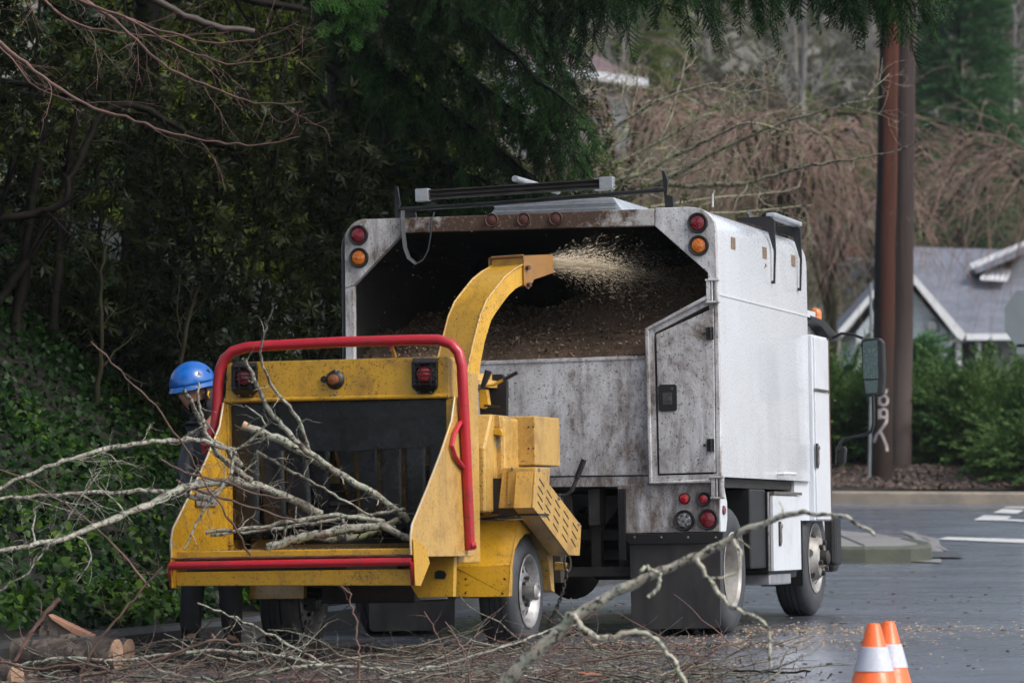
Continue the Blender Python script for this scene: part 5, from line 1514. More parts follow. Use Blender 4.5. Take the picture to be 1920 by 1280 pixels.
# ---------------- big dark evergreen trees shading the left side; last two added unseen for shade
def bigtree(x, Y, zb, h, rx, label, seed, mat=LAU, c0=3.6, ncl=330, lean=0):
    o = root('evergreen_tree', Matrix.Translation((x, Y, zb)), label, 'tree', 'big dark evergreen trees over the thicket')
    w = Wood()
    P, Rr = w.smooth([(0, 0, -.3), (.1 + lean * .3, 0, h * .35), (lean, .1, h * .9)], .16, .05, 12, .03)
    for k in range(9):
        t = .3 + .07 * k; p = P[int(t * 11)]; a = k * 2.4 + seed
        Q, _ = w.shoot(p, (math.cos(a), .7 * math.sin(a), .25), rx * 1.0, .05, .2, .03, 9)
        w.grow(Q, .03, 2, 5, rx * .5, .8, .3, .02, .55, .5, .2, .0)
    V, Fq = w.arrays(6); np_mesh('trunk', V, Fq, BARKD, o)
    cl, _ = ellipsoid_pts(ncl, (lean * .6, 0, c0 + (h - c0) * .5), (rx, rx * .9, (h - c0) * .5), .3)
    leafy('crown', cl, 9, .15, mat, o, 6, .3, .34)
    return o
bigtree(-5.6, 27.5, 2.6, 10.5, 3.2, 'dark evergreen tree leaning over the left edge of the thicket', 1, c0=1.6)
bigtree(-3.2, 32.5, 1.8, 10.5, 2.8, 'dark evergreen tree in the middle of the thicket, above the helmet', 2, c0=2.9, ncl=260)
bigtree(-2.0, 38.0, 1.2, 9.5, 1.9, 'dark evergreen tree whose crown meets the fir boughs behind the truck', 3, c0=2.6)
bigtree(-7.5, 35.0, 3.2, 11, 3.4, 'dark evergreen tree furthest back at upper left', 4, c0=2.6, ncl=220)
bigtree(-4.3, 21.5, 1.6, 10.8, 2.9, 'unseen dark evergreen tree added beside the bank, its crown shading the worker from above', 5, c0=3.9)
bigtree(-5.2, 15.0, 1.2, 9.0, 3.3, 'unseen dark evergreen tree nearest the camera, added off the left to shade the bank', 6, c0=3.4)
# heavy limbs crossing the thicket
def limb_thing(name, lines, mat, label, cat, side=None, jit=.006, k=7, group=None):
    """lines: list of (pixel points, depth(s), r0, r1); side: (levels, n, length, ...)"""
    w = Wood(); base = None
    for ln in lines:
        pts, Yd, r0, r1 = ln[:4]; so_ = ln[4] if len(ln) > 4 else side
        W3 = [at(x, y, (Yd if isinstance(Yd, (int, float)) else Yd[0] + (Yd[1] - Yd[0]) * i / (len(pts) - 1))) for i, (x, y) in enumerate(pts)]
        base = base or W3[0].copy()
        P, Rr = w.smooth([p - base for p in W3], r0, r1, None, jit)
        if so_:
            lv, n_, l_, kw = so_
            w.grow(P, (r0 + r1) / 2, lv, n_, l_, **kw)
    V, Fq = w.arrays(k)
    o = np_mesh(name, V, Fq, mat); o.location = base
    for p in o.data.polygons: pass
    o.data.shade_smooth()
    return tag(o, label, cat, group)
DK = (2, 6, .6, dict(wob=.3, grav=.05, rr=.4))
limb_thing('leaning_tree', [([(-60, 640), (0, 560), (60, 480), (150, 300), (190, 205), (259, 191), (304, 225), (360, 253), (416, 276), (495, 276), (540, 242), (562, 202)], (28.4, 29.0), .036, .024, DK), ([(180, 205), (120, 170), (0, 150)], 28.6, .03, .02, DK)], BARKD, 'dark limb sagging in a long curve across the thicket', 'tree')
limb_thing('leaning_tree', [([(120, -60), (260, -20), (340, 28), (400, 48), (476, 60)], (25.5, 26), .034, .024)], simple('brown_dead_limb', (.035, .022, .016), .6, 0, .4, 9), 'brown dead limb with a blunt broken end near the top of the picture', 'tree')
limb_thing('leaning_tree', [([(-40, 420), (60, 400), (130, 382), (125, 330)], 28.0, .036, .022, DK)], BARKD, 'dark level limb entering from the left edge at mid height', 'tree')
for i, (px_, Yd, r_) in enumerate(([(180, 760), (192, 640), (188, 560), (196, 470)], 28.2, .022), ([(338, 680), (352, 600), (372, 560)], 27.6, .018), ([(30, 560), (52, 460), (60, 360), (90, 220)], 28.8, .05), ([(100, 560), (112, 450), (122, 330), (150, 200)], 29, .04))if False else enumerate([([(180, 760), (192, 640), (188, 560), (196, 470)], 28.2, .022), ([(338, 690), (352, 600), (372, 540)], 27.4, .018), ([(30, 620), (52, 460), (60, 360), (90, 200)], 28.6, .05), ([(100, 620), (112, 450), (122, 330), (150, 180)], 28.9, .04)]):
    limb_thing('sapling', [(px_, Yd, r_, r_ * .6, (2, 5, .5, dict(wob=.3, up=.3)))], BARKM if i < 2 else BARKD, ['pale mossy sapling left of the helmet', 'short mossy sapling just above the blue helmet', 'dark upright stem nearest the left edge', 'dark upright stem second from the left edge'][i], 'tree', group='stems in the thicket')

# ---------------- fir tree with drooping boughs
def fir_spray(seed, nn_=24, droop=.35):
    r_ = np.random.default_rng(seed); V, Fq = [], []
    def tw(p0, d, ln, w_):
        p0, d = np.array(p0), unit(np.array(d)); k = max(3, int(ln / .014))
        s_ = unit(np.cross(d, unit(np.array([r_.normal(0, .35), r_.normal(0, .35), 1.]))) + 1e-6)
        b = len(V)
        V.extend([p0 + d * ln * i / k for i in range(k + 1)])
        for i in range(k):
            for sg in (-1, 1):
                nl_ = .025 * (1 - .45 * (i / k) ** 2) * (.75 + .5 * r_.random())
                V.append(p0 + d * ln * (i + .4) / k + unit(s_ * sg + d * .75 + np.array([0, 0, r_.normal(0, .25)])) * nl_)
                Fq.append([b + i, b + i + 1, len(V) - 1])
    m = 9; P = [np.zeros(3)]; d = np.array([1., 0, 0])
    for i in range(m):
        d = unit(d + [0, r_.normal(0, .05), -droop / m]); P.append(P[-1] + d * .55 / m)
    for i in range(m):
        tw(P[i], P[i + 1] - P[i], .55 / m * 1.05, 0)
        dd = unit(P[i + 1] - P[i]); sd = np.cross(dd, [0, 0, 1.])
        for sg in (-1, 1):
            ln = .22 * (1 - (i / m) ** 1.3) * (.55 + .5 * r_.random()) + .035
            tw(P[i], dd * .75 + sd * sg * .75 + np.array([0, 0, -.18 - droop * .4]), ln, 0)
    return np.array(V), np.array(Fq)
SPR = [fir_spray(1), fir_spray(2, droop=.9), fir_spray(3, droop=.15)]
print('spray tris', [len(s[1]) for s in SPR])
fir = root('fir_tree', Matrix.Translation((-1.3, 31.5, .9)), 'large dark green fir with drooping boughs above and left of the truck', 'tree')
FO = np.array([-1.3, 31.5, .9])
w = Wood()
P, Rr = w.smooth([(0, 0, -.4), (.05, 0, 4), (0, 0, 12)], .30, .16, 14, .01)
boughs = []   # (points px, depth, sprays, spread, droop direction)
bl = [([(640, -60), (800, -20), (920, 60), (1010, 150), (1085, 212)], (30.5, 28.6), 150, .26),
      ([(640, -40), (780, 60), (900, 160), (990, 230), (1060, 240)], (30.5, 29), 170, .28),
      ([(620, 60), (740, 130), (860, 220), (950, 290), (1000, 330)], (30.5, 29.2), 170, .28),
      ([(600, 120), (720, 200), (820, 290), (900, 345), (960, 350)], (30.5, 29.4), 150, .28),
      ([(600, 180), (690, 260), (770, 320), (830, 360), (880, 372)], (30.8, 29.6), 130, .28),
      ([(560, -60), (640, 20), (720, 120), (760, 220), (800, 300)], (30.5, 29.8), 140, .32),
      ([(560, 150), (620, 240), (680, 310), (720, 350)], (31, 30), 90, .3),
      ([(700, -80), (860, -60), (980, -10), (1060, 70)], (30, 28.8), 130, .26),
      ([(760, -90), (900, -30), (1000, 60), (1040, 120)], (30.4, 29.6), 120, .26)]
top = [([(900, -150), (1000, -90), (1100, -50), (1180, -20)], (27.5, 26.4), 150, .2, 1.3),
       ([(980, -150), (1120, -90), (1230, -60), (1330, -20)], (26.4, 25.2), 150, .2, 1.2),
       ([(1100, -150), (1250, -100), (1380, -60), (1450, -10)], (25.5, 24.4), 120, .2, .9),
       ([(1250, -160), (1400, -110), (1530, -70), (1600, -15)], (25, 23.8), 130, .2, .9),
       ([(1350, -160), (1500, -120), (1620, -70), (1700, -10)], (24.6, 23.2), 130, .2, 1.0),
       ([(1420, -150), (1560, -110), (1680, -70), (1760, -30)], (24.6, 23.2), 90, .18, .8),
       ([(880, -120), (960, -60), (1040, -10), (1110, 30)], (27.8, 26.8), 110, .16, 1.4)]
acc = {0: [], 1: [], 2: []}
for bi, b in enumerate(bl + top):
    pts, (ya, yb), ns, spread = b[:4]; hang = b[4] if len(b) > 4 else .28
    W3 = [np.array(at(x, y, ya + (yb - ya) * i / (len(pts) - 1))) - FO for i, (x, y) in enumerate(pts)]
    P, Rr = w.smooth(W3, .028, .006, 16, .01)
    if bi >= len(bl):
        w.smooth([(0, 0, P[0][2] + .8), (P[0][0] * .5, P[0][1] * .5, P[0][2] + .6), tuple(P[0])], .06, .028, 8)
    dirs = unit(P[-1] - P[0])
    hz_ = unit(np.cross(dirs, [0, 0, 1.]))
    nsec = max(8, int(ns / (8.5 if bi >= len(bl) else 4.2)))
    for k in range(nsec):
        t = .06 + .94 * (k + rng.random()) / nsec; i = min(int(t * 15), 14); p = P[i] + (P[i + 1] - P[i]) * rng.random()
        sg = 1 if k % 2 else -1
        sd = unit(dirs * (.75 + .5 * t) + hz_ * sg * (.8 - .5 * t) + np.array([0, 0, -hang * (.35 + .5 * rng.random())]))
        ln = (spread * 2.6) * (1 - .45 * t) * (.6 + .6 * rng.random())
        Q, _ = w.shoot(p, sd, ln, .007, .12, .10 + hang * .12, 8, .3)
        nsp = max(3, int(ln / .085))
        for j in range(nsp):
            f = (j + rng.random()) / nsp; q0 = Q[min(int(f * 7), 6)]; qd = unit(Q[min(int(f * 7), 6) + 1] - q0)
            s2 = unit(np.cross(qd, [0, 0, 1.])) * (1 if j % 2 else -1)
            d = unit(qd * .9 + s2 * .55 * (1 - f) + np.array([0, 0, -hang * .35 * rng.random()]) + rng.normal(0, .08, 3))
            acc[1 if rng.random() < hang * .45 else (0 if j % 2 else 2)].append((q0 + rng.normal(0, .01, 3), d, (.42 + .3 * rng.random()) * (1 - .25 * f)))
pp = []
for k, l in acc.items():
    if not l: continue
    pos = np.array([a for a, _, _ in l]); d = np.array([a for _, a, _ in l]); s_ = np.array([a for _, _, a in l])
    pp.append(inst(SPR[k][0], SPR[k][1], pos, frames(d, np.tile([0, -.3, 1.], (len(d), 1)) + rng.normal(0, .3, (len(d), 3))), s_))
V, Fq = join(pp); np_mesh('needles', V, Fq, FIR, fir)
# a few fresh light tips near the top centre
tip = []
for k in range(16):
    p = np.array(at(565 + 100 * rng.random(), -12 + 60 * rng.random(), 26.2)) - FO
    tip.append((p, unit(np.array([.6 + .5 * rng.normal(), -.5, -.35 + .3 * rng.normal()])), .35 + .3 * rng.random()))
V, Fq = inst(SPR[2][0], SPR[2][1], np.array([a for a, _, _ in tip]), frames(np.array([a for _, a, _ in tip]), np.tile([0, -.8, .6], (16, 1))), [a for _, _, a in tip])
np_mesh('fresh_needles', V, Fq, FIRL, fir, )['label'] = 'fresh light green needle tips'
w.smooth([(0, 0, 4.6), tuple(np.array(at(520, -60, 27)) - FO), tuple(np.array(at(640, 10, 26.2)) - FO)], .04, .008, 12)
V, Fq = w.arrays(7); np_mesh('trunk', V, Fq, BARKD, fir)

# ---------------- junipers along the far kerb
def jun_spray(seed):
    r_ = np.random.default_rng(seed); V, Fq = [], []
    P = [np.zeros(3)]; d = np.array([1, 0, .25]); m = 10
    for i in range(m): d = unit(d + [0, 0, -.06]); P.append(P[-1] + d * .1)
    for i in range(m):
        for sg in (-1, 1, 0):
            dd = unit(unit(P[i + 1] - P[i]) * .9 + np.array([0, sg * .55, r_.normal(.1, .25)])); ln = (.28 - .018 * i) * (.6 + .6 * r_.random())
            for j in range(3):
                d2 = unit(dd + r_.normal(0, .28, 3)); s_ = unit(np.cross(d2, r_.normal(0, 1, 3))) * .013
                p = P[i] + dd * ln * .3 * j; b = len(V)
                V.extend([p - s_, p + s_, p + d2 * ln * .55 + s_ * .4, p + d2 * ln * .6 - s_ * .2]); Fq.append([b, b + 1, b + 2, b + 3])
    return np.array(V), np.array(Fq)
JS = [jun_spray(k) for k in range(3)]
def juniper(x, Y, r, h, label, mat=JUN, ns=620, seed=0, name='juniper_shrub', group='junipers along the far kerb'):
    zb = float(hillz(x, Y)); h *= .85 if mat is JUN else 1; o = root(name, Matrix.Translation((x, Y, zb)), label, 'shrub', group)
    ww = Wood(); out_ = []
    az = rng.random(ns) * 2 * np.pi; el = np.arccos(1 - rng.random(ns) * .98) ; t = .35 + .62 * rng.random(ns)
    d = np.stack([np.cos(az) * np.sin(el), np.sin(az) * np.sin(el), np.cos(el)], -1)
    lump = 1 + .22 * np.sin(az * 3 + seed) * np.sin(el * 3 + seed * 2) + .1 * np.sin(az * 7 + seed)
    pos = d * t[:, None] * lump[:, None] * [r, r * .8, h * .85] + [0, 0, .08 * h]
    dir_ = unit(d * [1, 1, .35] + [0, 0, .10] + rng.normal(0, .22, d.shape))
    for k in range(3):
        s_ = slice(k, None, 3)
        out_.append(inst(JS[k][0], JS[k][1], pos[s_], frames(dir_[s_]), .65 + .45 * rng.random(len(pos[s_]))))
    V, Fq = join(out_); np_mesh('foliage', V, Fq, mat, o)
    for k in range(7):
        a = k * .9; ww.shoot((0, 0, -.1), (math.cos(a), math.sin(a), .8), r * .8, .04, .15, .02, 8)
    V, Fq = ww.arrays(5); np_mesh('stem', V, Fq, BARKD, o)
    return o
jl = [(7.5, 52.25, .62, .62, 'small low juniper nearest the kerb, right of the poles'), (8.9, 52.1, .8, .85, 'low juniper touching the kerb at the right picture edge'), (4.65, 55.2, 1.15, 1.6, 'juniper seen between the truck cab and the poles'), (6.8, 54.6, 1.3, 1.45, 'juniper directly right of the two utility poles'),
      (8.25, 52.9, .95, 1.15, 'lowest juniper, spreading toward the kerb at the right edge'), (9.5, 53.6, 1.3, 1.6, 'juniper at the right edge below the road sign'), (5.6, 57.6, 1.3, 1.1, 'juniper standing behind the poles'), (7.6, 57.8, 1.3, 1.05, 'juniper in the back row below the porch posts'), (2.9, 56.5, 1.3, 1.4, 'juniper mostly hidden behind the truck cab')]
for i, (x, Y, r_, h_, lb) in enumerate(jl): juniper(x, Y, r_, h_, lb, seed=i)
# pointed conifer beyond the hedge and little one beside the house
def conifer(x, Y, zb, h, r, label, mat=CED, ns=1500, seed=0, group='conifers beyond the road'):
    o = root('conifer', Matrix.Translation((x, Y, zb)), label, 'tree', group)
    t = rng.random(ns) ** .8; az = rng.random(ns) * 2 * np.pi
    rad = r * (1 - t) ** .8 * (1 + .22 * np.sin(t * 34 + az * 1.0) + .12 * np.sin(az * 4 + seed)) + .08
    q = .45 + .55 * rng.random(ns)
    pos = np.stack([np.cos(az) * rad * q, np.sin(az) * rad * q, .3 + t * (h - .5)], -1)
    d = unit(np.stack([np.cos(az), np.sin(az), -.15 + .5 * t], -1) + rng.normal(0, .15, (ns, 3)))
    out_ = []
    for k in range(3):
        s_ = slice(k, None, 3); out_.append(inst(JS[k][0], JS[k][1], pos[s_], frames(d[s_]), (.6 + .5 * rng.random(len(pos[s_]))) * max(.7, r / 1.6)))
    V, Fq = join(out_); np_mesh('crown', V, Fq, mat, o)
    ww = Wood(); ww.smooth([(0, 0, -.3), (0, 0, h * .95)], r * .08, .02, 10)
    V, Fq = ww.arrays(8); np_mesh('trunk', V, Fq, BARKD, o)
    return o
conifer(11.7, 100, 6.6, 9.4, 1.8, 'tall pointed dark green conifer right of the utility poles')
conifer(6.9, 66, 1.9, 2.1, .28, 'small conifer against the pale blue gable, right of the poles', ns=500)
conifer(-6.5, 75, 6, 13, 2.6, 'conifer beyond the thicket at upper left', ns=1200)
conifer(3.3, 122, 13, 9, 2.2, 'green conifer beside the pinkish roof on the hill', OLV, ns=900)

# ---------------- weeping trees with reddish hanging twigs
def weeping(x, Y, zb, h, r, label, nl=16, nt=95, seed=0, mat=WEEP, asym=0, tl=1.):
    o = root('weeping_tree', Matrix.Translation((x, Y, zb)), label, 'tree', 'leafless weeping trees')
    ww = Wood(); tw = Wood()
    ww.smooth([(0, 0, -.4), (.1, 0, h * .35), (0, 0, h * .62)], .10, .07, 10, .02)
    for k in range(nl):
        a = k * 2.4 + seed; rr_ = r * (.55 + .5 * rng.random()); tx_, ty_ = math.cos(a) * rr_ + asym * abs(math.cos(a)) * .5, math.sin(a) * rr_ * .8
        p0 = (0, 0, h * (.38 + .2 * rng.random()))
        P, Rr = ww.smooth([p0, (tx_ * .35, ty_ * .35, h * (.86 + .1 * rng.random())), (tx_ * .7, ty_ * .7, h * (.92 + .1 * rng.random())), (tx_, ty_, h * .72)], .045, .012, 14, .03)
        for j in range(nt):
            t = .25 + .75 * rng.random(); i = min(int(t * 13), 12); p = P[i] + (P[i + 1] - P[i]) * rng.random()
            d = unit(np.array([math.cos(a) + rng.normal(0, .8), math.sin(a) + rng.normal(0, .8), .35 + .3 * rng.normal()]))
            Q, _ = tw.shoot(p, d + rng.normal(0, .3, 3), h * tl * (.12 + .34 * rng.random()), .0075, .24, .17, 12, .5)
            if j % 2 == 0:
                q = Q[3 + int(rng.integers(0, 4))]; tw.shoot(q, (Q[5] - Q[3]) + rng.normal(0, .12, 3), h * .2 * (.5 + rng.random()), .005, .24, .12, 8, .5); q = Q[2 + int(rng.integers(0, 5))]; tw.shoot(q, rng.normal(0, 1, 3), h * .12, .0045, .3, .08, 7, .5)
    V, Fq = ww.arrays(7); np_mesh('trunk', V, Fq, GREYTW if 0 else BARKM, o)
    V, Fq = tw.arrays(3); np_mesh('hanging_twigs', V, Fq, mat, o)
    return o
weeping(4.5, 64, 1.9, 5.9, 2.3, 'weeping tree with a domed reddish crown, centred above the truck roof bracket', 16, 27, 0)
weeping(1.9, 66, 2.2, 6.3, 2.0, 'weeping tree at left, its reddish twigs below the hillside house', 12, 36, 1)
weeping(11.3, 78, 3.0, 5.6, 3.4, 'weeping tree spreading over the grey roof at the right edge', 17, 26, 2, tl=1.45)
weeping(6.6, 80, 2.8, 5.3, 2.0, 'weeping tree behind the utility poles', 8, 16, 3, tl=1.4)
# ---------------- lichened bare tree just beyond the truck
S1 = (3, 11, .9, dict(wob=.35, rr=.42, ratio=.5, ang=1.0))
S2 = (3, 10, .85, dict(wob=.4, rr=.45, ratio=.55, ang=1.0))
ft = [([(1010, 500), (1000, 420), (960, 330)], 37.5, .09, .05), ([(1000, 420), (1100, 400), (1170, 370), (1260, 330), (1370, 270), (1450, 235), (1540, 208), (1660, 180)], (37.2, 35), .04, .006, S1),
      ([(980, 430), (1080, 360), (1200, 330), (1270, 290), (1330, 260), (1400, 225), (1480, 250)], (37.2, 35.5), .038, .008, S2),
      ([(1230, 345), (1310, 350), (1400, 345), (1480, 318), (1560, 303), (1640, 293), (1700, 280), (1745, 240)], (36.6, 34.6), .028, .006, (2, 6, .5, dict(wob=.35, rr=.35, ratio=.5))),
      ([(1000, 420), (1070, 320), (1150, 240), (1230, 190), (1310, 160), (1400, 150)], (37.2, 36.2), .034, .006, S2),
      ([(990, 420), (1020, 300), (1060, 180), (1100, 110), (1160, 60)], (37.4, 37), .034, .006, S2),
      ([(1000, 440), (1120, 420), (1250, 400), (1380, 400), (1520, 385)], (37.4, 36.5), .03, .008, S2),
      ([(1000, 420), (1090, 350), (1190, 290), (1300, 230), (1420, 145), (1480, 120)], (37.2, 36.2), .03, .006, S2),
      ([(1010, 430), (1050, 380), (1100, 340), (1180, 230), (1200, 120)], (37.5, 37.3), .03, .006, S2),
      ([(1010, 430), (1090, 395), (1170, 350), (1250, 250), (1290, 90)], (37.6, 37.3), .028, .006, S2),
      ([(1000, 430), (1200, 395), (1330, 370), (1450, 365), (1500, 350)], (37.6, 37.3), .026, .008, S2)]
limb_thing('bare_tree', [([(1006, 900), (1010, 700), (1010, 500)], 37.6, .13, .09)] + ft, LICH2, 'leafless lichen covered tree fanning out to the right behind the truck roof', 'tree', k=5)
# olive and mossy shrubs behind the poles
for i, (x, Y, r_, h_, lb) in enumerate([(5.2, 106, 3.2, 4.2, 'mossy olive shrub left of the poles, above the grey roof'), (3.0, 98, 2.6, 3.6, 'mossy olive shrub behind the weeping twigs above the truck'), (9.4, 107, 3.2, 5.0, 'mossy olive shrub right of the poles above the gable'), (12.8, 104, 3.0, 3.6, 'dark green shrub over the upper roof at the right edge')]):
    juniper(x, Y, r_, h_, lb, OLV if i < 3 else CED, 520, i, 'olive_shrub', 'shrubs around the houses')
# ---------------- misty wood on the hill
def hill_tree(seed):
    ww = Wood(); h = 9
    P, _ = ww.smooth([(0, 0, -.5), (.1, 0, h * .5), (.2, 0, h)], .11, .02, 12, .05)
    ww.grow(P, .065, 3, 15, 3.0, .75, .28, -.01, .5, .5, .18, .2)
    V, Fq = ww.arrays(4)
    me_o = np_mesh('trunk', V, Fq, GREYTW); return me_o
src = [hill_tree(k) for k in range(3)]
meshes = [o.data for o in src]
for o in src: bpy.data.objects.remove(o)
pick = ['at the top right corner', 'just right of the tall conifer', 'left of the utility poles', 'above the domed weeping tree']
nh = 0
ZONES = ((820, 'hidden behind the big fir'), (960, 'showing beside the fir boughs'), (1080, 'above the pinkish roof'), (1200, 'above the house gutter'), (1320, 'over the lichened tree'), (1450, 'above the domed weeping tree'), (1560, 'left of the poles'), (1700, 'right behind the utility poles'), (1800, 'behind the tall conifer'), (1880, 'right of the tall conifer'), (9999, 'at the right picture edge'))
def HLAB(x, Y, row):
    px_ = 960 + x / Y * 7200
    z_ = next(t for a, t in ZONES if px_ < a)
    return ('nearest', 'second nearest', 'middle', 'second farthest', 'farthest')[row] + ' row leafless hill tree ' + z_
for row, (Y, n_) in enumerate(((116, 7), (130, 10), (146, 13), (165, 16), (188, 18))):
    xs_ = [(-.10 + .27 * (k + .2 + .6 * rng.random()) / n_) * Y for k in range(n_)]
    xs_ = [x for x in xs_ if 960 + x / Y * 7200 > 1040]; lb_ = [HLAB(x, Y, row) for x in xs_]
    for k, x in enumerate(xs_):
        c_ = lb_.count(lb_[k]); i_ = lb_[:k].count(lb_[k])
        lab = lb_[k] + ('' if c_ == 1 else (', left one', ', right one')[i_] if c_ == 2 else (', left one', ', middle one', ', right one')[min(i_, 2)])
        o = root('bare_hill_tree', Matrix.Translation((x, Y + rng.normal(0, 3), float(hillz(x, Y)) - .2)) @ Matrix.Rotation(rng.random() * 6, 4, 'Z') @ Matrix.Scale(.8 + .5 * rng.random(), 4), lab, 'tree', 'leafless trees of the misty hillside wood')
        t_ = bpy.data.objects.new('trunk', meshes[nh % 3]); col.objects.link(t_); t_.parent = o; nh += 1
for i, (x, Y, h_, r_) in enumerate([(7, 150, 11, 2.2), (27, 190, 12, 2.6), (2, 160, 13, 3.2), (24, 175, 12, 2.4), (16.5, 165, 11, 2.2), (-4, 150, 13, 3), (9, 190, 13, 2.6), (19.8, 150, 8, 1.8)]):
    conifer(x, Y, float(hillz(x, Y)) - .3, h_, r_, 'hazy conifer in the misty hillside wood, ' + ['left of the utility poles', 'right of the tall pointed conifer', 'above the pinkish roof', 'at the right picture edge', 'behind the tall pointed conifer', 'hidden behind the fir boughs', 'high above the domed weeping tree', 'low at the right edge'][i], ns=700, seed=i, group='conifers of the misty hillside wood')
# undergrowth of the far wood and slope
n = 5200
X_ = rng.uniform(-.12, .17, n); Y_ = rng.uniform(62, 210, n) ** 1.0; X_ = X_ * Y_
okk = ~((Y_ < 92) & (X_ > 2.0)) & ~((Y_ < 114) & (X_ > .5) & (X_ < 5.5) & (Y_ > 96)); X_, Y_ = X_[okk], Y_[okk]; n = len(X_)
pos = np.stack([X_, Y_, hillz(X_, Y_) + .2], -1)
d = unit(rng.normal(0, 1, (n, 3)) * [1, 1, .4] + [0, 0, .8])
V, Fq = inst(JS[0][0], JS[0][1], pos, frames(d), .8 + Y_ * .011)  # foliage below is coloured paler to stand in for mist
tag(np_mesh('undergrowth', V, Fq, leafmat('haze_paled_undergrowth', (.08, .09, .05), (.17, .15, .11), .8, .2, .1)), 'brown and green undergrowth on the far slope, paled in colour for mist', 'undergrowth', kind='stuff')

# ---------------- haze
hz = MB().box((-120, -6, -2.2), (150, 330, 74))
hm = bpy.data.materials.new('haze'); hm.use_nodes = True; ht_ = hm.node_tree
for n_ in list(ht_.nodes): ht_.nodes.remove(n_)
ho = ht_.nodes.new('ShaderNodeOutputMaterial'); hv = ht_.nodes.new('ShaderNodeVolumePrincipled')
hv.inputs['Color'].default_value = (.80, .86, .92, 1); hv.inputs['Density'].default_value = .00024; hv.inputs['Anisotropy'].default_value = .2
ht_.links.new(hv.outputs[0], ho.inputs['Volume'])
o = part('haze', hz, hm, None); tag(o, 'thin rainy mist fading the far hillside', 'haze', kind='stuff')
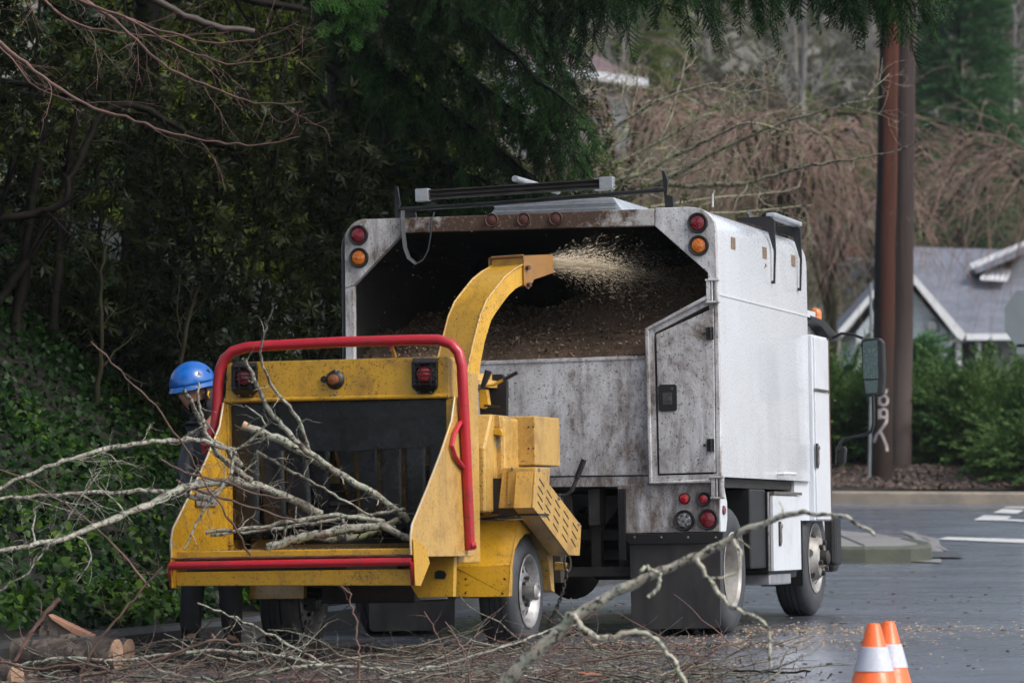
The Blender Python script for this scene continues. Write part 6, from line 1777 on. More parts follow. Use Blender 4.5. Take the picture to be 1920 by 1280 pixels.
# ================================================================ CUT BRANCHES
CUT = simple('fresh_cut_wood', (.55, .36, .22), .7, 0, .3, 25, (.42, .24, .14))
PINK = simple('peeled_wood', (.48, .26, .16), .7, 0, .35, 8, (.32, .16, .10), st=(.2, 1, 1))
K0 = (2, 6, .22, dict(wob=.35, rr=.38, ratio=.5, ang=.9))
K1 = (2, 9, .34, dict(wob=.35, rr=.36, ratio=.5, ang=.8))
K2 = (1, 5, .16, dict(wob=.35, rr=.4))
BR = [
 ([([(455, 797), (520, 820), (570, 850), (632, 885), (690, 918), (735, 950), (765, 976)], (20.1, 20.35), .023, .019, K2),
   ([(630, 884), (600, 862), (575, 845), (545, 812), (510, 780), (485, 735), (468, 690), (458, 672)], (20.2, 19.8), .017, .010, K2),
   ([(580, 848), (567, 805), (548, 768), (518, 737), (498, 702), (488, 672), (490, 640), (500, 608), (512, 576)], (20.1, 19.6), .012, .004, K2)], LICH, 'stout lichened branch with a pale cut end slanting across the rubber curtain'),
 ([([(500, 1026), (540, 1012), (600, 1000), (660, 990), (715, 984), (770, 1008)], 20.0, .026, .020, K2),
   ([(385, 998), (460, 993), (560, 975), (640, 965), (720, 978)], 20.05, .010, .014, K0)], LICH, 'thick curved branch lying across the front of the feed table'),
 ([([(395, 1003), (470, 996), (560, 985), (640, 972), (700, 962), (760, 955)], 20.25, .009, .012, K0), ([(640, 965), (645, 985), (650, 1008)], 20.15, .010, .012)], LICH, 'slender grey branch lying along the feed table'),
 ([([(-20, 1035), (80, 1018), (150, 1000), (220, 970), (280, 945), (340, 915), (400, 903), (470, 905), (545, 935), (600, 965)], (19.0, 20.4), .012, .028, K1)], LICH, 'long pale branch sweeping from the left edge onto the table'),
 ([([(-20, 935), (60, 930), (150, 924), (230, 919), (330, 922), (400, 940)], (19.2, 20.0), .008, .014, K1)], LICH, 'straight pale branch just above the lowest long branch at left'),
 ([([(-20, 925), (50, 890), (120, 862), (200, 840), (280, 828), (360, 822), (420, 838), (452, 872)], (19.0, 19.9), .009, .015, K1)], LICH, 'arching pale branch at left, topmost of the long ones below the helmet'),
 ([([(345, 728), (360, 757), (378, 792), (396, 832), (425, 868), (470, 900)], (19.5, 20.0), .010, .018, K0), ([(372, 716), (371, 750), (384, 800)], 19.5, .006, .010, K2)], LICH, 'upright branch with cut tips crossing the worker face'),
 ([([(400, 825), (440, 845), (480, 820), (500, 790), (460, 760)], 19.9, .009, .004, K0), ([(440, 845), (430, 900), (400, 930), (370, 975), (345, 1030)], 19.7, .011, .005, K0)], LICH, 'crooked branch tangled in front of the left wing of the chipper'),
 ([([(170, 640), (230, 700), (290, 760), (340, 830), (390, 910), (440, 990), (470, 1040)], (18.9, 19.5), .004, .006, K0)], TWIG, 'thin brown shoot slanting down from upper left across the left wing'),
 ([([(300, 860), (330, 880), (420, 905), (500, 930), (545, 935)], 19.6, .006, .004, K0)], TWIG, 'reddish thin twig in front of the upper left corner of the curtain'),
 ([([(-20, 1120), (50, 1075), (110, 1000), (150, 930), (190, 880)], 18.8, .006, .003, K1)], LICH, 'grey twig rising at the far left below the long branches'),
 ([([(305, 1062), (262, 1110), (228, 1150), (180, 1205), (150, 1262)], 18.7, .005, .007, K0)], TWIG, 'thin twig slanting down in front of the log'),
 ([([(150, 1268), (220, 1256), (300, 1236), (360, 1212), (402, 1196), (440, 1206), (485, 1216), (505, 1245)], 18.9, .012, .006, K0), ([(400, 1197), (396, 1186)], 18.9, .010, .010)], TWIG, 'long reddish branch lying low in front of the worker boots'),
 ([([(28, 1238), (60, 1182), (92, 1142), (113, 1122)], 18.7, .009, .011, K2)], REDTW, 'pinkish upright stub leaning right at the lower left corner'),
 ([([(0, 1240), (70, 1255), (160, 1240), (240, 1265)], 18.6, .007, .004, K0)], TWIG, 'bent tan twig on the ground at the lower left corner'),
 ([([(925, 1300), (1000, 1224), (1080, 1152), (1160, 1106), (1240, 1070), (1330, 1032), (1400, 992), (1450, 974), (1500, 956), (1525, 966), (1560, 960), (1602, 978), (1640, 1003)], (15.2, 14.4), .028, .006, (1, 3, .10, dict(wob=.5, rr=.4))),
   ([(1070, 1150), (1100, 1185), (1140, 1200), (1190, 1180), (1235, 1198), (1262, 1235), (1290, 1290)], 15.0, .014, .008),
   ([(1305, 1045), (1330, 1090), (1352, 1122), (1400, 1152), (1440, 1172), (1446, 1250)], 14.7, .010, .005),
   ([(1375, 1010), (1392, 1045), (1383, 1075), (1330, 1086)], 14.6, .007, .004), ([(1238, 1072), (1232, 1105), (1215, 1120)], 14.8, .006, .008), ([(1235, 1072), (1205, 1062), (1200, 1075)], 14.8, .007, .007)], LICH3, 'large blurred lichened branch reaching across the foreground toward the cab'),
 ([([(720, 1272), (820, 1248), (900, 1225), (980, 1200), (1040, 1178), (1090, 1170)], (18.4, 18.8), .010, .005, K0)], LICH, 'grey branch on the ground left of the large foreground branch'),
 ([([(672, 1290), (674, 1220), (668, 1170), (660, 1130), (652, 1100), (640, 1098)], 18.5, .008, .003, K2)], REDTW, 'upright reddish shoot with two thin tips under the table edge'),
 ([([(885, 1290), (880, 1245), (862, 1205), (845, 1178), (835, 1165)], 18.7, .007, .003, K2), ([(850, 1290), (835, 1220), (812, 1170), (795, 1145)], 18.7, .005, .002, K2)], REDTW, 'pair of upright reddish shoots left of the chipper tyre'),
 ([([(-20, 1262), (100, 1232), (240, 1240), (330, 1222), (430, 1218), (540, 1232), (640, 1250)], 19.4, .010, .008, K1)], LICH, 'pale branch half buried in the litter behind the reddish one'),
 ([([(420, 1280), (520, 1255), (600, 1245), (700, 1252), (800, 1262)], 19.0, .012, .007, K1)], LICH, 'lichened branch lying in the litter below the table'),
 ([([(370, 1130), (450, 1160), (520, 1195), (600, 1240), (640, 1262)], 19.2, .004, .009, K0)], LICH, 'mottled branch sloping down below the left tyre'),
 ([([(1010, 1268), (1090, 1240), (1180, 1228), (1260, 1222), (1340, 1232)], 18.6, .007, .004, K0)], TWIG, 'brown twig lying on the asphalt right of the litter'),
 ([([(1374, 1256), (1430, 1258), (1520, 1258)], 18.6, .005, .005, K2)], BARKD, 'short dark stick lying alone on the asphalt'),
 ([([(1030, 1222), (1060, 1190), (1080, 1165), (1118, 1150)], 19.5, .006, .003, K2)], REDTW, 'small orange brown twig beside the safety chain'),
 ([([(1085, 1262), (1150, 1266), (1128, 1266)], 18.4, .010, .010)], simple('orange_broken_wood', (.30, .11, .05), .7), 'orange strip of split bark on the road'),
 ([([(480, 845), (540, 880), (590, 905), (640, 935), (690, 965), (742, 988)], 20.2, .008, .006, K0)], LICH, 'thin grey branch running parallel below the stout lichened branch'),
 ([([(330, 900), (400, 930), (480, 952), (560, 978)], 19.9, .007, .006, K0)], TWIG, 'thin brown branch reaching from the left wing onto the table'),
 ([([(560, 1000), (620, 1012), (690, 1003), (748, 972)], 20.3, .022, .018, K2)], LICH2, 'short mossy bough at the back of the feed table'),
 ([([(-20, 870), (60, 905), (150, 960), (230, 1040), (280, 1100)], 19.6, .004, .008, K1)], TWIG, 'brown branch sloping down across the ivy at far left'),
]
for i, (lines, mt, lb) in enumerate(BR):
    limb_thing('cut_branch', lines, mt, lb, 'branch', None, .004, 7 if i in (0, 1, 15) else 6, 'cut branches around the chipper')
ce = at(455, 796, 20.09)
tag(part('cut_end', MB().cyl(ce, ce + Vector((.02, .0, -.01)), .022, 14), CUT, None), 'pale sawn disc on the tip of the stout branch', 'wood disc')
bpy.data.objects['cut_end'].parent = bpy.data.objects['cut_branch']; bpy.data.objects['cut_end'].matrix_parent_inverse = bpy.data.objects['cut_branch'].matrix_world.inverted() if False else Matrix.Translation(-bpy.data.objects['cut_branch'].location)
del bpy.data.objects['cut_end']['category']
# overhanging bare tree, upper left
OB = (2, 8, .45, dict(wob=.25, rr=.35, ratio=.5, ang=.6))
limb_thing('overhanging_tree', [([(-500, 1300), (-420, 700), (-300, 200), (-150, -60), (0, -90)], (21.5, 21.5), .16, .07),
  ([(-300, 60), (-60, 30), (0, 84), (62, 129), (112, 169), (169, 203), (253, 225), (315, 248), (382, 262), (439, 274), (495, 273), (562, 256)], (21, 20.2), .016, .003, OB),
  ([(0, -90), (186, 17), (242, 62), (293, 112), (338, 141), (394, 160), (450, 186), (495, 196), (568, 191)], (21, 19.8), .014, .003, OB),
  ([(-20, -80), (141, 0), (236, 34), (315, 62), (394, 84), (495, 73), (562, 39)], (21, 20), .012, .003, OB),
  ([(236, 34), (315, 79), (371, 104), (433, 121), (506, 115), (562, 93)], (20.6, 20.2), .008, .0025, OB),
  ([(0, -90), (120, 40), (200, 60), (330, 70), (430, 60)], (21.4, 21), .010, .0025, OB),
  ([(-300, 120), (-60, 40), (10, 90), (60, 170), (150, 190)], (21.8, 21.4), .010, .0025, OB)], REDTW, 'bare tree reaching in from the upper left with thin reddish branches', 'tree', None, .004, 5)
# twig litter on the ground
w = Wood()
for k in range(430):
    if k % 5 == 0: x, y = rng.uniform(.1, 1.3), rng.uniform(18.4, 19.6)
    else: x, y = rng.uniform(-2.6, 1.0), rng.uniform(18.2, 21.2)
    if x < -.25 * (26 - y) : pass
    a = rng.normal(0, .6) + (math.pi if rng.random() < .5 else 0)
    z = float(ground(x, y)) + .008 + .09 * rng.random() ** 2 * (1 if x < .6 else .2)
    P, _ = w.shoot((x, y, z), (math.cos(a), math.sin(a) * .5, rng.normal(0, .06)), rng.uniform(.12, .75), rng.uniform(.002, .008), .3, .01, 8)
    if k % 3 == 0: w.grow(P, .004, 1, 3, .14, .8, .3)
V, Fq = w.arrays(4); V[:, 2] = np.maximum(V[:, 2], ground(V[:, 0], V[:, 1]) + .002)
tag(np_mesh('twig_litter', V, Fq, LICHD), 'tangle of broken twigs and bark littering the road edge', 'twigs', kind='stuff')
w = Wood()
for k in range(300):
    x, y = rng.uniform(-2.6, 1.2), rng.uniform(18.2, 21.4); a = rng.random() * 6.3
    w.shoot((x, y, float(ground(x, y)) + .01 + .05 * rng.random()), (math.cos(a), math.sin(a) * .6, rng.normal(.05, .2)), rng.uniform(.1, .5), rng.uniform(.0015, .005), .35, .0, 7)
V, Fq = w.arrays(4); V[:, 2] = np.maximum(V[:, 2], ground(V[:, 0], V[:, 1]) + .002)
tag(np_mesh('twig_litter', V, Fq, REDTW), 'reddish brown twigs strewn through the litter', 'twigs', kind='stuff')
# wood chips on the road
CHIP = N('wood_chip_tan'); g_ = CHIP.n('ShaderNodeNewGeometry')
CHIP.set(Base_Color=CHIP.mix(g_.outputs['Random Per Island'], (.22, .14, .08), (.48, .36, .22)), Roughness=.7); CHIP = CHIP.m
CHV = np.array([[-.5, -.25, 0], [.5, -.2, 0], [.45, .25, .0], [-.45, .2, .0], [-.4, -.15, .2], [.4, -.1, .22], [.35, .18, .2], [-.35, .12, .18]])
CHF = np.array([[4, 5, 6, 7], [0, 1, 5, 4], [1, 2, 6, 5], [2, 3, 7, 6], [3, 0, 4, 7]])
def rotz(a): c, s = np.cos(a), np.sin(a); z = np.zeros_like(a); return np.stack([np.stack([c, -s, z], -1), np.stack([s, c, z], -1), np.stack([z, z, z + 1], -1)], -2)
n = 2700
g1 = rng.normal(0, 1, (n, 2)); cen = np.array([(.3, 20.8, .9, 1.1), (1.0, 23.0, 1.0, 1.2), (1.9, 23.8, .9, .7), (1.2, 22.2, .6, .5), (1.9, 23.9, .6, .3)])[rng.integers(0, 5, n)]
X_ = cen[:, 0] + g1[:, 0] * cen[:, 2]; Y_ = cen[:, 1] + g1[:, 1] * cen[:, 3]; okk = Y_ > 17.5; X_, Y_ = X_[okk], Y_[okk]; n = len(X_)
V, Fq = inst(CHV, CHF, np.stack([X_, Y_, ground(X_, Y_) + .001], -1), rotz(rng.random(n) * 6.3), .006 + .014 * rng.random(n) ** 2)
tag(np_mesh('scattered_chips', V, Fq, CHIP), 'pale wood chips scattered on the wet road behind the truck', 'wood chips', kind='stuff')
MUL = N('mulch_pieces'); g_ = MUL.n('ShaderNodeNewGeometry')
MUL.set(Base_Color=MUL.mix(g_.outputs['Random Per Island'], (.018, .012, .009), (.13, .085, .06)), Roughness=.75); MUL = MUL.m
n = 9000; X_ = rng.uniform(3.2, 11, n); Y_ = 51.3 + 6 * rng.random(n) ** 1.4
V, Fq = inst(CHV, CHF, np.stack([X_, Y_, hillz(X_, Y_) + .05 + .05 * np.sin(X_ * 3.1) * np.sin(Y_ * 2.7) + np.clip(.10 * np.sin(X_ * 1.1 + 1.3), -.1, .1) * np.clip(Y_ - 51.6, 0, 1)], -1), frames(unit(rng.normal(0, 1, (n, 3)) * [1, 1, .5])), .03 + .07 * rng.random(n) ** 2)
tag(np_mesh('mulch', V, Fq, MUL), 'brown bark mulch and stones around the foot of the poles', 'mulch', kind='stuff')
n = 12000; X_ = rng.uniform(-2.8, 1.6, n); Y_ = rng.uniform(18.0, 21.6, n); okk = rng.random(n) > np.clip((X_ + .4) / 2.2, 0, .95); X_, Y_ = X_[okk], Y_[okk]; n = len(X_)
V, Fq = inst(CHV, CHF, np.stack([X_, Y_, ground(X_, Y_) + .004 + .03 * rng.random(n)], -1), frames(unit(rng.normal(0, 1, (n, 3)) * [1, 1, .5])), np.stack([.012 + .03 * rng.random(n), .006 + .012 * rng.random(n), .006 + .01 * rng.random(n)], -1))
tag(np_mesh('debris', V, Fq, MUL), 'dark bark crumbs and dead leaves under the twigs', 'debris', kind='stuff')
n = 1500; uu = rng.uniform(lx0 + .03, lx1 - .03, n); fv = rng.random(n)
pos = np.array([tuple(CH @ Vector((u, LV + .08 + (HV + .3 - LV) * f, (lz) + (fz - .03 - lz) * (f * .9 + .05) + .004))) for u, f in zip(uu, fv)])
V, Fq = inst(CHV, CHF, pos, frames(unit(rng.normal(0, 1, (n, 3)) * [1, 1, .4])), .008 + .022 * rng.random(n) ** 2)
tag(np_mesh('table_debris', V, Fq, MUL), 'dark bark crumbs strewn over the feed table', 'debris', kind='stuff')
# dark needles and leaves on the road
n = 900; X_ = rng.uniform(-1, 5, n); Y_ = rng.uniform(18, 34, n)
V, Fq = inst(CHV, CHF, np.stack([X_, Y_, ground(X_, Y_) + .001], -1), rotz(rng.random(n) * 6.3), .008 + .03 * rng.random(n) ** 3)
tag(np_mesh('leaf_litter', V, Fq, simple('dark_leaf_litter', (.035, .018, .012), .6)), 'small dark leaves and cones dropped on the road', 'leaf litter', kind='stuff')
# ---------------- chip heap inside the truck box
V = []; nu, nv = 46, 30
zt0 = tr(900, 690).z
for j in range(nv):
    for i in range(nu):
        u = -2.34 + 2.28 * i / (nu - 1); v = .06 + 1.85 * j / (nv - 1)
        z = zt0 - .08 + .56 * (v / 1.9) ** .5 + .44 * max(0, (u + 1.5) / 1.4) * min(1, v / .8) + .03 * math.sin(u * 9) * math.sin(v * 8)
        V.append(tuple(TR @ Vector((u, v, min(z, zt - .3)))))
i = (np.arange(nv - 1)[:, None] * nu + np.arange(nu - 1)[None]).ravel()
heap = np_mesh('chip_heap', V, np.stack([i, i + 1, i + nu + 1, i + nu], 1), simple('dark_chip_mass', (.10, .062, .038), .8, 0, .5, 30, bump=.6), smooth=True)
tag(heap, 'brown heap of wood chips filling the truck box', 'wood chips', kind='stuff')
Vh = np.array(V); n = 17000; k = rng.integers(0, len(Vh), n); pos = Vh[k] + rng.normal(0, .03, (n, 3)) * [1, 1, .25] + [0, 0, .004]
CH2 = N('damp_chip'); g_ = CH2.n('ShaderNodeNewGeometry')
CH2.set(Base_Color=CH2.mix(CH2.ramp(g_.outputs['Random Per Island'], .55, 1), (.07, .042, .025), (.32, .22, .13)), Roughness=.7); CH2 = CH2.m
Vc, Fc = inst(CHV, CHF, pos, frames(unit(rng.normal(0, 1, (n, 3)))), .009 + .018 * rng.random(n) ** 2)
nv0 = np_mesh('chip_heap_surface', Vc, Fc, CH2, heap)
# ---------------- chips flying from the chute
o0 = CH @ onplane(1030, 494, p0, -.10)
sd = np.array([math.sin(R(50)), math.cos(R(50)), .04]); sd /= np.linalg.norm(sd); e1 = np.cross(sd, [0, 0, 1.]); e2 = np.cross(e1, sd)
n = 40000; s = rng.gamma(1.35, .30, n).clip(0, 1.7); rad = (.035 + .24 * s) * np.abs(rng.normal(0, .75, n)); rad *= rng.random(n) ** .35; a = rng.random(n) * 6.3
pos = np.array(o0) + s[:, None] * sd + (rad * np.cos(a))[:, None] * e1 * .7 + (rad * np.sin(a))[:, None] * e2 - np.array([0, 0, 1.]) * (s[:, None] ** 2) * .10
dd_ = unit(sd * 1.0 + ((rad * np.cos(a))[:, None] * e1 + (rad * np.sin(a))[:, None] * e2) * .9 / np.maximum(s, .15)[:, None] + rng.normal(0, .08, (n, 3)))
sl_ = (.0009 + .0052 * rng.random(n) ** 4); V, Fq = inst(CHV, CHF, pos, frames(dd_), np.stack([sl_ * (2 + 4 * rng.random(n)), sl_ * .8, sl_ * .6], -1))
FLY = N('flying_chip'); g_ = FLY.n('ShaderNodeNewGeometry')
FLY.set(Base_Color=FLY.mix(g_.outputs['Random Per Island'], (.60, .47, .30), (.85, .77, .60)), Roughness=.7)
tag(np_mesh('flying_chips', V, Fq, FLY.m), 'spray of pale chips shooting from the chute into the box', 'wood chips', kind='stuff')
n = 260; X_ = rng.uniform(-2.3, -.1, n); V_ = rng.uniform(-.1, 1.2, n); Z_ = rng.uniform(1.75, 2.55, n)
pos = np.array([tuple(TR @ Vector(t)) for t in zip(X_, V_, Z_)])
V, Fq = inst(CHV, CHF, pos, frames(unit(rng.normal(0, 1, (n, 3)))), .003 + .006 * rng.random(n))
tag(np_mesh('flying_chips', V, Fq, FLY.m), 'stray specks of wood drifting in the dark box opening', 'wood chips', kind='stuff')

# ---------------- logs at lower left
def log(x0, y0, x1, y1, Y0, Y1, r, label, mat=BARKM):
    a, b = at(x0, y0, Y0), at(x1, y1, Y1); o = root('log', Matrix.Translation(a), label, 'log', 'sawn logs at the road edge')
    d = (b - a); n_ = 12
    m = MB().tube([d * (k / n_) + Vector((0, 0, .006 * math.sin(k * 2))) for k in range(n_ + 1)], [r * (1 + .04 * math.sin(k * 1.7)) for k in range(n_ + 1)], 26)
    part('bark', m, mat, o, smooth=True)
    u_ = d.normalized()
    part('cut_face', MB().cyl(d, d + u_ * .022, r * .95, 26), CUTF, o)
    part('cut_face', MB().cyl(-u_ * .004, Vector((0, 0, 0)), r * .93, 26), CUTF, o)
    return o
def _cf():
    m = N('log_end_grain')
    m.set(Base_Color=m.mix(m.noise(14, 6, .7, lo=.35, hi=.7), (.36, .24, .16), (.20, .11, .07)), Roughness=.7); return m.m
CUTF = _cf()
LOGB = lichen('log_bark', (.085, .060, .045), (.15, .12, .095), (.045, .032, .024), 7)
log(30, 1228, 214, 1228, 20.0, 19.88, .088, 'wet brown log lying level, its pale cut end facing right', LOGB)
log(120, 1215, 236, 1222, 20.4, 20.3, .075, 'shorter log behind the first, its brown end just showing', LOGB)
log(-60, 1272, 26, 1268, 19.3, 19.2, .07, 'mottled log end cut off by the lower left corner', LOGB)
# split piece with a pale face
o = root('split_log', Matrix.Translation(at(130, 1185, 20.8)), 'split wedge of wood with a long pale peeled face above the logs', 'split log')
q = lambda x, y, Y=20.8: at(x, y, Y) - at(130, 1185, 20.8)
m = MB().prism([q(90, 1152), q(172, 1192), q(168, 1215), q(70, 1215), q(72, 1180)], (0, .22, 0)); part('bark', m, LOGB, o, bevel=.01)
part('peeled_face', MB().prism([q(90, 1151, 20.78), q(173, 1191, 20.78), q(172, 1198, 20.78), q(140, 1190, 20.78), q(95, 1160, 20.78)], (0, .2, 0)), PINK, o, bevel=.004)

# ---------------- traffic cones
ORG = painted('cone_orange', (.85, .13, .02), (.30, .08, .03), .15, .05, .4)
REFL = simple('reflective_collar', (.52, .54, .60), .35, 0, .15, 60, (.42, .44, .50))
def cone(x, ytop, Y, label, sc2=1.0, rt=0):
    t = at(x, ytop, Y); g = float(ground(t.x, Y)); h = t.z - g
    o = root('traffic_cone', Matrix.Translation((t.x, Y, g)) @ Matrix.Rotation(R(rt), 4, 'Z'), label, 'traffic cone', 'traffic cones at the lower right corner')
    r0 = .030; rb = .030 + .215 * h / .5 * .62
    rz = lambda z: r0 + (rb - r0) * (h - z) / h
    m = MB().lathe([(.001, h), (r0 * .75, h), (r0, h - .008), (rz(.05), .05), (rz(.03) + .01, .03)], (0, 0, 0), (0, 0, 1), 36); part('cone_body', m, ORG, o, smooth=True)
    z1, z0 = h - .102, h - .205
    part('reflective_collar', MB().lathe([(rz(z1), z1 + .001), (rz(z1) + .003, z1), (rz(z0) + .003, z0), (rz(z0), z0 - .001)], (0, 0, 0), (0, 0, 1), 36), REFL, o, smooth=True)
    part('base', MB().box((-rb - .05, -rb - .05, 0), (rb + .05, rb + .05, .03)), ORG, o, bevel=.01)
cone(1638, 1168, 16.7, 'nearer orange traffic cone with a grey collar, left of the pair', rt=10)
cone(1665.5, 1164, 17.25, 'orange traffic cone standing partly behind the other, right of the pair', rt=25)

# ================================================================ WORKER
SKIN = simple('skin', (.50, .27, .19), .5, 0, .2, 30)
DARKJ = simple('dark_wet_jacket', (.016, .017, .021), .45, 0, .4, 8, (.03, .032, .04), .3)
DARKT = simple('dark_trousers', (.013, .014, .017), .7, 0, .4, 8, (.022, .024, .028), .3)
HOOD = simple('grey_patterned_hood', (.05, .055, .075), .5, 0, .4, 14, (.012, .013, .02), .2)
BLUE = painted('blue_helmet', (.003, .10, .40), (.004, .05, .22), .3, .05, .12, scuff=.5)
WY = 21.45
WO = at(395, 1215, WY); WO.z = float(ground(WO.x, WY))
J = lambda x, y, dy=0.: at(x, y, WY + dy) - WO
person = root('person', Matrix.Translation(WO), 'worker in blue helmet and dark clothes leaning behind the left side of the chipper', 'person')
def skin_obj(name, chains, mat, sub=2, rootv=0):
    """chains: list of lists of (Vector, radius); chains starting at an existing joint share it"""
    verts, rad, edges, idx = [], [], [], {}
    def vid(p, r):
        k = (round(p.x, 4), round(p.y, 4), round(p.z, 4))
        if k not in idx: idx[k] = len(verts); verts.append(p); rad.append(r)
        return idx[k]
    for ch_ in chains:
        ids = [vid(p, r) for p, r in ch_]
        edges += [(a, b) for a, b in zip(ids[:-1], ids[1:])]
    me = bpy.data.meshes.new(name); me.from_pydata([tuple(v) for v in verts], edges, [])
    o = bpy.data.objects.new(name, me); col.objects.link(o); o.parent = person; me.materials.append(mat)
    sk = o.modifiers.new('skin', 'SKIN'); sk.use_smooth_shade = True
    for i, v in enumerate(me.skin_vertices[0].data):
        r = rad[i]; v.radius = (r, r) if not isinstance(r, tuple) else r; v.use_root = i == rootv
    sb_ = o.modifiers.new('sub', 'SUBSURF'); sb_.levels = sub; sb_.render_levels = sub
    return o
pel, bel, che, nek = J(400, 968), J(400, 915), J(397, 835, -.03), J(384, 780, -.08)
hed = J(364, 733, -.16)
hL, kL, aL, tL = J(382, 985, .02), J(362, 1092, -.02), J(356, 1205, .02), J(347, 1222, -.14)
hR, kR, aR, tR = J(420, 985, .02), J(431, 1092, 0), J(436, 1208, .04), J(440, 1224, -.12)
sL, eL, wL = J(368, 812, -.04), J(345, 890, -.12), J(378, 935, -.36)
sR, eR, wR = J(428, 806, .02), J(446, 885, -.05), J(420, 905, -.34)
hands = []
def fingers(wr, el):
    d = (wr - el).normalized(); pal = wr + d * .075; up = Vector((0, 0, 1)); s_ = d.cross(up).normalized(); n_ = s_.cross(d).normalized()
    out_ = [[(wr, .021), (pal, .026)]]
    for i, (off, ln) in enumerate(((-.027, .068), (-.009, .078), (.009, .073), (.026, .058))):
        b = pal + s_ * off + d * .012; m1 = b + d * ln * .45 - n_ * .008; m2 = m1 + d * ln * .2 - n_ * ln * .33; m3 = m2 - n_ * ln * .25 - d * .004
        out_.append([(pal, .026), (b, .0095), (m1, .009), (m2, .008), (m3, .007)])
    tb = wr + d * .035 - s_ * .026; out_.append([(wr, .021), (tb, .011), (tb + d * .028 - s_ * .018 - n_ * .01, .010), (tb + d * .048 - s_ * .012 - n_ * .025, .008)])
    return out_
chains = [[(pel, .12), (bel, .11), (che, .13), (nek, .055), (hed - Vector((0, 0, .03)), .06)],
          [(pel, .12), (hL, .085), (kL, .055), (aL, .04), (tL, .035)], [(pel, .12), (hR, .085), (kR, .055), (aR, .04), (tR, .035)],
          [(che, .13), (sL, .055), (eL, .04), (wL, .021)], [(che, .13), (sR, .055), (eR, .04), (wR, .021)]] + fingers(wL, eL) + fingers(wR, eR)
body = skin_obj('body', chains, SKIN)
skin_obj('jacket', [[(pel + Vector((0, 0, -.02)), (.15, .12)), (bel, (.15, .12)), (che, (.17, .13)), (nek - Vector((0, 0, .01)), .085)], [(che, (.17, .13)), (sL, .075), (eL, .058), (wL - (wL - eL) * .06, .042)], [(che, (.17, .13)), (sR, .075), (eR, .058), (wR - (wR - eR) * .06, .042)]], DARKJ)
skin_obj('trousers', [[(pel, .135), (hL, .095), (kL, .072), (aL + Vector((0, 0, .04)), .062)], [(pel, .135), (hR, .095), (kR, .072), (aR + Vector((0, 0, .04)), .062)]], DARKT)
for a_, t_ in ((aL, tL), (aR, tR)):
    skin_obj('boot', [[(a_ + Vector((0, .0, .13)), .050), (a_ + Vector((0, .0, .06)), .055), (a_ + Vector((0, .02, -.01)), .052), (a_.lerp(t_, .5) + Vector((0, 0, .01)), .045), (t_ + Vector((0, 0, .01)), .036)]], BLK)
# head: shaped ellipsoid with brow, nose, mouth, chin and eyes; looks down to the left of the camera
fd = Vector((-.66, -.70, -.22)).normalized(); HX = fd; HZ = (Vector((-.12, -.05, 1)) - fd * fd.dot(Vector((-.12, -.05, 1)))).normalized(); HYv = HZ.cross(HX)
HM = Matrix((HX, HYv, HZ)).transposed().to_4x4(); HM.translation = hed
def headmesh():
    bm = bmesh.new(); bmesh.ops.create_icosphere(bm, subdivisions=4, radius=1.0)
    for v in bm.verts:
        x, y, z = v.co
        X_, Y_, Z_ = x * .098, y * .076, z * .118
        if z < 0: Y_ *= 1 + .28 * z; X_ *= 1 + .12 * z
        if x > 0:
            X_ += .022 * math.exp(-((y * .076) / .011) ** 2 - ((Z_ + .012) / .022) ** 2)          # nose
            X_ += .006 * math.exp(-((y * .076) / .014) ** 2 - ((Z_ - .012) / .02) ** 2)
            X_ -= .010 * (math.exp(-((Y_ - .03) / .014) ** 2 - ((Z_ - .014) / .012) ** 2) + math.exp(-((Y_ + .03) / .014) ** 2 - ((Z_ - .014) / .012) ** 2))
            X_ += .006 * math.exp(-((Z_ - .034) / .008) ** 2 - (Y_ / .045) ** 2)                     # brow
            X_ += .007 * math.exp(-((Z_ + .052) / .009) ** 2 - (Y_ / .022) ** 2) - .005 * math.exp(-((Z_ + .052) / .0025) ** 2 - (Y_ / .022) ** 2)
            X_ += .010 * math.exp(-((Z_ + .088) / .016) ** 2 - (Y_ / .022) ** 2)                     # chin
        v.co = HM @ Vector((X_, Y_, Z_))
    me = bpy.data.meshes.new('head'); bm.to_mesh(me); bm.free(); me.shade_smooth(); return me
o = link('face', headmesh(), SKIN, person)
for s_ in (-1, 1):
    e = MB().lathe([(.001, .012), (.007, .0105), (.0115, .004), (.012, 0)], HM @ Vector((.076, s_ * .03, .013)), HX, 12)
    ey = part('eye', e, simple('eye_white', (.5, .48, .45), .2) if 'eye_white' not in MATS else MATS['eye_white'], o, smooth=True)
    part('pupil', MB().cyl(HM @ Vector((.088, s_ * .03, .012)), HM @ Vector((.0895, s_ * .03, .012)), .005, 10), BLK, ey)
    part('eyebrow', MB().tube([HM @ Vector((.092, s_ * .016, .033)), HM @ Vector((.093, s_ * .03, .038)), HM @ Vector((.082, s_ * .047, .034))], .0035, 6), BARKD, o, smooth=True)
    part('ear', MB().lathe([(.001, .008), (.018, .006), (.026, 0), (.020, -.006)], HM @ Vector((-.005, s_ * .078, .0)), HYv * s_, 12), SKIN, o, smooth=True)
part('beard', MB().lathe([(.035, -.06), (.058, -.035), (.070, .0)], HM @ Vector((.012, 0, -.05)), HZ, 24), BARKD, o, smooth=True)
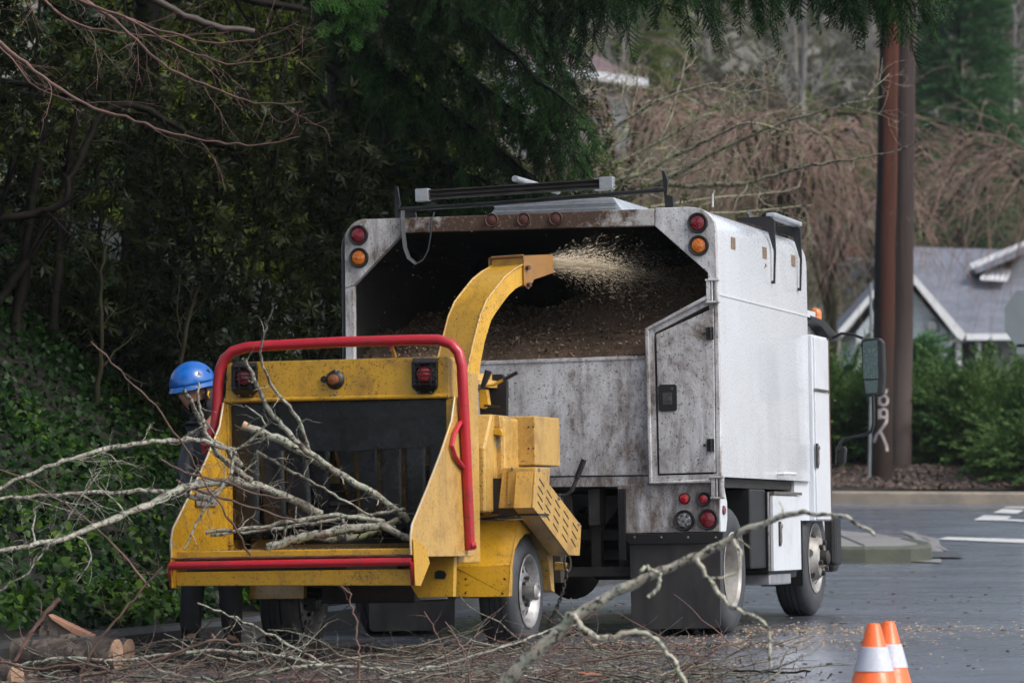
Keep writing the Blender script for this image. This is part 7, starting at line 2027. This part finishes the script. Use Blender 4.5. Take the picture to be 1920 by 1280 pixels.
# hood and collar
def blob(name, c, sx, sy, sz, mat, cut=None, par=person, M=None):
    bm = bmesh.new(); bmesh.ops.create_icosphere(bm, subdivisions=4, radius=1.0); M = M or HM
    if cut: bmesh.ops.delete(bm, geom=[v for v in bm.verts if cut(v.co)], context='VERTS')
    for v in bm.verts: v.co = M @ (Vector(c) + Vector((v.co.x * sx, v.co.y * sy, v.co.z * sz)))
    me = bpy.data.meshes.new(name); bm.to_mesh(me); bm.free(); me.shade_smooth(); return link(name, me, mat, par)
hd2 = blob('hood', (-.012, 0, -.025), .112, .096, .150, HOOD, lambda c: c.x > .22 and c.z > -.75)
hd2.modifiers.new('t', 'SOLIDIFY').thickness = .006
# helmet: shell, brim, vents, chin strap clip
sh = blob('helmet', (.0, 0, .040), .142, .118, .128, BLUE, lambda c: c.z < -.02)
sh.modifiers.new('t', 'SOLIDIFY').thickness = .005
m = MB(); n_ = 40
for k in range(n_):
    a = 2 * math.pi * k / n_; pk = .020 + .022 * max(0, math.cos(a)) ** 2 ; dz = -.022 - .018 * max(0, -math.cos(a))
    m.v += [tuple(HM @ Vector((.141 * math.cos(a), .117 * math.sin(a), .045))), tuple(HM @ Vector(((.141 + pk * .4) * math.cos(a), (.117 + .006) * math.sin(a), .04 + dz))), tuple(HM @ Vector(((.135 + pk * .4) * math.cos(a), .113 * math.sin(a), .04 + dz)))]
for k in range(n_):
    j = (k + 1) % n_
    for q_ in range(2): m.f.append((3 * k + q_, 3 * j + q_, 3 * j + q_ + 1, 3 * k + q_ + 1))
part('helmet_brim', m, BLUE, sh, smooth=True)
for s_ in (-1, 1):
    for ax_, az_ in ((.03, .095), (-.045, .10)):
        c_ = Vector((ax_, 0, az_)); c_.y = s_ * .118 * math.sqrt(max(.01, 1 - (ax_ / .142) ** 2 - ((az_ - .04) / .128) ** 2)) * 1.005
        nn = Vector((ax_ / .02, c_.y / .0139, (az_ - .04) / .0164)).normalized(); nn = (HM.to_3x3() @ nn)
        part('vent', MB().lathe([(.018, -.004), (.014, .0035), (.001, .0035)], HM @ c_, nn, 3), BLK, sh)
    part('chin_strap', MB().tube([HM @ Vector((.0, s_ * .104, .03)), HM @ Vector((.005, s_ * .100, -.04)), HM @ Vector((.03, s_ * .07, -.10)), HM @ Vector((.045, 0, -.125))], .005, 6), BLK, sh, smooth=True)
    part('strap_clip', MB().tube([HM @ Vector((-.01, s_ * .106, -.012)), HM @ Vector((.004, s_ * .108, -.03)), HM @ Vector((-.004, s_ * .107, -.048))], .006, 6), simple('clip_yellow', (.75, .42, .02), .4) if 'clip_yellow' not in MATS else MATS['clip_yellow'], sh, smooth=True)

print('VALS', RWY, FWY, L, 'rear', TR @ Vector((-.03, RWY, zr - .388)), 'front', TR @ Vector((-.06, FWY, zfr - .388)), 'chipwheel', CH @ Vector((0, wc.y, WZ - WR)), ground(.1,21.5))
